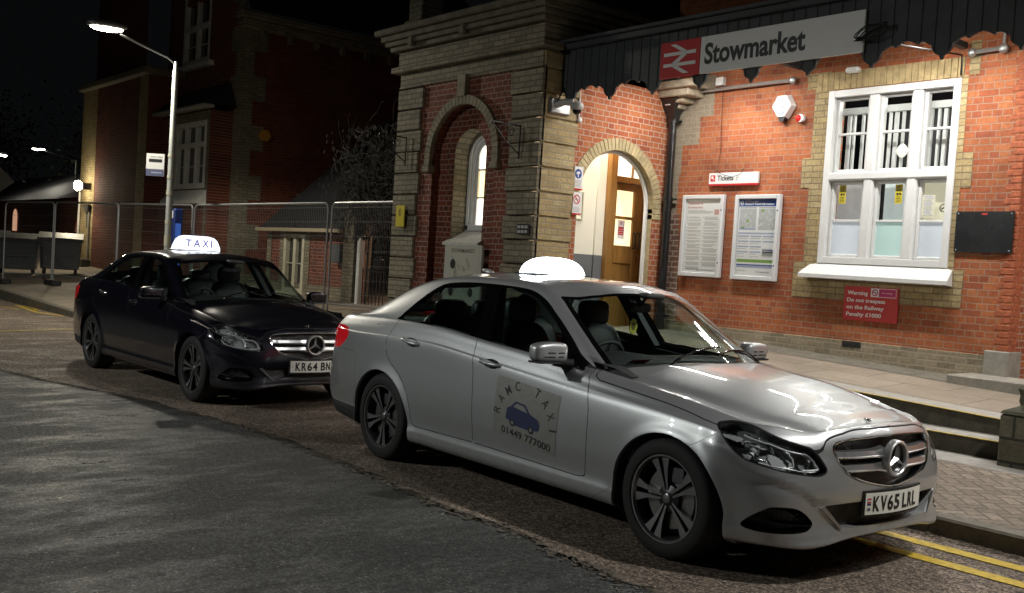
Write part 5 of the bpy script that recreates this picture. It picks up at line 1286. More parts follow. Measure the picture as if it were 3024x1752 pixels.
mb.box(xb+.001,xb+.006,9.627,9.848,2.246,2.593,1); tag(mb.build('picture_frame',[pmat('pale_frame',(.42,.42,.30),.5),M_CREAM]),'pale picture frame hanging on the cream lobby wall','picture')
# rusticated quoins on the pavilion corner (return face) with recessed joints
def rustic(mb,u0,u1,z0,z1,fn,depth=.035,gap=.012,step=.3135,alt=.05,side=1,zstart=None,mi=0):
    z=zstart if zstart is not None else z0; k=0
    while z<z1:
        a=max(z,z0)+gap/2; b=min(z+step,z1)-gap/2
        if b-a>.03:
            e=alt if k%2 else 0
            q0,q1=(u0,u1+e) if side>0 else (u0-e,u1)
            m2=MB(); 
            v=[fn(q0,a,depth*.2),fn(q1,a,depth*.2),fn(q1,b,depth*.2),fn(q0,b,depth*.2),fn(q0+.0,a+.012,depth),fn(q1-.008,a+.012,depth),fn(q1-.008,b-.006,depth),fn(q0,b-.006,depth),fn(q0,a,-.03),fn(q1,a,-.03),fn(q1,b,-.03),fn(q0,b,-.03)]
            mb.add(v,[(4,5,6,7),(0,1,5,4),(1,2,6,5),(2,3,7,6),(3,0,4,7),(8,9,1,0),(9,10,2,1),(10,11,3,2),(11,8,0,3)],mi)
        z+=step; k+=1
mb=MB(); rustic(mb,8.52,9.10,.3,4.28,lambda u,z,d:(Xf+d,u,z),zstart=.295); mb.quad((Xf+.003,8.52,.2),(Xf+.003,9.14,.2),(Xf+.003,9.14,4.3),(Xf+.003,8.52,4.3)); P(mb,'side_quoins',B_YELY)
Yf=8.5
mb=MB(); rustic(mb,-10.36,-9.80+.035,.3,4.10,lambda u,z,d:(u,Yf-d+.02,z),zstart=.295,alt=.045,side=-1)
P(mb,'corner_quoins',B_GRYX)
mb=MB(); rustic(mb,-13.06,-12.47,.3,4.10,lambda u,z,d:(u,Yf-d+.02,z),zstart=.295,alt=.05)
P(mb,'front_quoins',B_GRYX)
mb=MB(); mb.quad((-13.06,Yf-.0,.2),(-13.06,9.6,.2),(-13.06,9.6,4.3),(-13.06,Yf,4.3)); P(mb,'left_return',B_GRYY)
# front red panel with the big blind arch and niche
bc,br_,bsp=-11.42,.72,3.0
mb=MB(); arch_wall(mb,-12.52,-10.30,.2,4.3,bc,br_,bsp,lambda u,z:(u,Yf+.03,z)); P(mb,'front_panel',B_DREDX)
mb=MB(); O=arch_outline(bc,br_,bsp,.2)
for a,b in zip(O[:-1],O[1:]): mb.quad((a[0],Yf+.03,a[1]),(b[0],Yf+.03,b[1]),(b[0],Yf+.16,b[1]),(a[0],Yf+.16,a[1]))
P(mb,'arch_reveal',B_DREDY)
mb=MB()
n=30
for k in range(n):
    a0=PI*(k+.05)/n; a1=PI*(k+.95)/n
    q=[(bc-r*math.cos(a),bsp+r*math.sin(a)) for a,r in((a0,br_),(a1,br_),(a1,br_+.125),(a0,br_+.125))]; mb.prism(q,lambda p,kk:(p[0],Yf-.035+.09*kk,p[1]))
for s in(-1,1):
    x=bc+s*(br_+.0625); mb.bbox(x-.0625,x+.0625,Yf-.035,Yf+.06,2.895,3.0,.004); mb.bbox(x-.085,x+.085,Yf-.06,Yf+.06,2.80,2.895,.01)
mb.bbox(bc-.13,bc+.06,Yf-.05,Yf+.05,3.82,4.13,.008); P(mb,'arch_moulding',pmat('grimy_moulding',(.24,.21,.14),.85,noise=.35,nscale=8,bump=.5,bscale=40))
nc,nr,nsp,yn=-11.42,.36,3.04,Yf+.16
mb=MB(); arch_wall(mb,bc-br_-.02,bc+br_+.02,.2,4.0,nc,nr,nsp,lambda u,z:(u,yn,z)); mb.quad((nc-nr,yn+.001,.2),(nc+nr,yn+.001,.2),(nc+nr,yn+.001,1.80),(nc-nr,yn+.001,1.80)); P(mb,'niche_wall',B_DREDX)
mb=MB(); O=arch_outline(nc,nr,nsp,1.8); O2=arch_outline(nc,nr+.0,nsp,1.8)
for i in range(len(O)-1): a,b=O[i],O[i+1]; mb.quad((a[0],yn,a[1]),(b[0],yn,b[1]),(b[0],yn+.27,b[1]),(a[0],yn+.27,a[1]))
P(mb,'niche_reveal',brick_mat('niche_buff','y',GREYC,(.15,.13,.1),squash=1))
yw=yn+.25
WN2=D.objects.new('window',None); COL.objects.link(WN2); WN2.parent=ST; WN2.matrix_parent_inverse=Matrix.Translation(-Vector(ST.location)); WN2.location=(nc,yw,2.6)
mb=MB()
for r0,r1,d in((.36,.30,0),(.30,.245,.03),(.245,.185,.055)):
    I=arch_outline(nc,r1,nsp,1.99); O=arch_outline(nc,r0,nsp,1.99)
    for i in range(len(I)-1):
        mb.quad((I[i][0],yw+d,I[i][1]),(I[i+1][0],yw+d,I[i+1][1]),(O[i+1][0],yw+d,O[i+1][1]),(O[i][0],yw+d,O[i][1])); mb.quad((I[i][0],yw+d,I[i][1]),(I[i+1][0],yw+d,I[i+1][1]),(I[i+1][0],yw+d+.04,I[i+1][1]),(I[i][0],yw+d+.04,I[i][1]))
for z in(2.465,2.865): mb.bbox(nc-.19,nc+.19,yw+.05,yw+.09,z-.012,z+.012,.003)
mb.bbox(nc-.36,nc+.36,yw,yw+.09,1.99,2.075,.01)
o=mb.build('window_frame',M_WHT); o.parent=WN2; o.matrix_parent_inverse=Matrix.Translation(-Vector(WN2.location))
mb=MB(); I=arch_outline(nc,.19,nsp,2.07); mb.add([(x,yw+.085,z) for x,z in I if z>2.865]+[(nc+.19,yw+.085,2.865),(nc-.19,yw+.085,2.865)],[tuple(range(sum(1 for x,z in I if z>2.865)+2))],0)
mb.quad((nc-.19,yw+.085,2.465),(nc+.19,yw+.085,2.465),(nc+.19,yw+.085,2.865),(nc-.19,yw+.085,2.865),1); mb.quad((nc-.19,yw+.085,2.07),(nc+.19,yw+.085,2.07),(nc+.19,yw+.085,2.465),(nc-.19,yw+.085,2.465),0)
o=mb.build('window_pane',[M_LITW,M_LITY]); o.parent=WN2; o.matrix_parent_inverse=Matrix.Translation(-Vector(WN2.location))
mb=MB(); mb.add([(nc-.36,yw+.01,1.985),(nc+.36,yw+.01,1.985),(nc-.41,yn-.10,1.80),(nc+.41,yn-.10,1.80),(nc-.41,yn-.10,1.765),(nc+.41,yn-.10,1.765),(nc-.36,yw+.01,1.76),(nc+.36,yw+.01,1.76)],[(0,1,3,2),(2,3,5,4),(0,2,4,6),(1,7,5,3)])
o=mb.build('window_sill',pmat('pale_sill',(.50,.49,.45),.6,noise=.15,nscale=9)); o.parent=WN2; o.matrix_parent_inverse=Matrix.Translation(-Vector(WN2.location))
# pavilion top: frieze and cornices, attic block
def band_(mb,z0,z1,pr,x0=-13.06,x1=-9.8,y0=8.5,y1=11,b=.01):
    mb.bbox(x0-pr,x1+pr,y0-pr,y1+.3,z0,z1,b)
mb=MB(); band_(mb,4.08,4.30,.0); band_(mb,4.30,4.385,.11); band_(mb,4.385,4.62,.03); P(mb,'frieze',B_GRYX)
mb=MB(); band_(mb,4.62,4.69,.13); band_(mb,4.69,4.76,.19); band_(mb,4.76,4.84,.24); band_(mb,4.84,4.93,.32,b=.02)
for x in(-12.55,-11.3): mb.bbox(x-.06,x+.06,8.5-.22,8.5,4.64,4.80,.02)
P(mb,'cornice',pmat('falloff_dark_cornice',(.13,.115,.08),.85,noise=.4,nscale=6,bump=.6,bscale=30))  # colour darkened to imitate light falling off towards the pavilion top
mb=MB(); mb.bbox(-13.45,-12.98,8.75,9.3,4.93,5.20,.02); mb.bbox(-13.40,-13.04,8.8,9.2,5.20,5.62,.02); P(mb,'attic_block',B_GRYX)
mb=MB(); mb.add([(-13.3,8.4,4.92),(-9.6,8.4,4.92),(-11,11.4,6.4),(-12,11.4,6.4),(-9.6,11.4,4.92),(-13.3,11.4,4.92)],[(0,1,2,3),(1,4,2),(0,3,5)]); P(mb,'pavilion_roof',M_LEAD)
mb=MB(); mb.quad((-40,14.2,.2),(6,14.2,.2),(6,14.2,7.8),(-40,14.2,7.8)) if False else mb.quad((-9.8,11.02,6.8),(4,11.02,6.8),(4,14,9),(-9.8,14,9)); P(mb,'main_roof',M_LEAD)
mb=MB(); mb.quad((-13.06,11.3,0),(-9.8,11.3,0),(-9.8,11.3,6.2),(-13.06,11.3,6.2)); mb.quad((-9.8,11,4.4),(-9.8,14,4.4),(-9.8,14,8.6),(-9.8,11,6.8)); P(mb,'inner_wall',B_DREDX)
# ---- canopy
CAN=empty('entrance_canopy','dark grey boarded canopy with a scalloped valance over the entrance','canopy',(-6,9.8,4.2))
def PC(mb,name,mats,smooth=None): return P(mb,name,mats,smooth,CAN)
# valance: boards, drops every 0.7 m; profile between drops
def valance_z(x):
    u=((x+9.59)/.70)%1.0; d=min(u,1-u)*.70   # distance from nearest drop
    if d<.012: return 3.615
    if d<.02: return 3.615+.035*(d-.012)/.008
    if d<.10:
        t=(d-.02)/.08; return 3.65+.085*(1-math.sqrt(max(0,1-t*t)))+.02*t
    if d<.118: return 3.757
    if d<.225:
        t=(d-.118)/.107; return 3.757+.040*math.sin(t*PI*.62)
    if d<.24: return 3.775
    t=(d-.24)/.11; return 3.775+.045*math.sin(t*PI/2)
Yc=8.8
mb=MB(); xs_=np.arange(-9.80,3.6,.0078); v=[]
for x in xs_: v+=[(x,Yc,valance_z(x)),(x,Yc,4.30),(x,Yc+.028,valance_z(x)),(x,Yc+.028,4.30)]
n=len(xs_); mb.add(v,[(4*i,4*i+4,4*i+5,4*i+1) for i in range(n-1)]+[(4*i+3,4*i+7,4*i+6,4*i+2) for i in range(n-1)]+[(4*i+2,4*i+6,4*i+4,4*i) for i in range(n-1)])
x=-9.80
while x<3.5: mb.box(x-.0035,x+.0035,Yc-.0035,Yc+.001,valance_z(x)+.004,4.30,1); x+=.14
PC(mb,'valance',[M_BOARD,M_GAP])
mb=MB(); mb.bbox(-9.86,3.6,Yc-.07,Yc+.06,4.30,4.375,.01); mb.bbox(-9.86,3.6,Yc-.11,Yc+.02,4.375,4.42,.008); PC(mb,'fascia_moulding',M_BOARD)
mb=MB(); mb.add([(-9.8,Yc-.05,4.42),(3.6,Yc-.05,4.42),(3.6,11,4.95),(-9.8,11,4.95)],[(0,1,2,3)]); PC(mb,'canopy_roof',M_LEAD)
mb=MB(); mb.quad((-9.8,Yc+.03,4.295),(3.6,Yc+.03,4.295),(3.6,11,4.40),(-9.8,11,4.40)); PC(mb,'canopy_soffit',pmat('soffit_white',(.55,.55,.53),.7))
for x in (-9.75,-7.7,-5.6,-3.5,-1.4,.7,2.8): mb=MB(); mb.bbox(x-.04,x+.04,Yc+.04,11,4.22,4.29,.006); PC(mb,'canopy_rafter',M_BOARD)
# corbel / bracket under the canopy at the corner
mb=MB()
for k,(z0,z1,w) in enumerate(((3.86,3.93,.16),(3.93,4.0,.24),(4.0,4.10,.34),(4.10,4.2,.42))): mb.bbox(-9.8,-9.80+w*1.6,11-w*1.0,11.0,z0,z1,.012)
P(mb,'corner_corbel',pmat('corbel_stone',(.40,.34,.25),.8,noise=.4,nscale=8,bump=.6,bscale=30))
# tube lights under the canopy (fitting > tube)
def tube_light(x,y,z,L=1.5):
    t=empty('strip_light','slim white strip light under the canopy, number %s along from the doorway'%{-8.4:'one',-5.6:'two',-2.6:'three',.2:'four'}[x],'light',(x,y,z),0,'strip lights under the canopy')
    m=MB(); m.bbox(-L/2,L/2,-.035,.035,.0,.05,.008); m.build('fitting',M_WHT,t)
    m=MB(); m.tube([(-L/2+.03,0,-.018),(L/2-.03,0,-.018)],.016,10); m.build('tube',pmat('tube_%d'%int(x*10+200),(.9,.9,.9),.4,emit=(1,.97,.90),estr=TUBE_E),t)
for x in(-8.4,-5.6,-2.6,.2): tube_light(x,10.05,4.235)
# ================================================================ THINGS FIXED TO THE STATION
Yw=11
def tx(mb,s,x,z,y,h=None,w=None,mi=0,bold=0,ex=.0006,**k): add_text(mb,s,lambda u,v,d:(x+u,y-d,z+v),w=w,h=h,mi=mi,size=1,bold=bold,extrude=ex,**k)
# station name sign on the valance
SG=empty('station_sign','long white station name board with the red double arrow panel, on the canopy','sign',(-6.75,8.78,3.97))
def PS(mb,name,mats,smooth=None): return P(mb,name,mats,smooth,SG)
ys_=Yc-.012
mb=MB(); mb.bbox(-7.465,-5.46,ys_-.028,ys_,3.765,4.172,.004); PS(mb,'name_panel',M_WHS)
mb=MB(); mb.bbox(-8.05,-7.468,ys_-.030,ys_,3.765,4.172,.004,0)
# double arrow
cx,cz,s=-7.76,3.968,.235
def arrow(mi,fn):
    # two horizontal bars and two diagonals
    w=.125*s
    L=[[(-1,.36),(1,.36),(1,.36-.17),(-1,.36-.17)],[(-1,-.19),(1,-.19),(1,-.36),(-1,-.36)],
       [(-.62,.76),(-.30,.76),(.42,.36),(.42,.30),(.10,.30)],[(.42,.19),(.10,.19),(-.56,-.19),(-.24,-.19)],[(-.42,-.30),(-.42,-.36),(-.10,-.36),(.62,-.76),(.30,-.76),(-.42,-.36)]]
    for P_ in L[:2]+[[(-.62,.76),(-.26,.76),(.50,.34),(.14,.34)],[(.50,.21),(.14,.21),(-.50,-.21),(-.14,-.21)],[(-.50,-.34),(-.14,-.34),(.62,-.76),(.26,-.76)]]:
        mb.prism([(cx+p[0]*s,cz+p[1]*s*.95) for p in P_],fn,mi)
arrow(1,lambda p,k:(p[0],ys_-.030-.003*k,p[1])); PS(mb,'emblem_panel',[M_REDS,M_WHS])
mb=MB(); tx(mb,'Stowmarket',-7.40,3.86,ys_-.0285,w=1.29,h=.235,mi=0,bold=.028,ex=.001); PS(mb,'lettering',M_INKS)
# tickets sign
SG=empty('tickets_sign','small white Tickets sign with red lower edge above the poster cases','sign',(-8.62,10.99,2.87))
mb=MB(); mb.bbox(-9.03,-8.215,10.955,10.992,2.80,2.95,.003,0); mb.bbox(-9.03,-8.215,10.950,10.992,2.775,2.80,.002,1); PS(mb,'panel',[M_WHS,M_REDS])
mb=MB(); mb.box(-9.0,-8.92,10.952,10.956,2.835,2.92,0)
mb.prism([(-8.985,2.905),(-8.945,2.905),(-8.957,2.893),(-8.932,2.862),(-8.945,2.852),(-8.970,2.880),(-8.985,2.868)],lambda p,k:(p[0],10.9515-.001*k,p[1]),1); tx(mb,'Tickets',-8.885,2.843,10.954,w=.27,h=.072,mi=2,bold=.02); tx(mb,'£',-8.575,2.84,10.954,w=.055,h=.085,mi=3,bold=-.005,shear=.25); PS(mb,'print',[M_REDS,M_WHS,M_INKS,M_GREY])
# poster cases
def poster_case(x0,x1,z0,z1,label,kind):
    t=empty('poster_case',label,'poster case',((x0+x1)/2,10.99,z0),0,'poster cases on the brick wall')
    def Q(mb,name,mats,par=t):
        o=mb.build(name,mats); o.parent=par; o.matrix_parent_inverse=Matrix.Translation(-Vector(t.location)); return o
    mb=MB(); frame_box(mb,x0,x1,z0,z1,10.925,10.99,.058,b=.008); Q(mb,'frame',M_FRAMEW)
    mb=MB(); mb.lathe([(0,-.004),(.010,-.004),(.010,.002)],lambda r,a,h:(x1-.03+r*math.cos(a),10.925+h,z1-.21+r*math.sin(a)),10); mb.lathe([(0,-.004),(.010,-.004),(.010,.002)],lambda r,a,h:(x1-.03+r*math.cos(a),10.925+h,z0+.20+r*math.sin(a)),10); Q(mb,'lock',M_HOUS)
    mb=MB(); y=10.962; X0,X1,Z0,Z1=x0+.058,x1-.058,z0+.058,z1-.058; mb.quad((X0,y,Z0),(X1,y,Z0),(X1,y,Z1),(X0,y,Z1),0); w=X1-X0; h=Z1-Z0
    def r(a,b,c,d,mi,dy=.001): mb.quad((X0+a*w,y-dy,Z1-d*h),(X0+b*w,y-dy,Z1-d*h),(X0+b*w,y-dy,Z1-c*h),(X0+a*w,y-dy,Z1-c*h),mi)
    def lines(a,b,c,d,mi,n,lo=.6):
        for k in range(n):
            e=b if RNG.rand()<.7 else a+(b-a)*(lo+.4*RNG.rand()); zz=c+(d-c)*k/n; r(a,e,zz,zz+(d-c)/n*.5,mi)
    if kind==0:
        tx(mb,'Welcome to',X0+.04*w,Z1-.075*h,y-.001,w=.44*w,h=.032*h,mi=3,bold=.02); tx(mb,'Stowmarket',X0+.04*w,Z1-.125*h,y-.001,w=.44*w,h=.032*h,mi=3,bold=.02)
        lines(.05,.78,.15,.20,1,4); r(.82,.95,.14,.21,3); r(.86,.91,.155,.18,1,.002)
        for c0,c1 in((.05,.46),(.52,.96)):
            zz=.24
            while zz<.93:
                n=RNG.randint(2,6); lines(c0+.03,c1,zz,zz+n*.0125,1,n); r(c0-.01,c0+.012,zz,zz+.008,2); zz+=n*.0125+.014
        r(.05,.96,.955,.958,2); lines(.4,.9,.965,.985,1,1)
    else:
        r(.0,1,.0,.095,2); tx(mb,'Onward Travel Information',X0+.15*w,Z1-.078*h,y-.0015,w=.76*w,h=.028*h,mi=0,bold=.02); tx(mb,'Stowmarket Station',X0+.15*w,Z1-.040*h,y-.0015,w=.36*w,h=.018*h,mi=0,bold=.0)
        mb.lathe([(0,0),(.030,0)],lambda r_,a,hh:(X0+.068*w+r_*math.cos(a)*.95,y-.0015,Z1-.048*h+r_*math.sin(a)),18,0); r(.06,.078,.03,.072,2,.002)
        for a,b in((.03,.47),(.53,.97)):
            r(a,b,.125,.40,6); 
            for k in range(26):
                x=a+(b-a)*RNG.rand(); z_=.135+.25*RNG.rand(); an=RNG.choice([.5,.6,-.9,2.1]); L=.05+.12*RNG.rand()
                p=np.array([X0+x*w,Z1-z_*h]); d=np.array([math.cos(an),math.sin(an)])*L*w; nn=np.array([-d[1],d[0]])/np.linalg.norm(d)*.0022
                q=[p-d/2+nn,p-d/2-nn,p+d/2-nn,p+d/2+nn]; lo=(X0+a*w,Z1-.40*h); hi=(X0+b*w,Z1-.125*h)
                q=[(min(max(c[0],lo[0]),hi[0]),min(max(c[1],lo[1]),hi[1])) for c in q]; mb.add([(c[0],y-.0014,c[1]) for c in q],[(0,1,2,3)],0 if k%3 else 1)
            r(a,b,.105,.118,1)
        r(.08,.16,.36,.385,5,.0016); r(.22,.28,.265,.30,5,.0016); r(.60,.66,.135,.165,5,.0016); r(.03,.47,.375,.40,4,.0016)
        r(.02,.98,.435,.455,4)
        for c in(0,1,2):
            a=.02+.33*c; zz=.475
            for k in range(9):
                if not(c==2 and k in(3,4)): r(a,a+.29,zz,zz+.018,4 if k%2==0 else 1) if k in(0,2,4,6) else lines(a,a+.25,zz,zz+.012,1,1)
                zz+=.034
        r(.68,.98,.655,.665,2); r(.68,.98,.665,.74,1); r(.02,.98,.785,.825,5); r(.02,.98,.85,.865,2); r(.02,.98,.865,.895,4); lines(.03,.3,.93,.945,1,1); tx(mb,'National Rail',X0+.63*w,Z1-.955*h,y-.001,w=.26*w,h=.022*h,mi=1,bold=.02); mb.lathe([(0,0),(.011,0)],lambda r_,a,hh:(X0+.58*w+r_*math.cos(a),y-.001,Z1-.945*h+r_*math.sin(a)),12,1)
    Q(mb,'poster',[M_PAPER,M_GREY,M_BLUS,M_PINK,M_LILAC,M_GRN,pmat('map_grey',(.50,.51,.52),.6)])
    mb=MB(); mb.quad((X0,10.945,Z0),(X1,10.945,Z0),(X1,10.945,Z1),(X0,10.945,Z1)); Q(mb,'glazing',M_WINGL)
poster_case(-9.453,-8.73,1.532,2.655,'white poster case holding a pale red-headed notice, next to the black downpipe',0)
poster_case(-8.543,-7.825,1.526,2.647,'white poster case holding a map poster with blue header, left of the window',1)
# warning notice
SG=empty('warning_sign','red warning sign about trespass below the big window','sign',(-6.49,10.99,1.33))
mb=MB(); mb.bbox(-6.842,-6.137,10.978,10.992,1.122,1.532,.002); PS(mb,'panel',M_REDN)
mb=MB()
for s_,z,w in(('Warning',1.415,.27),('Do not trespass',1.330,.50),('on the Railway',1.245,.49),('Penalty £1000',1.160,.46)): tx(mb,s_,-6.80,z,10.9785,w=w,h=.062 if s_!='Do not trespass' else .06,mi=0,bold=.03)
mb.bbox(-6.49,-6.165,10.9755,10.9785,1.415,1.52,.0005,0); mb.bbox(-6.385,-6.17,10.974,10.976,1.422,1.513,.0005,1); 
mb.lathe([(.028,0),(.040,0)],lambda r,a,h:(-6.437+r*math.cos(a),10.9745,1.467+r*math.sin(a)),22,1); mb.add([(-6.465,10.9742,1.488),(-6.459,10.9742,1.494),(-6.41,10.9742,1.447),(-6.416,10.9742,1.441)],[(0,1,2,3)],1); mb.box(-6.462,-6.42,10.9735,10.9745,1.463,1.471,2)
tx(mb,'No smoking',-6.345,1.455,10.9738,w=.13,h=.022,mi=0); PS(mb,'print',[M_WHS,pmat('sign_magenta',(.55,.03,.16),.4),M_INKS])
# blank notice board
mb=MB(); mb.bbox(-5.527,-4.895,10.968,10.99,1.975,2.424,.004,0)
for x in(-5.50,-4.92):
    for z in(2.0,2.40): mb.lathe([(0,-.004),(.009,-.003),(.009,.0)],lambda r,a,h:(x+r*math.cos(a),10.968+h,z+r*math.sin(a)),10,1)
mb.box(-5.24,-5.18,10.966,10.968,2.385,2.405,2)
tag(mb.build('notice_board',[pmat('black_perspex',(.022,.023,.024),.16,0,.6,noise=.3,nscale=3),M_SATIN,M_REDN]),'blank glossy black notice board right of the big window','notice board')
# air brick
mb=MB(); mb.box(-6.82,-6.57,10.970,10.976,.795,.868,0)
for k in range(9): mb.box(-6.81+k*.027,-6.80+k*.027,10.966,10.971,.80,.863,1)
mb.box(-6.82,-6.57,10.966,10.971,.828,.834,1); tag(mb.build('air_brick',[M_GAP,pmat('grille_iron',(.05,.045,.04),.7)]),'dark slotted air brick in the plinth under the red warning sign','air brick')
# alarm bell box
SG=empty('alarm_box','white hexagonal security alarm box high on the brick wall','alarm box',(-7.89,10.99,3.74))
mb=MB(); cx_,cz_=-7.89,3.765
hexp=[(cx_-.075,cz_+.15),(cx_+.075,cz_+.15),(cx_+.165,cz_),(cx_+.06,cz_-.155),(cx_-.06,cz_-.155),(cx_-.165,cz_)]
mb.prism(hexp,lambda p,k:(cx_+(p[0]-cx_)*(1 if k else .86),10.99-.09*(1-k),cz_+(p[1]-cz_)*(1 if k else .86))); PS(mb,'case',M_WHS)
mb=MB(); mb.prism([(cx_-.052,cz_-.135),(cx_+.052,cz_-.135),(cx_+.03,cz_-.195),(cx_-.03,cz_-.195)],lambda p,k:(p[0],10.99-.075*(1-k),p[1])); PS(mb,'strobe',M_INKS)
mb=MB(); tx(mb,'TINDALL',cx_-.088,cz_+.072,10.899,w=.17,h=.034,mi=0,bold=.01); tx(mb,'SECURITY',cx_-.088,cz_+.022,10.899,w=.17,h=.030,mi=0,bold=.01); mb.box(cx_-.045,cx_+.045,10.897,10.899,cz_-.10,cz_-.015,1); mb.box(cx_-.035,cx_+.035,10.8955,10.8975,cz_-.09,cz_-.028,2)
for s in(-1,1): mb.lathe([(0,-.002),(.011,-.002)],lambda r,a,h:(cx_+s*.016+r*math.cos(a),10.897+h,cz_-.052+r*math.sin(a)*.7),10,1)
PS(mb,'print',[M_LILAC,pmat('logo_blue',(.10,.16,.42),.5),M_WHS])
mb=MB(); superellip(mb,(-7.655,10.955,3.60),(.045,.045,.045),1,1,12,18,0); mb.lathe([(0,-.01),(.05,-.01),(.05,.04)],lambda r,a,h:(-7.630+r*math.cos(a),10.95+h,3.60+r*math.sin(a)),20,1); tag(mb.build('red_beacon',[pmat('red_lens',(.6,.01,.01),.1,0,1,emit=(1,.02,.02),estr=.12),M_WHS],None,40),'round red beacon lamp beside the alarm box','lamp')
# downpipe with hopper
SG=empty('downpipe','glossy black drainpipe with a funnel hopper between the arched doorway and the posters','drainpipe',(-9.70,10.93,.7))
px_,py_=-9.695,10.895
mb=MB(); mb.tube([(px_,py_,.66),(px_,py_,3.72)],.058,20); PS(mb,'pipe',M_IRON,40)
mb=MB()
for z in(.95,2.60,3.69): mb.lathe([(.058,-.03),(.074,-.028),(.074,.028),(.058,.03)],lambda r,a,h:(px_+r*math.cos(a),py_+r*math.sin(a),z+h),20); mb.bbox(px_-.12,px_+.12,py_+.03,py_+.06,z-.014,z+.014,.003); mb.lathe([(0,.0),(.010,0)],lambda r,a,h:(px_-.105+r*math.cos(a),py_+.025,z+r*math.sin(a)),8)
PS(mb,'collar',M_IRON,40)
mb=MB(); 
def hop(s,z): return [(px_-s,py_-s,z),(px_+s,py_-s,z),(px_+s,py_+s*.9,z),(px_-s,py_+s*.9,z)]
v=hop(.06,3.70)+hop(.068,3.78)+hop(.145,3.95)+hop(.185,3.985)+hop(.185,4.005)+hop(.16,4.005); mb.add(v,[(4*i+j,4*i+(j+1)%4,4*i+4+(j+1)%4,4*i+4+j) for i in range(5) for j in range(4)]); mb.bbox(px_-.04,px_+.04,py_-.150,py_-.118,3.90,3.915,.003,1); PS(mb,'hopper',[M_IRON,M_WHS],30)
# conduit tray and box
mb=MB(); mb.tube([(-9.42,10.93,4.075),(-7.80,10.93,4.085)],.022,8,0); superellip(mb,(-7.77,10.93,4.085),(.05,.035,.05),1,1,8,14,0); mb.bbox(-9.0,-8.87,10.91,10.99,4.13,4.24,.01,1); tag(mb.build('cable_conduit',[M_GALV,M_WHS]),'grey cable conduit with round end cap running under the canopy left of the window','conduit')
mb=MB(); mb.tube([(-5.44,10.93,4.155),(-5.14,10.93,4.16)],.022,8); superellip(mb,(-5.47,10.93,4.155),(.05,.04,.05),1,1,8,14); superellip(mb,(-5.13,10.93,4.16),(.055,.04,.055),1,1,8,14); mb.tube([(-5.13,10.93,4.16),(-5.13,10.93,4.40)],.02,8); tag(mb.build('cable_conduit',M_GALV),'short elbow of grey conduit above the right corner of the window','conduit')
mb=MB(); mb.tube([(-8.91,10.975,4.14),(-8.895,10.975,3.6),(-8.875,10.975,3.25),(-8.91,10.972,3.02),(-8.90,10.945,2.965),(-8.78,10.93,2.925),(-8.62,10.93,2.885),(-8.50,10.94,2.92),(-8.44,10.945,3.0)],.0035,6); tag(mb.build('loose_cable',M_GAP),'thin dark cable hanging down over the Tickets sign','cable')
mb=MB(); pts=[]
for k in range(70):
    a=k*.42; pts.append((-5.35+.16*math.cos(a)*(1+.1*math.sin(k)),8.70-.01*math.sin(k*1.7),3.93+.07*math.sin(a*1.07)))
mb.tube(pts,.006,5); mb.tube([(-5.5,8.72,3.90),(-5.56,9.6,4.0),(-5.60,10.96,4.15),(-5.60,10.97,3.93)],.009,6); tag(mb.build('coiled_cable',M_GAP),'black cable coiled and hanging on the canopy front, right of the name board','cable')
mb=MB(); mb.bbox(-7.02,-6.84,10.90,10.99,4.09,4.16,.02); tag(mb.build('bulkhead_light',M_WHS),'small white fitting tucked under the valance above the window','light'); 
# camera on the pavilion corner
SG=empty('security_camera','white dome security camera on a box bracket at the pavilion corner','camera',(-9.75,8.85,3.6))
mb=MB(); mb.bbox(-9.80,-9.72,8.60,8.95,3.49,3.69,.02); PS(mb,'back_box',M_SATIN)
mb=MB(); mb.tube([(-9.74,8.70,3.60),(-9.62,8.74,3.635),(-9.52,8.80,3.63)],.045,12); superellip(mb,(-9.49,8.84,3.585),(.082,.082,.062),.8,.9,12,20); PS(mb,'housing',pmat('camera_white',(.45,.44,.43),.4),40)
mb=MB(); superellip(mb,(-9.49,8.84,3.535),(.058,.058,.058),1,1,12,18); PS(mb,'dome',M_BLK,40)
mb=MB(); mb.tube([(-9.78,9.15,3.86),(-9.78,9.155,3.48)],.014,8); superellip(mb,(-9.76,9.155,3.475),(.03,.04,.04),1,1,8,12); mb.tube([(-9.79,8.95,3.50),(-9.79,9.15,3.48)],.012,6); mb.tube([(-9.70,8.82,3.85),(-9.70,8.74,3.74),(-9.72,8.72,3.66)],.012,6,1); tag(mb.build('camera_conduit',[M_WHS,M_GAP]),'white conduit and black cable beside the security camera','conduit')
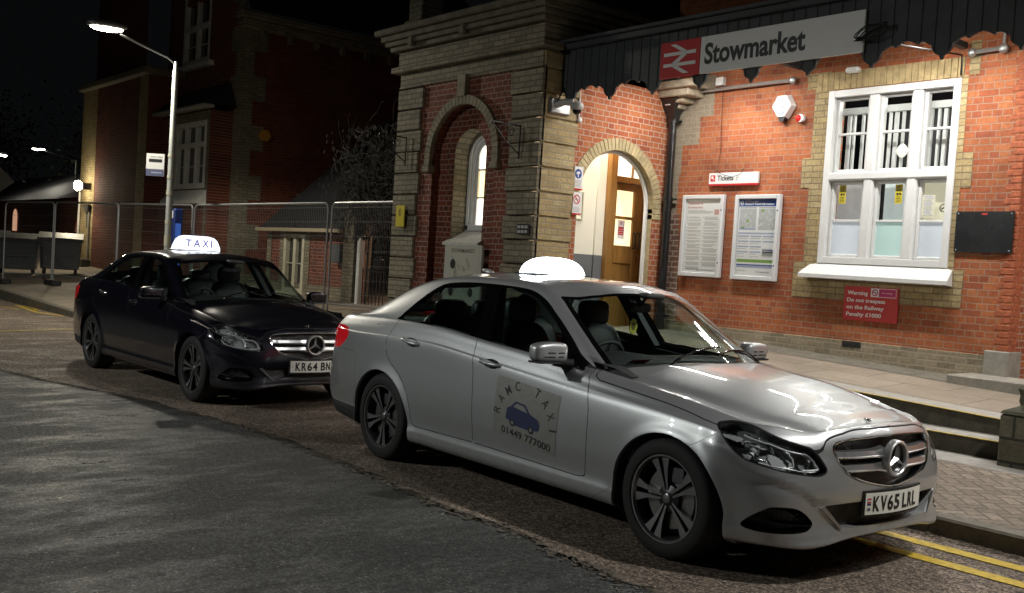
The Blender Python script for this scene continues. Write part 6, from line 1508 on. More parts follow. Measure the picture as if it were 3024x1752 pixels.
# notices by the arched door
def small_sign(y0,y1,z0,z1,lab,kind):
    t=empty('notice_plate',lab,'sign',(-9.79,(y0+y1)/2,z0),0,'notice plates beside the arched door')
    x=-9.785 if True else 0; mb=MB(); mb.bbox(x-.03,x+.012,y0,y1,z0,z1,.002,0); mb.box(x+.0121,x+.014,y0,y1,z0,z0+.022,1)
    c=((y0+y1)/2-.012,z1-.095); f=lambda r,a,h:(x+.0135+h,c[0]+r*math.cos(a),c[1]+r*math.sin(a))
    if kind: mb.lathe([(0,0),(.062,0)],f,26,2); mb.prism([(c[0]-.035,c[1]+.022),(c[0]+.025,c[1]+.035),(c[0]+.035,c[1]+.005),(c[0]-.028,c[1]-.012)],lambda p,k:(x+.0145+.001*k,p[0],p[1]),0); mb.box(x+.0145,x+.0155,c[0]-.008,c[0]+.008,c[1]-.045,c[1],0)
    else:
        mb.lathe([(.048,0),(.062,0)],f,26,1); mb.add([(x+.0145,c[0]-.042,c[1]+.034),(x+.0145,c[0]-.032,c[1]+.044),(x+.0145,c[0]+.042,c[1]-.034),(x+.0145,c[0]+.032,c[1]-.044)],[(0,1,2,3)],1); mb.box(x+.0135,x+.0142,c[0]-.033,c[0]+.025,c[1]-.007,c[1]+.007,3)
    for k in range(6 if kind else 4): mb.box(x+.0121,x+.0132,y0+.012,y1-.015-.03*RNG.rand(),z0+.04+.016*k,z0+.047+.016*k,3)
    o=mb.build('panel',[M_WHS,M_REDS,M_BLUS,M_GREY]); o.parent=t; o.matrix_parent_inverse=Matrix.Translation(-Vector(t.location))
small_sign(9.138,9.295,2.568,2.876,'white notice plate with a blue camera disc, the upper one beside the arch',1)
small_sign(9.138,9.295,2.243,2.540,'white notice plate with a red no smoking ring, the lower one beside the arch',0)
# map board under the niche window
SG=empty('map_board','pale town map board below the lit arched window','map board',(-11.19,8.47,1.2))
mb=MB(); mb.bbox(-11.615,-10.765,8.455,8.50,.75,1.77,.008); PS(mb,'board',pmat('board_pale',(.40,.39,.34),.6))
mb=MB(); mb.box(-11.56,-10.82,8.4535,8.455,.80,1.74,0)
tx(mb,'STOWMARKET',-11.45,1.66,8.452,w=.54,h=.055,mi=1,bold=.01)
for cx2,cz2,r2 in((-11.40,1.50,.06),(-11.42,1.12,.06),(-10.97,1.12,.055)): mb.lathe([(0,0),(r2,0)],lambda r,a,h:(cx2+r*math.cos(a),8.4515,cz2+r*math.sin(a)*1.15),20,2)
for k in range(30):
    a=RNG.rand()*PI; L=.05+.22*RNG.rand(); x=-11.2+.34*(RNG.rand()-.5); z=1.32+.42*(RNG.rand()-.5); d=(math.cos(a)*L/2,math.sin(a)*L/2); mb.add([(x-d[0],8.4518,z-d[1]),(x-d[0]+.006,8.4518,z-d[1]+.004),(x+d[0]+.006,8.4518,z+d[1]+.004),(x+d[0],8.4518,z+d[1])],[(0,1,2,3)],1)
for s in(0,1):
    for k in range(26): z=1.60-.03*k; mb.box(-11.55+s*.62,-11.47+s*.62-.02*RNG.rand(),8.4522,8.4532,z,z+.012,3)
PS(mb,'map',[pmat('map_cream',(.42,.41,.33),.6),pmat('map_line',(.16,.16,.14),.6),M_HOUS,M_GREY])
# yellow sign, plaque, hanging basket brackets
mb=MB(); mb.bbox(-12.86,-12.635,8.42,8.437,2.0,2.32,.006,0); mb.lathe([(.028,0),(.037,0)],lambda r,a,h:(-12.75+r*math.cos(a),8.419,2.215+r*math.sin(a)*1.6),16,1); mb.box(-12.765,-12.745,8.418,8.4195,2.18,2.25,1); tag(mb.build('yellow_sign',[M_YELS,pmat('olive_print',(.18,.15,.02),.5)]),'upright yellow sign on the left quoins of the pavilion','sign')
mb=MB(); mb.bbox(-10.06,-9.83,8.445,8.47,1.93,2.065,.004,0)
for i in range(2):
    for j in range(3): mb.box(-10.04+.07*j,-9.985+.07*j,8.442,8.446,1.95+.06*i,1.985+.06*i,1)
tag(mb.build('wall_plaque',[M_HOUS,M_GREY]),'small dark plaque on the right quoins of the pavilion front','plaque')
def bracket(x,lab):
    mb=MB(); mb.tube([(x,8.44,3.34),(x,8.44,2.90)],.011,6); mb.tube([(x,8.44,3.32),(x-.02,7.98,3.33)],.011,6); mb.tube([(x,8.44,2.96),(x-.01,8.2,3.12),(x-.02,7.99,3.32)],.009,6)
    pts=[(x,8.28+.07*math.cos(a)*(1-a/16),3.23+.07*math.sin(a)*(1-a/16)) for a in np.linspace(0,11,26)]; mb.tube(pts,.006,5); tag(mb.build('basket_bracket',M_IRON),lab,'bracket','iron hanging basket brackets on the pavilion')
bracket(-12.72,'black iron basket bracket on the left quoins of the pavilion'); bracket(-10.10,'black iron basket bracket on the right quoins of the pavilion')
# pier beside the steps
SG=empty('stone_pier','dark mossy stone pier with moulded coping at the right of the steps','pier',(-3.2,8.7,.1))
mb=MB(); mb.bbox(-3.69,1.5,8.30,8.95,.1,.575,.02); PS(mb,'base',brick_mat('mossy_blocks','x',[(.09,.085,.055),(.12,.11,.075),(.07,.065,.045)],(.04,.038,.03),bw=.42,rh=.19,squash=1,ms=.012,bump=1,blot=.4,blotch=(.05,.06,.03)))
mb=MB(); 
prof=[(.0,.575),(-.015,.60),(-.09,.635),(-.11,.65),(-.10,.68),(-.105,.73),(-.09,.78),(-.11,.805),(-.16,.83),(-.19,.85)]
v=[]
for d,z in prof:
    v+=[(-3.69-d,8.30-d,z),(1.5,8.30-d,z),(1.5,8.95+d,z),(-3.69-d,8.95+d,z)]
mb.add(v,[(4*i+j,4*i+(j+1)%4,4*i+4+(j+1)%4,4*i+4+j) for i in range(len(prof)-1) for j in range(4)]+[tuple(range(4*(len(prof)-1),4*len(prof)))]); PS(mb,'coping',M_STONED,30)
# ================================================================ STATION MASTER'S HOUSE AND LINK
HS=empty('station_house','tall dark red brick house with buff quoins and mullioned windows beyond the fences','house',(-26,12,.5))
def PH(mb,name,mats,smooth=None,parent=None): return P(mb,name,mats,smooth,HS)
mb=MB(); wallx(mb,-29,-24,0,9.6,11,[(-27.82,-26.15,6.42,8.12)]); PH(mb,'front_wall',B_DREDX)
mb=MB(); mb.quad((-24,11,0),(-24,19,0),(-24,19,7.2),(-24,11,7.2)); PH(mb,'side_wall',B_DREDY)
def tooth(mb,fn,z0,z1,step,a,b):
    z=z0;k=0
    while z<z1:
        w=a if k%2 else b; mb.add([fn(0,z),fn(w,z),fn(w,min(z+step,z1)),fn(0,min(z+step,z1))],[(0,1,2,3)]); z+=step;k+=1
mb=MB(); tooth(mb,lambda u,z:(-23.99,10.99+u,z),.3,7.2,.62,.28,.62); PH(mb,'side_quoins',B_GRYY)
mb=MB(); tooth(mb,lambda u,z:(-23.99-u,10.985,z),.3,9.5,.62,.45,.75); PH(mb,'front_quoins',B_GRYX)
mb=MB(); mb.bbox(-24.0,-23.72,10.8,19,7.0,7.2,.02); mb.bbox(-24.0,-23.60,10.7,19,7.2,7.38,.03); 
for k in range(10): mb.bbox(-23.86,-23.70,11.3+k*.75,11.42+k*.75,6.78,7.0,.02)
PH(mb,'eaves_cornice',B_GRYY)
mb=MB(); mb.add([(-23.5,10.9,7.38),(-23.5,19,7.38),(-26.5,19,10.4),(-26.5,10.9,10.4)],[(0,1,2,3)]); PH(mb,'house_roof',M_LEAD)
def mull(mb,x0,x1,z0,z1,y,nx,zt,mi=0,w=.13):
    frame_box(mb,x0,x1,z0,z1,y-.04,y+.12,.14,mi,.01)
    for i in range(1,nx): x=x0+(x1-x0)*i/nx; mb.bbox(x-w/2,x+w/2,y-.03,y+.11,z0+.14,z1-.14,.01,mi)
    mb.bbox(x0+.14,x1-.14,y-.05,y+.11,zt-.06,zt+.06,.01,mi)
    for i in range(nx):
        a=x0+(x1-x0)*i/nx+.07;b=x0+(x1-x0)*(i+1)/nx-.07; mb.bbox(a,b,y+.04,y+.07,z0+(zt-z0)*.52-.012,z0+(zt-z0)*.52+.012,.002,mi)
    mb.quad((x0,y+.08,z0),(x1,y+.08,z0),(x1,y+.08,z1),(x0,y+.08,z1),mi+1)
M_PALEF=pmat('pale_stone_frame',(.66,.65,.60),.6,noise=.1,nscale=6); M_DGL=pmat('dark_glass',(.012,.013,.014),.12,0,.5)
def hwin(args,lab=None):
    w=D.objects.new('window',None); COL.objects.link(w); w.parent=HS; w.matrix_parent_inverse=Matrix.Translation(-Vector(HS.location)); w.location=(args[0],args[4],args[2]); w.empty_display_size=.2
    mb=MB(); mull(mb,*args); o=mb.build('window_frame',[M_PALEF,M_DGL]); o.parent=w; o.matrix_parent_inverse=Matrix.Translation(-Vector(w.location)); return w
hwin((-27.95,-26.15,6.45,8.75,11.03,2,7.45)); 
mb=MB(); mb.bbox(-28.25,-25.85,10.85,11.05,6.30,6.45,.02); PH(mb,'upper_sill',M_PALEF)
# square bay with a small lean-to roof
mb=MB(); wallx(mb,-28.0,-24.45,0,4.95,10.4,[(-26.65,-24.65,3.0,4.72)]); mb.quad((-24.45,10.4,0),(-24.45,11,0),(-24.45,11,4.95),(-24.45,10.4,4.95)); PH(mb,'bay_wall',B_DREDX)
mb=MB(); mb.quad((-24.63,10.392,0),(-24.45,10.392,0),(-24.45,10.392,4.95),(-24.63,10.392,4.95)); mb.quad((-26.9,10.392,0),(-26.68,10.392,0),(-26.68,10.392,4.95),(-26.9,10.392,4.95)); mb.quad((-26.68,10.39,4.72),(-24.63,10.39,4.72),(-24.63,10.39,4.95),(-26.68,10.39,4.95)); PH(mb,'bay_quoins',B_GRYX)
hwin((-26.65,-24.65,3.0,4.72,10.43,3,4.12))
mb=MB(); mb.add([(-26.85,10.43,3.0),(-24.5,10.43,3.0),(-26.9,10.15,2.68),(-24.48,10.15,2.68),(-26.9,10.15,2.60),(-24.48,10.15,2.60),(-26.9,10.4,2.58),(-24.48,10.4,2.58)],[(0,1,3,2),(2,3,5,4),(4,5,7,6),(1,7,5,3),(0,2,4,6)]); PH(mb,'bay_sill',M_PALEF)
mb=MB(); mb.bbox(-28.2,-24.25,10.12,10.4,4.98,5.06,.01); PH(mb,'bay_gutter',pmat('pale_gutter',(.36,.35,.31),.6))
mb=MB(); mb.add([(-28.2,10.15,5.06),(-24.25,10.15,5.06),(-24.7,11,5.75),(-27.9,11,5.75),(-24.25,11,5.06)],[(0,1,2,3),(1,4,2)]); PH(mb,'bay_roof',M_LEAD)
# chimney wing at the left
mb=MB(); mb.quad((-33.2,10,0),(-27.7,10,0),(-27.7,10,6.15),(-33.2,10,6.15)); mb.quad((-27.7,10,0),(-27.7,11,0),(-27.7,11,6.15),(-27.7,10,6.15)); mb.quad((-33.2,10,0),(-33.2,14,0),(-33.2,14,6.15),(-33.2,10,6.15)); mb.quad((-32.6,10.15,6.3),(-28.4,10.15,6.3),(-28.4,10.15,12),(-32.6,10.15,12)); PH(mb,'wing_wall',brick_mat('wing_brick','x',[(.12,.03,.02),(.16,.04,.025),(.19,.045,.028),(.10,.025,.02)],(.20,.12,.09),ms=.008))
mb=MB(); mb.quad((-33.205,9.99,0),(-31.85,9.99,0),(-31.85,9.99,6.15),(-33.205,9.99,6.15)); PH(mb,'wing_quoins',B_YELX); mb=MB(); mb.quad((-28.35,9.99,0),(-27.69,9.99,0),(-27.69,9.99,6.15),(-28.35,9.99,6.15)); PH(mb,'wing_quoins',B_YELX)
mb=MB(); mb.bbox(-33.35,-27.6,9.85,11,6.10,6.32,.04); PH(mb,'wing_moulding',pmat('grimy_band',(.16,.14,.10),.85)); 
mb=MB(); mb.bbox(-33.4,-31.9,9.75,10.0,.3,.95,.03); PH(mb,'wing_base',M_STONED)
mb=MB(); mb.tube([(-33.0,9.93,3.0),(-33.05,9.93,.9)],.035,8); mb.tube([(-32.1,9.95,2.4),(-32.1,9.95,.95)],.03,8); PH(mb,'rainwater_pipe',pmat('pale_pipe',(.5,.49,.45),.5))
mb=MB(); mb.lathe([(.10,.0),(.16,.25)],lambda r,a,h:(-32.25+r*math.cos(a)*1.6,9.93+r*math.sin(a)*.5,2.35+h),14); mb.tube([(-32.25,9.95,2.35),(-32.15,9.95,1.9)],.05,8); PH(mb,'rain_hopper',pmat('dark_hopper',(.05,.045,.04),.7))
# wall lamp
LM=empty('wall_lamp','round white lamp glowing on the corner of the far house','lamp',(-32.2,9.75,3.1))
mb=MB(); superellip(mb,(-32.2,9.62,3.15),(.15,.12,.15),1,1,12,18); o=P(mb,'bulb',pmat('lamp_globe_lit',(.9,.85,.7),.3,emit=(1,.90,.66),estr=40),None,LM); mb=MB(); mb.bbox(-32.3,-32.1,9.72,9.99,3.05,3.25,.01); P(mb,'lamp_bracket',M_IRON,None,LM)
# hexagonal alarm on the side wall
mb=MB(); mb.prism([(11.62+.16*math.cos(PI/3*k),4.43+.16*math.sin(PI/3*k)) for k in range(6)],lambda p,k:(-23.98+.08*k,p[0],p[1])); tag(mb.build('alarm_box',pmat('amber_box',(.55,.26,.03),.5)),'amber hexagonal alarm box on the side wall of the far house','alarm box')
# ---- low link building
LK=empty('link_building','low brick outbuilding with a slate roof and white window between house and pavilion','outbuilding',(-20,11.5,.4))
def PL(mb,name,mats,smooth=None): return P(mb,name,mats,smooth,LK)
mb=MB(); wallx(mb,-22.2,-18.5,0,2.03,11,[(-21.32,-20.36,.62,1.96)]); mb.quad((-22.2,11,0),(-22.2,13,0),(-22.2,13,3.8),(-22.2,11,2.03)); mb.box(-22.2,-18.5,10.985,11,.0,.85,1); PL(mb,'wall',[B_DREDX,B_GRYX])
mb=MB()
for a,b in((-22.21,-21.98),(-21.55,-21.33),(-20.35,-20.15)): mb.quad((a,10.982,.0),(b,10.982,.0),(b,10.982,2.03),(a,10.982,2.03))
mb.bbox(-18.50,-18.08,10.86,11.3,0,3.3,.01); PL(mb,'quoins',B_GRYX)
mb=MB(); mb.add([(-22.35,10.8,2.05),(-18.45,10.8,2.05),(-18.45,14.5,5.3),(-22.35,14.5,5.3),(-22.35,10.8,1.97),(-22.35,14.5,5.2)],[(0,1,2,3),(0,3,5,4)]); mb.quad((-18.45,10.86,3.1),(-13.06,10.86,3.1),(-13.06,13.5,5.2),(-18.45,13.5,5.2)); PL(mb,'roof',M_LEAD)
mb=MB(); mb.bbox(-22.35,-18.45,10.72,10.82,1.99,2.07,.008); PL(mb,'gutter',pmat('buff_gutter',(.36,.30,.20),.6))
mb=MB()
wq=D.objects.new('window',None); COL.objects.link(wq); wq.parent=LK; wq.matrix_parent_inverse=Matrix.Translation(-Vector(LK.location)); wq.location=(-20.84,11,1.3)
frame_box(mb,-21.32,-20.36,.62,1.96,10.95,11.1,.10,0,.01); mb.bbox(-20.89,-20.78,10.96,11.08,.72,1.86,.02,0)
for a,b in((-21.22,-20.89),(-20.78,-20.46)): mb.bbox(a,b,11.0,11.04,1.27,1.30,.003,0)
mb.quad((-21.3,11.06,.65),(-20.4,11.06,.65),(-20.4,11.06,1.94),(-21.3,11.06,1.94),1); mb.bbox(-21.45,-20.25,10.85,11,.50,.62,.01,0); o=mb.build('window_frame',[pmat('cream_window',(.58,.54,.40),.5),M_DGL]); o.parent=wq; o.matrix_parent_inverse=Matrix.Translation(-Vector(wq.location))
mb=MB(); mb.bbox(-18.92,-18.58,10.82,10.98,1.37,1.76,.01); tag(mb.build('meter_box',pmat('grey_box',(.10,.105,.11),.6)),'grey meter box on the outbuilding wall behind the fence','box')
# yard wall with gateway
mb=MB(); arch_wall(mb,-18.08,-16.2,0,3.1,-17.30,.52,1.75,lambda u,z:(u,11.0,z)); mb.quad((-16.2,11,0),(-13.06,11,0),(-13.06,11,3.1),(-16.2,11,3.1)); PL(mb,'yard_wall',brick_mat('yard_red','x',[(.24,.075,.045),(.30,.09,.05),(.20,.06,.04)],(.22,.13,.09)))
mb=MB(); mb.tube([(-17.98,10.93,0),(-17.98,10.93,3.1)],.05,8); tag(mb.build('drainpipe',M_IRON),'thin black drainpipe behind the fence left of the gateway','drainpipe')
GT=empty('iron_gate','black iron gate with a pale post in the pinkish gateway','gate',(-17.4,10.9,.4))
mb=MB(); mb.bbox(-17.85,-17.74,10.80,10.92,.3,1.9,.01); P(mb,'gate_post',pmat('white_post',(.55,.55,.52),.5),None,GT)
mb=MB()
for k in range(7): mb.tube([(-17.68+.13*k,10.87,.45),(-17.68+.13*k,10.87,1.30)],.011,6)
mb.tube([(-17.7,10.87,.5),(-16.85,10.87,.5)],.012,6); mb.tube([(-17.7,10.87,1.25),(-16.85,10.87,1.25)],.012,6); mb.tube([(-17.55,10.87,.4),(-17.52,10.87,1.9),(-17.35,10.87,2.05)],.02,6); mb.tube([(-17.52,10.87,1.55),(-17.62,10.87,1.62),(-17.6,10.87,1.75)],.012,6)
P(mb,'gate_leaf',M_IRON,None,GT)
mb=MB()
for z in(1.42,1.72): mb.bbox(-17.22,-16.98,10.80,10.93,z-.13,z+.10,.02)
tag(mb.build('gate_lantern',M_IRON),'two black boxy lanterns hanging at the gateway','lantern') if False else None
for z,w in((1.42,'lower'),(1.72,'upper')):
    m=MB(); m.bbox(-17.22,-16.98,10.80,10.93,z-.12,z+.08,.02); m.bbox(-17.16,-17.04,10.82,10.91,z+.08,z+.13,.01); tag(m.build('post_box',M_IRON),'small black box on the gate, the %s of the two'%w,'box')
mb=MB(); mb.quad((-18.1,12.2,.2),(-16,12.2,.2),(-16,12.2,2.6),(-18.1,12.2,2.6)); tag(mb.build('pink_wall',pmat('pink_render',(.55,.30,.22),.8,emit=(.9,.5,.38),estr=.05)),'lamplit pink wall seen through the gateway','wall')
# ---- bare climber hanging over the yard wall
mb=MB()
for k in range(620):
    x=-17.1+1.5*RNG.randn()*.62+.3; y=10.72-.30*RNG.rand(); z=2.95+.42*RNG.randn(); z=min(max(z,1.9),4.15); 
    if x<-18.2-(z-3)*-.1: x=-17.6
    L=.25+.55*RNG.rand(); a=RNG.rand()*2*PI; pts=[]; e=RNG.randn()*1.2
    p=np.array([x,y,z]); d=np.array([math.cos(a),.15*RNG.randn(),math.sin(a)])
    for j in range(6): pts.append(tuple(p)); p=p+d*L/5; d=d+.55*RNG.randn(3)*np.array([1,.3,1]); d/=np.linalg.norm(d)
    mb.tube(pts,[.012-.0016*j for j in range(6)],4,0,False)
o=mb.build('climber',pmat('bare_stems',(.022,.020,.017),.95,noise=.4,nscale=20)); tag(o,'tangle of bare climbing stems over the yard wall beside the pavilion','climber')
mb=MB(); 
for k in range(2600):
    x=-17.0+1.15*RNG.randn()*.8; z=2.95+.55*RNG.randn(); z=min(max(z,1.9),4.1); y=10.85-.1*RNG.rand(); s=.02+.045*RNG.rand(); a=RNG.rand()*PI
    mb.add([(x+s*math.cos(a),y,z+s*math.sin(a)),(x-s*math.sin(a),y+.02,z+s*math.cos(a)),(x-s*math.cos(a),y,z-s*math.sin(a)),(x+s*math.sin(a),y-.02,z-s*math.cos(a))],[(0,1,2,3)])
l=mb.build('dead_leaves',pmat('dead_leaf',(.010,.010,.008),.95)); l.parent=o
# ---- mesh fence panels
def fence_panel(ax,ay,bx,by,lab,brace=False):
    za=gz(ax,ay)+.12; zb=gz(bx,by)+.12; L=math.hypot(bx-ax,by-ay); ux,uy=(bx-ax)/L,(by-ay)/L
    t=empty('mesh_fence_panel',lab,'fence panel',(ax,ay,gz(ax,ay)),0,'temporary mesh fence panels')
    def Z(s,h): return za+(zb-za)*s/L+h
    def pt(s,h): return (ax+ux*s,ay+uy*s,Z(s,h))
    mb=MB(); r=.021; h=1.93; c=.10
    arcL=[pt(c-c*math.cos(a),h-c+c*math.sin(a)) for a in np.linspace(0,PI/2,7)]; arcR=[pt(L-c+c*math.cos(a),h-c+c*math.sin(a)) for a in np.linspace(PI/2,0,7)]
    mb.tube([pt(0,-.08)]+arcL+arcR+[pt(L,-.08)],r,8); mb.tube([pt(0,.15),pt(L,.15)],.016,6)
    def Q(mb,n,m): o=mb.build(n,m); o.parent=t; o.matrix_parent_inverse=Matrix.Translation(-Vector(t.location)); return o
    Q(mb,'frame',M_GALV); mb=MB()
    s=.06
    while s<L-.03:
        a,b=pt(s,.15),pt(s,h); mb.quad((a[0]-ux*.0016,a[1]-uy*.0016,a[2]),(a[0]+ux*.0016,a[1]+uy*.0016,a[2]),(b[0]+ux*.0016,b[1]+uy*.0016,b[2]),(b[0]-ux*.0016,b[1]-uy*.0016,b[2])); s+=.045
    for hh in np.arange(.35,1.9,.25):
        a,b=pt(0,hh),pt(L,hh); mb.quad((a[0],a[1],a[2]-.0022),(b[0],b[1],b[2]-.0022),(b[0],b[1],b[2]+.0022),(a[0],a[1],a[2]+.0022))
    w=Q(mb,'mesh',M_GALV)
    for s in(0,):
        mb=MB(); p=pt(0,0); g=gz(p[0],p[1]); px,py=p[0],p[1]; mb.bbox(px-.36,px+.36,py-.11,py+.11,g,g+.13,.02); tag(mb.build('fence_foot',M_RUB),FL.pop(0),'fence foot','rubber fence feet')
FL=['black rubber foot block under the fence by the pavilion','black rubber foot block where two fence panels meet behind the dark taxi','black rubber foot block behind the tall lamp post','black rubber foot block standing clear on the paving in front of the bins','black rubber foot block at the left end of the fence']
fence_panel(-15.9,9.08,-13.15,9.35,'mesh fence panel next to the pavilion quoins')
fence_panel(-19.4,8.02,-15.97,9.04,'mesh fence panel in front of the low outbuilding')
fence_panel(-23.1,7.8,-19.6,8.06,'mesh fence panel behind the lamp post')
fence_panel(-26.5,7.42,-23.2,7.82,'mesh fence panel in front of the lamp-lit house corner')
fence_panel(-27.8,6.6,-26.55,7.40,'short angled mesh fence panel in front of the bins')
# ---- street lamps
def lamp_post(loc,head,label,estr=60,hs=1.,grp='street lamps'):
    t=empty('street_lamp',label,'street lamp',loc,0,grp)
    def Q(mb,n,m,sm=None): o=mb.build(n,m,None,sm); o.parent=t; o.matrix_parent_inverse=Matrix.Translation(-Vector(t.location)); return o
    x,y,z=loc; hx,hy,hz=head; zt=hz-.34
    mb=MB(); mb.tube([(x,y,z),(x,y,z+1.0),(x,y,z+1.02),(x,y,zt-.25),(x,y,zt)],[.085,.085,.062,.055,.035],14); Q(mb,'column',pmat('pale_column',(.50,.53,.50),.5,.3,noise=.12,nscale=5),40)
    mb=MB(); mb.tube([(x,y,zt-.05),(x+(hx-x)*.15,y+(hy-y)*.15,zt+.05),(hx,hy,hz)],.022,8); Q(mb,'arm',M_GALV,40)
    d=Vector((hx-x,hy-y,hz-zt)).normalized(); c=Vector(head)+d*.25*hs
    mb=MB(); superellip(mb,(0,0,0),(.36*hs,.14*hs,.075*hs),.8,.9,10,20); ang=math.atan2(d.y,d.x)
    mb.v=[(c.x+a*math.cos(ang)-b*math.sin(ang),c.y+a*math.sin(ang)+b*math.cos(ang),c.z+cc+.06*hs) for a,b,cc in mb.v]; Q(mb,'head',M_GALV,40)
    mb=MB(); superellip(mb,(0,0,0),(.28*hs,.11*hs,.06*hs),.9,1,8,18); mb.v=[(c.x+a*math.cos(ang)-b*math.sin(ang),c.y+a*math.sin(ang)+b*math.cos(ang),c.z+cc+.0) for a,b,cc in mb.v]; Q(mb,'lens',pmat('lamp_lens_%d'%int(estr),(.9,.88,.8),.3,emit=(1,.93,.76),estr=estr),40)
    return t
SL=lamp_post((-18.95,7.33,.1),(-19.15,6.35,5.30),'tall pale street lamp glowing at top left beside the dark taxi',45)
M_BAND=pmat('cream_band',(.55,.54,.42),.5)
for z,h in((1.6,.10),(1.95,.03),(2.5,.04),(2.8,.03),(3.2,.03)):
    mb=MB(); mb.lathe([(.063,-h),(.067,-h),(.067,h),(.063,h)],lambda r,a,hh:(-18.95+r*math.cos(a),7.33+r*math.sin(a),z+hh),14)
    o=mb.build('band',M_BAND); o.parent=SL; o.matrix_parent_inverse=Matrix.Translation(-Vector(SL.location))
lamp_post((-48.5,14.4,.2),(-49.3,13.2,5.45),'small distant street lamp left of the house, nearer the lit house corner',26)
lamp_post((-49.6,10.9,.2),(-50.3,11.6,5.05),'small distant street lamp at the far left edge',26)
# bus stop flag on the lamp post
BS=empty('bus_stop_sign','white bus stop flag fixed high on the tall lamp post','sign',(-19.0,7.2,3.0))
d=Vector((-.21,-.24,0)).normalized(); u0=Vector((-18.98,7.30,0))
def bf(u,z,dd): n=Vector((-d.y,d.x,0)); p=u0+d*u+n*(-dd); return (p.x,p.y,z)
nrm=1 if Vector((-d.y,d.x,0)).dot(Vector((1,-.4,0)))<0 else -1
def bq(mb,u_0,u_1,z0,z1,dd,mi): mb.add([bf(u_0,z0,dd),bf(u_1,z0,dd),bf(u_1,z1,dd),bf(u_0,z1,dd)],[(0,1,2,3)],mi)
mb=MB(); mb.prism([(.09,2.80),(.43,2.80),(.43,3.22),(.09,3.22)],lambda p,k:bf(p[0],p[1],-.012+.024*k)); P(mb,'flag',M_WHS,None,BS)
mb=MB()
for sgn in(1,-1):
    e=.0135*sgn; bq(mb,.09,.43,2.80,2.93,e,0); bq(mb,.13,.38,3.06,3.12,e,1); bq(mb,.12,.22,3.145,3.17,e,2); bq(mb,.24,.36,3.15,3.17,e,2); bq(mb,.13,.33,2.855,2.875,e*1.1,3)
bd=lambda u,v,dd: bf(.40-u,2.965+v,.0135*nrm*-1+0)
add_text(mb,'Bus Stop',lambda u,v,dd:bf(.39-u,2.965+v,(.0137+dd)*(1 if nrm<0 else 1)),w=.27,h=.05,mi=1,size=1,bold=.02,extrude=.0003)
P(mb,'print',[pmat('slate_blue',(.10,.11,.20),.5),M_INKS,M_GREY,M_LILAC],None,BS)
# blue post
BP=empty('help_point','slim dark blue signpost beside the lamp post','post',(-19.6,7.75,.3)); mb=MB(); mb.bbox(-19.72,-19.52,7.66,7.84,.25,2.24,.02); P(mb,'casing',pmat('deep_blue',(.012,.03,.16),.35),None,BP); mb=MB(); mb.box(-19.515,-19.51,7.69,7.80,.6,1.95,0); mb.box(-19.66,-19.57,7.652,7.658,2.05,2.2,1); P(mb,'face',[pmat('bright_blue',(.03,.10,.45),.4,emit=(.1,.25,.9),estr=.12),M_WHS],None,BP)
# ---- wheelie bins
def bin_(x,y,w,d,h,label,mat,rz=0,lid=0):
    g=gz(x,y); t=empty('wheelie_bin',label,'bin',(x,y,g),rz,'wheeled bins by the house corner')
    mb=MB(); v=[];prof=[(.80,.86,.16),(.86,.90,.18),(.96,.97,h*.80),(1,1,h*.86)]
    for a,b,z in prof: v+=[(-w/2*a,-d/2*b,z),(w/2*a,-d/2*b,z),(w/2*a,d/2*b,z),(-w/2*a,d/2*b,z)]
    mb.add(v,[(4*i+j,4*i+(j+1)%4,4*i+4+(j+1)%4,4*i+4+j) for i in range(3) for j in range(4)]+[(3,2,1,0)])
    mb.bbox(-w*.30,w*.30,-d/2-.005,-d/2+.05,h*.45,h*.50,.01); mb.bbox(-w/2*1.03,w/2*1.03,-d/2*1.03,d/2*1.03,h*.83,h*.87,.01)
    mb.build('body',mat,t)
    mb=MB(); mb.add([(-w/2*1.04,-d/2*1.06,h*.87),(w/2*1.04,-d/2*1.06,h*.87),(w/2*1.04,d/2,h),(-w/2*1.04,d/2,h),(-w/2*1.04,-d/2*1.06,h*.90),(w/2*1.04,-d/2*1.06,h*.90),(w/2*1.04,d/2,h*1.04),(-w/2*1.04,d/2,h*1.04)],[(4,5,6,7),(0,4,7,3),(1,2,6,5),(0,1,5,4),(2,3,7,6)]); mb.tube([(-w*.3,-d/2*1.08,h*.89),(w*.3,-d/2*1.08,h*.89)],.02,6); mb.build('lid',mat,t)
    for sx in(-1,1):
        for sy in(-1,1):
            mb=MB(); mb.lathe([(0,-.03),(.07,-.03),(.08,-.02),(.08,.02),(.07,.03),(0,.03)],lambda r,a,hh:(sx*w*.36+hh,sy*d*.32+r*math.cos(a),.08+r*math.sin(a)),14); mb.build('wheel',M_RUB,t)
M_BIN=pmat('bin_grey',(.075,.08,.085),.5,noise=.15,nscale=6); M_BIND=pmat('bin_dark',(.06,.065,.07),.5)
bin_(-30.4,7.55,1.15,.95,1.12,'big pale grey bin between two fence posts',M_BIN,1.25); bin_(-29.55,8.45,1.1,.9,1.12,'pale grey bin next to the person at the house corner',M_BIN,1.25); bin_(-31.6,6.9,1.35,1.1,1.2,'dark bin at the left edge of the view',M_BIND,1.25)
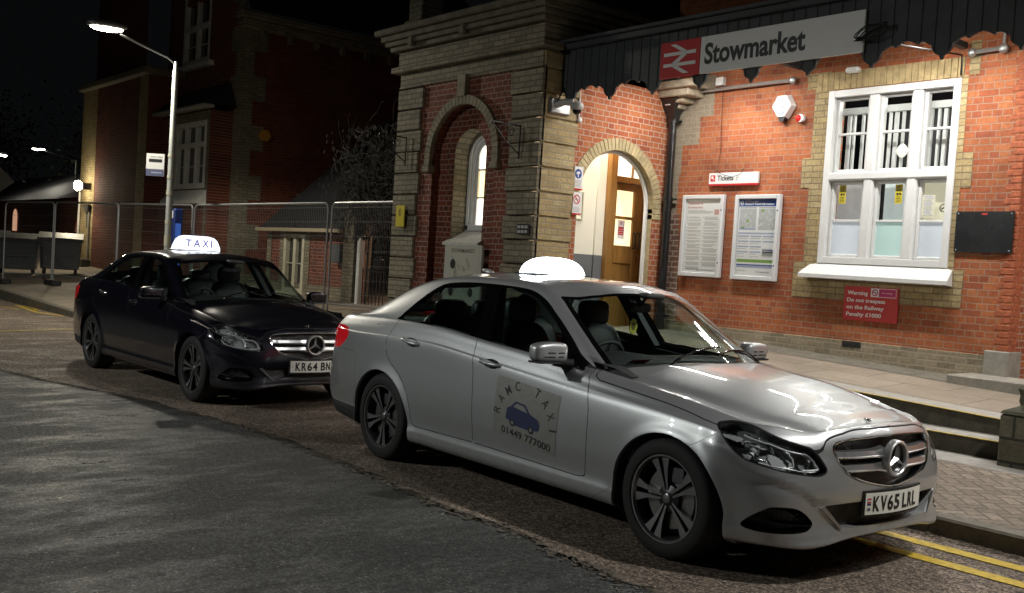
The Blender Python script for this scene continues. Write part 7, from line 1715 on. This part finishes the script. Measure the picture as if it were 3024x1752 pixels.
# ---- person at the corner of the house (seen from behind, half hidden)
def skin_person():
    g=.70; B=Vector((-34.72,10.60,g))
    J={'pelvis':(0,0,.93),'waist':(0,0,1.08),'chest':(.04,.03,1.30),'neck':(.20,.20,1.44),'head0':(.32,.36,1.46),'head1':(.40,.45,1.50),
       'hipL':(-.07,-.06,.90),'kneeL':(-.06,-.07,.50),'ankL':(-.04,-.08,.09),'toeL':(-.10,-.20,.04),'hipR':(.07,.06,.90),'kneeR':(.08,.06,.50),'ankR':(.09,.07,.09),'toeR':(.05,-.05,.04),
       'shL':(-.07,-.10,1.38),'elL':(-.10,-.16,1.12),'haL':(.02,-.22,.94),'shR':(.16,.17,1.38),'elR':(.22,.20,1.12),'haR':(.20,.10,.95)}
    R={'pelvis':.13,'waist':.125,'chest':.15,'neck':.065,'head0':.07,'head1':.09,'hipL':.10,'kneeL':.068,'ankL':.045,'toeL':.035,'hipR':.10,'kneeR':.068,'ankR':.045,'toeR':.035,'shL':.075,'elL':.05,'haL':.035,'shR':.075,'elR':.05,'haR':.035}
    Ed=[('pelvis','waist'),('waist','chest'),('chest','neck'),('neck','head0'),('head0','head1'),('pelvis','hipL'),('hipL','kneeL'),('kneeL','ankL'),('ankL','toeL'),('pelvis','hipR'),('hipR','kneeR'),('kneeR','ankR'),('ankR','toeR'),('chest','shL'),('shL','elL'),('elL','haL'),('chest','shR'),('shR','elR'),('elR','haR')]
    nm=list(J); me=D.meshes.new('person'); me.from_pydata([tuple(B+Vector(J[n])*1.12) for n in nm],[(nm.index(a),nm.index(b)) for a,b in Ed],[])
    o=D.objects.new('tmp',me); COL.objects.link(o); m=o.modifiers.new('s','SKIN'); sv=me.skin_vertices[0].data
    for i,n in enumerate(nm): sv[i].radius=(R[n],R[n]); sv[i].use_root=(n=='pelvis')
    s=o.modifiers.new('d','SUBSURF'); s.levels=2; dg=bpy.context.evaluated_depsgraph_get(); m2=D.meshes.new_from_object(o.evaluated_get(dg)); D.objects.remove(o)
    m2.materials.clear()
    for m_ in(pmat('pink_jacket',(.55,.12,.11),.7,noise=.15,nscale=12),pmat('dark_trousers',(.02,.02,.023),.8),pmat('white_shoe',(.5,.48,.47),.6),pmat('skin_tone',(.35,.2,.14),.6),pmat('dark_hair',(.02,.015,.01),.8)): m2.materials.append(m_)
    for p in m2.polygons:
        z=(p.center.z-B.z)/1.12; x=p.center.x-B.x; p.material_index=1 if .10<z<.97 else (2 if z<=.10 else (0 if z<1.47 else 4)); p.use_smooth=True
        if z<1.02 and abs(x)<.4 and p.center.y-B.y<-.16 and z>.7: p.material_index=3
    r=D.objects.new('person',m2); COL.objects.link(r); tag(r,'person in a pink jacket and dark trousers leaning in behind the house corner','person')
skin_person()
# ---- low dark buildings at the far left
LB=empty('low_building','low dark building with a lit brick arch at the far left','building',(-38,12,0))
mb=MB(); mb.box(-60,-36.5,12.2,16,0,3.1); mb.box(-37.5,-33.3,10.6,14,0,2.95,0); P(mb,'wall',[B_DREDX],None,LB)
mb=MB(); mb.add([(-60,12,3.1),(-36.4,12,3.1),(-36.4,15,4.6),(-60,15,4.6)],[(0,1,2,3)]); mb.add([(-37.6,10.4,2.9),(-33.2,10.4,2.9),(-33.2,13.5,4.2),(-37.6,13.5,4.2)],[(0,1,2,3)]); P(mb,'roof',M_LEAD,None,LB)
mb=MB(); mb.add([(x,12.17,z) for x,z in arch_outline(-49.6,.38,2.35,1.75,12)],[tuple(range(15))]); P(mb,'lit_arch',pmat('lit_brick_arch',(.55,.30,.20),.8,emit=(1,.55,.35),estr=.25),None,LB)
PB=empty('traffic_sign','pale diamond shaped sign board cut off by the left edge','sign',(-33.2,7.45,.6)); mb=MB(); mb.prism([(-.55,3.15),(0,3.62),(.52,3.12),(0,2.72)],lambda p,k:(-33.3+p[0]*.55+.02*k,7.62+p[0]*.83,p[1])); P(mb,'panel',pmat('sign_back',(.38,.38,.35),.6),None,PB); mb=MB(); mb.tube([(-33.35,7.6,.5),(-33.35,7.6,3.2)],.035,8); P(mb,'pole',M_GALV,None,PB)
# faint trees behind
def dark_tree(x,y,h,lab,n=2600):
    t=empty('tree',lab,'tree',(x,y,0),0,'dark trees beyond the far buildings'); mb=MB(); mb.tube([(x,y,0),(x+.1,y,h*.35),(x+.3,y+.2,h*.7)],[.22,.16,.06],8)
    for k in range(8): a=RNG.rand()*6; z=h*(.35+.08*k); mb.tube([(x+.1,y,z),(x+1.2*math.cos(a),y+1.2*math.sin(a),z+.9)],[.07,.02],5)
    o=mb.build('trunk',pmat('bark',(.05,.04,.03),.9)); o.parent=t; o.matrix_parent_inverse=Matrix.Translation(-Vector(t.location)); mb=MB()
    for k in range(n):
        c=RNG.randn(3)*np.array([h*.16,h*.16,h*.17])+np.array([x,y,h*.68]); s=.05+.07*RNG.rand(); u=RNG.randn(3); u/=np.linalg.norm(u); w=np.cross(u,RNG.randn(3)); w/=np.linalg.norm(w); mb.add([tuple(c+u*s),tuple(c+w*s),tuple(c-u*s),tuple(c-w*s)],[(0,1,2,3)])
    o=mb.build('crown',pmat('dark_foliage',(.03,.045,.02),.8)); o.parent=t; o.matrix_parent_inverse=Matrix.Translation(-Vector(t.location))
dark_tree(-52,17,7.5,'dark leafy tree behind the low building, the nearer one'); dark_tree(-60,13,8.5,'dark leafy tree beyond the small street lamps at the far left')
# ================================================================ CARS
G_='parked taxis'
ROOT,XS,YS=build_car(M_SILVER,'silver taxi saloon parked nearest the camera with a glowing dome on its roof',G_)
import itertools
def copy_tree(o,parent=None,swap=None):
    c=o.copy(); COL.objects.link(c)
    if parent is not None: c.parent=parent
    if swap and c.type=='MESH':
        for i,sl in enumerate(c.material_slots):
            if sl.material in swap: nm=swap[sl.material]; sl.link='OBJECT'; sl.material=nm
    for ch in list(o.children): copy_tree(ch,c,swap)
    return c
R2=copy_tree(ROOT,None,{M_SILVER:M_BLUE}); R2['label']='dark blue taxi saloon parked behind the silver one, lit TAXI sign on roof'
ROOT.location=(-3.534,5.023,0); ROOT.rotation_euler=(0,0,-.0196)
R2.location=(-9.5555,4.8872,0); R2.rotation_euler=(0,0,.0156)
add_plate(ROOT,'KV65 LRL',XS,0,True); add_plate(R2,'KR64 BN',XS,.015,False)
# roof signs
mb=MB(); superellip(mb,(-2.05,0,1.475),(.125,.285,.122),.75,.72,18,36,0,zmin=0,warp=lambda v:(v[0]*(1-.25*v[2]),v[1]*(1-.20*v[2]),v[2]**.85 if v[2]>0 else 0)); sg=mb.build('taxi_sign',M_SIGN,ROOT,60)
mb=MB(); mb.bbox(-2.17,-1.93,-.27,.27,1.462,1.476,.005); mb.build('sign_base',M_PLA,sg)
mb=MB(); 
def trap(k,p): return p
prof=[(.275,.0),(.272,.04),(.235,.12),(.19,.155),(.12,.170)]
v=[];n=len(prof)
out=[(-a,b) for a,b in prof]+[(a,b) for a,b in reversed(prof)]
for sx,sc in((-.085,.94),(-.06,1.0),(.06,1.0),(.085,.94)): v+=[(-2.10+sx,y*sc,1.472+z*(.98 if sc<1 else 1)) for y,z in out]
m=len(out); mb.add(v,[(m*i+j,m*i+j+1,m*i+m+j+1,m*i+m+j) for i in range(3) for j in range(m-1)]+[tuple(range(m-1,-1,-1)),tuple(range(3*m,4*m))]); sg=mb.build('taxi_sign',pmat('lit_sign_soft',(.9,.92,.95),.3,emit=(.86,.92,1),estr=.8),R2,35)
mb=MB(); X=-.165
for c,w in(('T',.072),('A',.082),('X',.082),('I',.016)): add_text(mb,c,lambda u,vv,d:(-2.10+.0862+d,X+u,1.512+vv),w=w,h=.085,mi=0,size=1,bold=.018,extrude=.0008); X+=w+.024
mb.build('sign_lettering',M_SIGNT,sg)
mb=MB(); mb.bbox(-2.22,-1.98,-.26,.26,1.460,1.474,.005); mb.build('sign_base',M_PLA,sg)
# magnetic door panel of the silver car
C0=(-1.471,.815);C1=(-.851,.757);C2=(-.891,.38);C3=(-1.491,.445)
def dm(u,v,d=0):
    """u,v in 0..1 on the panel -> 3D"""
    x=(C3[0]*(1-u)+C2[0]*u)*(1-v)+(C0[0]*(1-u)+C1[0]*u)*v; z=(C3[1]*(1-u)+C2[1]*u)*(1-v)+(C0[1]*(1-u)+C1[1]*u)*v
    return (x,-(YS(x,z)+.0025+d),z)
mb=MB(); n=18; v=[dm(i/n,j/n,-.0005) for i in range(n+1) for j in range(n+1)]; mb.add(v,[(i*(n+1)+j,(i+1)*(n+1)+j,(i+1)*(n+1)+j+1,i*(n+1)+j+1) for i in range(n) for j in range(n)])
fd=[o for o in ROOT.children if o.name.startswith('front_door')][0]
pn=mb.build('magnetic_panel',M_MAG,fd)
mb=MB(); W_,H_=.60,.40
txt='RAMC TAXI'; 
for i,c in enumerate(txt):
    if c==' ': continue
    a=math.radians(172-i*20.5); cx,cy=.30,.13; r=.215; bx,by=cx+r*math.cos(a)*1.12,cy+r*math.sin(a)*1.02; rot=a-PI/2
    w=.046 if c!='I' else .012; 
    def fn(u,v,d,bx=bx,by=by,rot=rot,w=w): uu=u-w/2; return dm((bx+uu*math.cos(rot)-v*math.sin(rot))/W_,(by+uu*math.sin(rot)+v*math.cos(rot))/H_,.0005+d)
    add_text(mb,c,fn,w=w,h=.062,mi=0,size=1,bold=.004,extrude=.0002)
add_text(mb,'01449 777000',lambda u,v,d:dm((.085+u)/W_,(.020+v)/H_,.0005+d),w=.47,h=.050,mi=0,size=1,bold=.012,extrude=.0002)
car=[(.12,.13),(.13,.20),(.17,.225),(.21,.265),(.30,.262),(.35,.215),(.43,.195),(.45,.16),(.44,.125),(.36,.105),(.22,.10)]
mb.prism([(x,y) for x,y in car],lambda p,k:dm(p[0]/W_,p[1]/H_,.0006+.0003*k),1)
mb.prism([(.19,.222),(.22,.252),(.29,.250),(.33,.214)],lambda p,k:dm(p[0]/W_,p[1]/H_,.0011+.0002*k),2)
for cx in(.19,.37): mb.prism([(cx+.026*math.cos(a),.113+.026*math.sin(a)) for a in np.linspace(0,2*PI,14)[:-1]],lambda p,k:dm(p[0]/W_,p[1]/H_,.0012+.0002*k),0); mb.prism([(cx+.012*math.cos(a),.113+.012*math.sin(a)) for a in np.linspace(0,2*PI,12)[:-1]],lambda p,k:dm(p[0]/W_,p[1]/H_,.0016+.0002*k),2)
mb.build('panel_print',[M_MAGT,M_MAGB,M_MAG],pn)
# small things on the dashboards
def dash_card(root,x,y,w,mat,name='permit_card'):
    mb=MB(); mb.add([(x,y-w/2,.972),(x,y+w/2,.972),(x+.055,y+w/2,1.0),(x+.055,y-w/2,1.0)],[(0,1,2,3)],0)
    if mat==M_REDP: mb.add([(x+.028,y,.987),(x+.028,y+w/2-.01,.987),(x+.054,y+w/2-.01,1.001),(x+.054,y,1.001)],[(0,1,2,3)],1)
    mb.build(name,[mat,M_WHITE],root)
dash_card(ROOT,-.66,-.50,.16,M_REDP); dash_card(ROOT,-.56,-.18,.26,M_WHITE); dash_card(R2,-.60,.42,.12,M_WHITE)
# air freshener hanging from the mirror of the silver car
AF=empty('air_freshener','yellow rosette air freshener hanging inside the silver taxi windscreen','air freshener',(0,0,0))
Mw=Matrix.Translation((-3.534,5.023,0))@Matrix.Rotation(-.0196,4,'Z'); base=Mw@Vector((-1.19,.0,1.165)); AF.location=base
mb=MB(); pts=[]
for k in range(28):
    a=2*PI*k/28; r=.040*(1+.10*math.cos(7*a)); pts.append((r*math.cos(a)*.9,r*math.sin(a)*1.15-(.012 if math.sin(a)<0 else 0)))
mb.prism(pts,lambda p,k:(.004-.008*k,p[0],p[1])); mb.build('rosette',M_YEL,AF)
mb=MB(); mb.prism([(p[0]*.5,p[1]*.5-.004) for p in pts],lambda p,k:(.0065-.002*k,p[0],p[1])); mb.build('centre',M_YEL2,AF); mb=MB(); mb.tube([(0,0,.04),(0,0,.11)],.0015,4); mb.build('cord',M_GAP,AF)
# off-camera lamp whose light falls on the silver car from ahead
lamp_post((1.2,7.4,.12),(.1,6.2,6.1),'street lamp standing by the steps outside the right edge of the view',45)
lamp_post((-12.5,-8.2,.0),(-12.3,-7.0,6.6),'unseen street lamp added behind the viewpoint to fill in light',45)  # fixture added to go with the unseen fill light
# far-away backdrop of the night sky needs no object: the world is dark
bpy.context.view_layer.update()
# ---- bake parent-inverse matrices into plain local transforms
for o in list(D.objects):
    if o.parent is not None:
        L=o.matrix_parent_inverse@o.matrix_basis
        o.matrix_parent_inverse=Matrix.Identity(4); o.matrix_basis=L
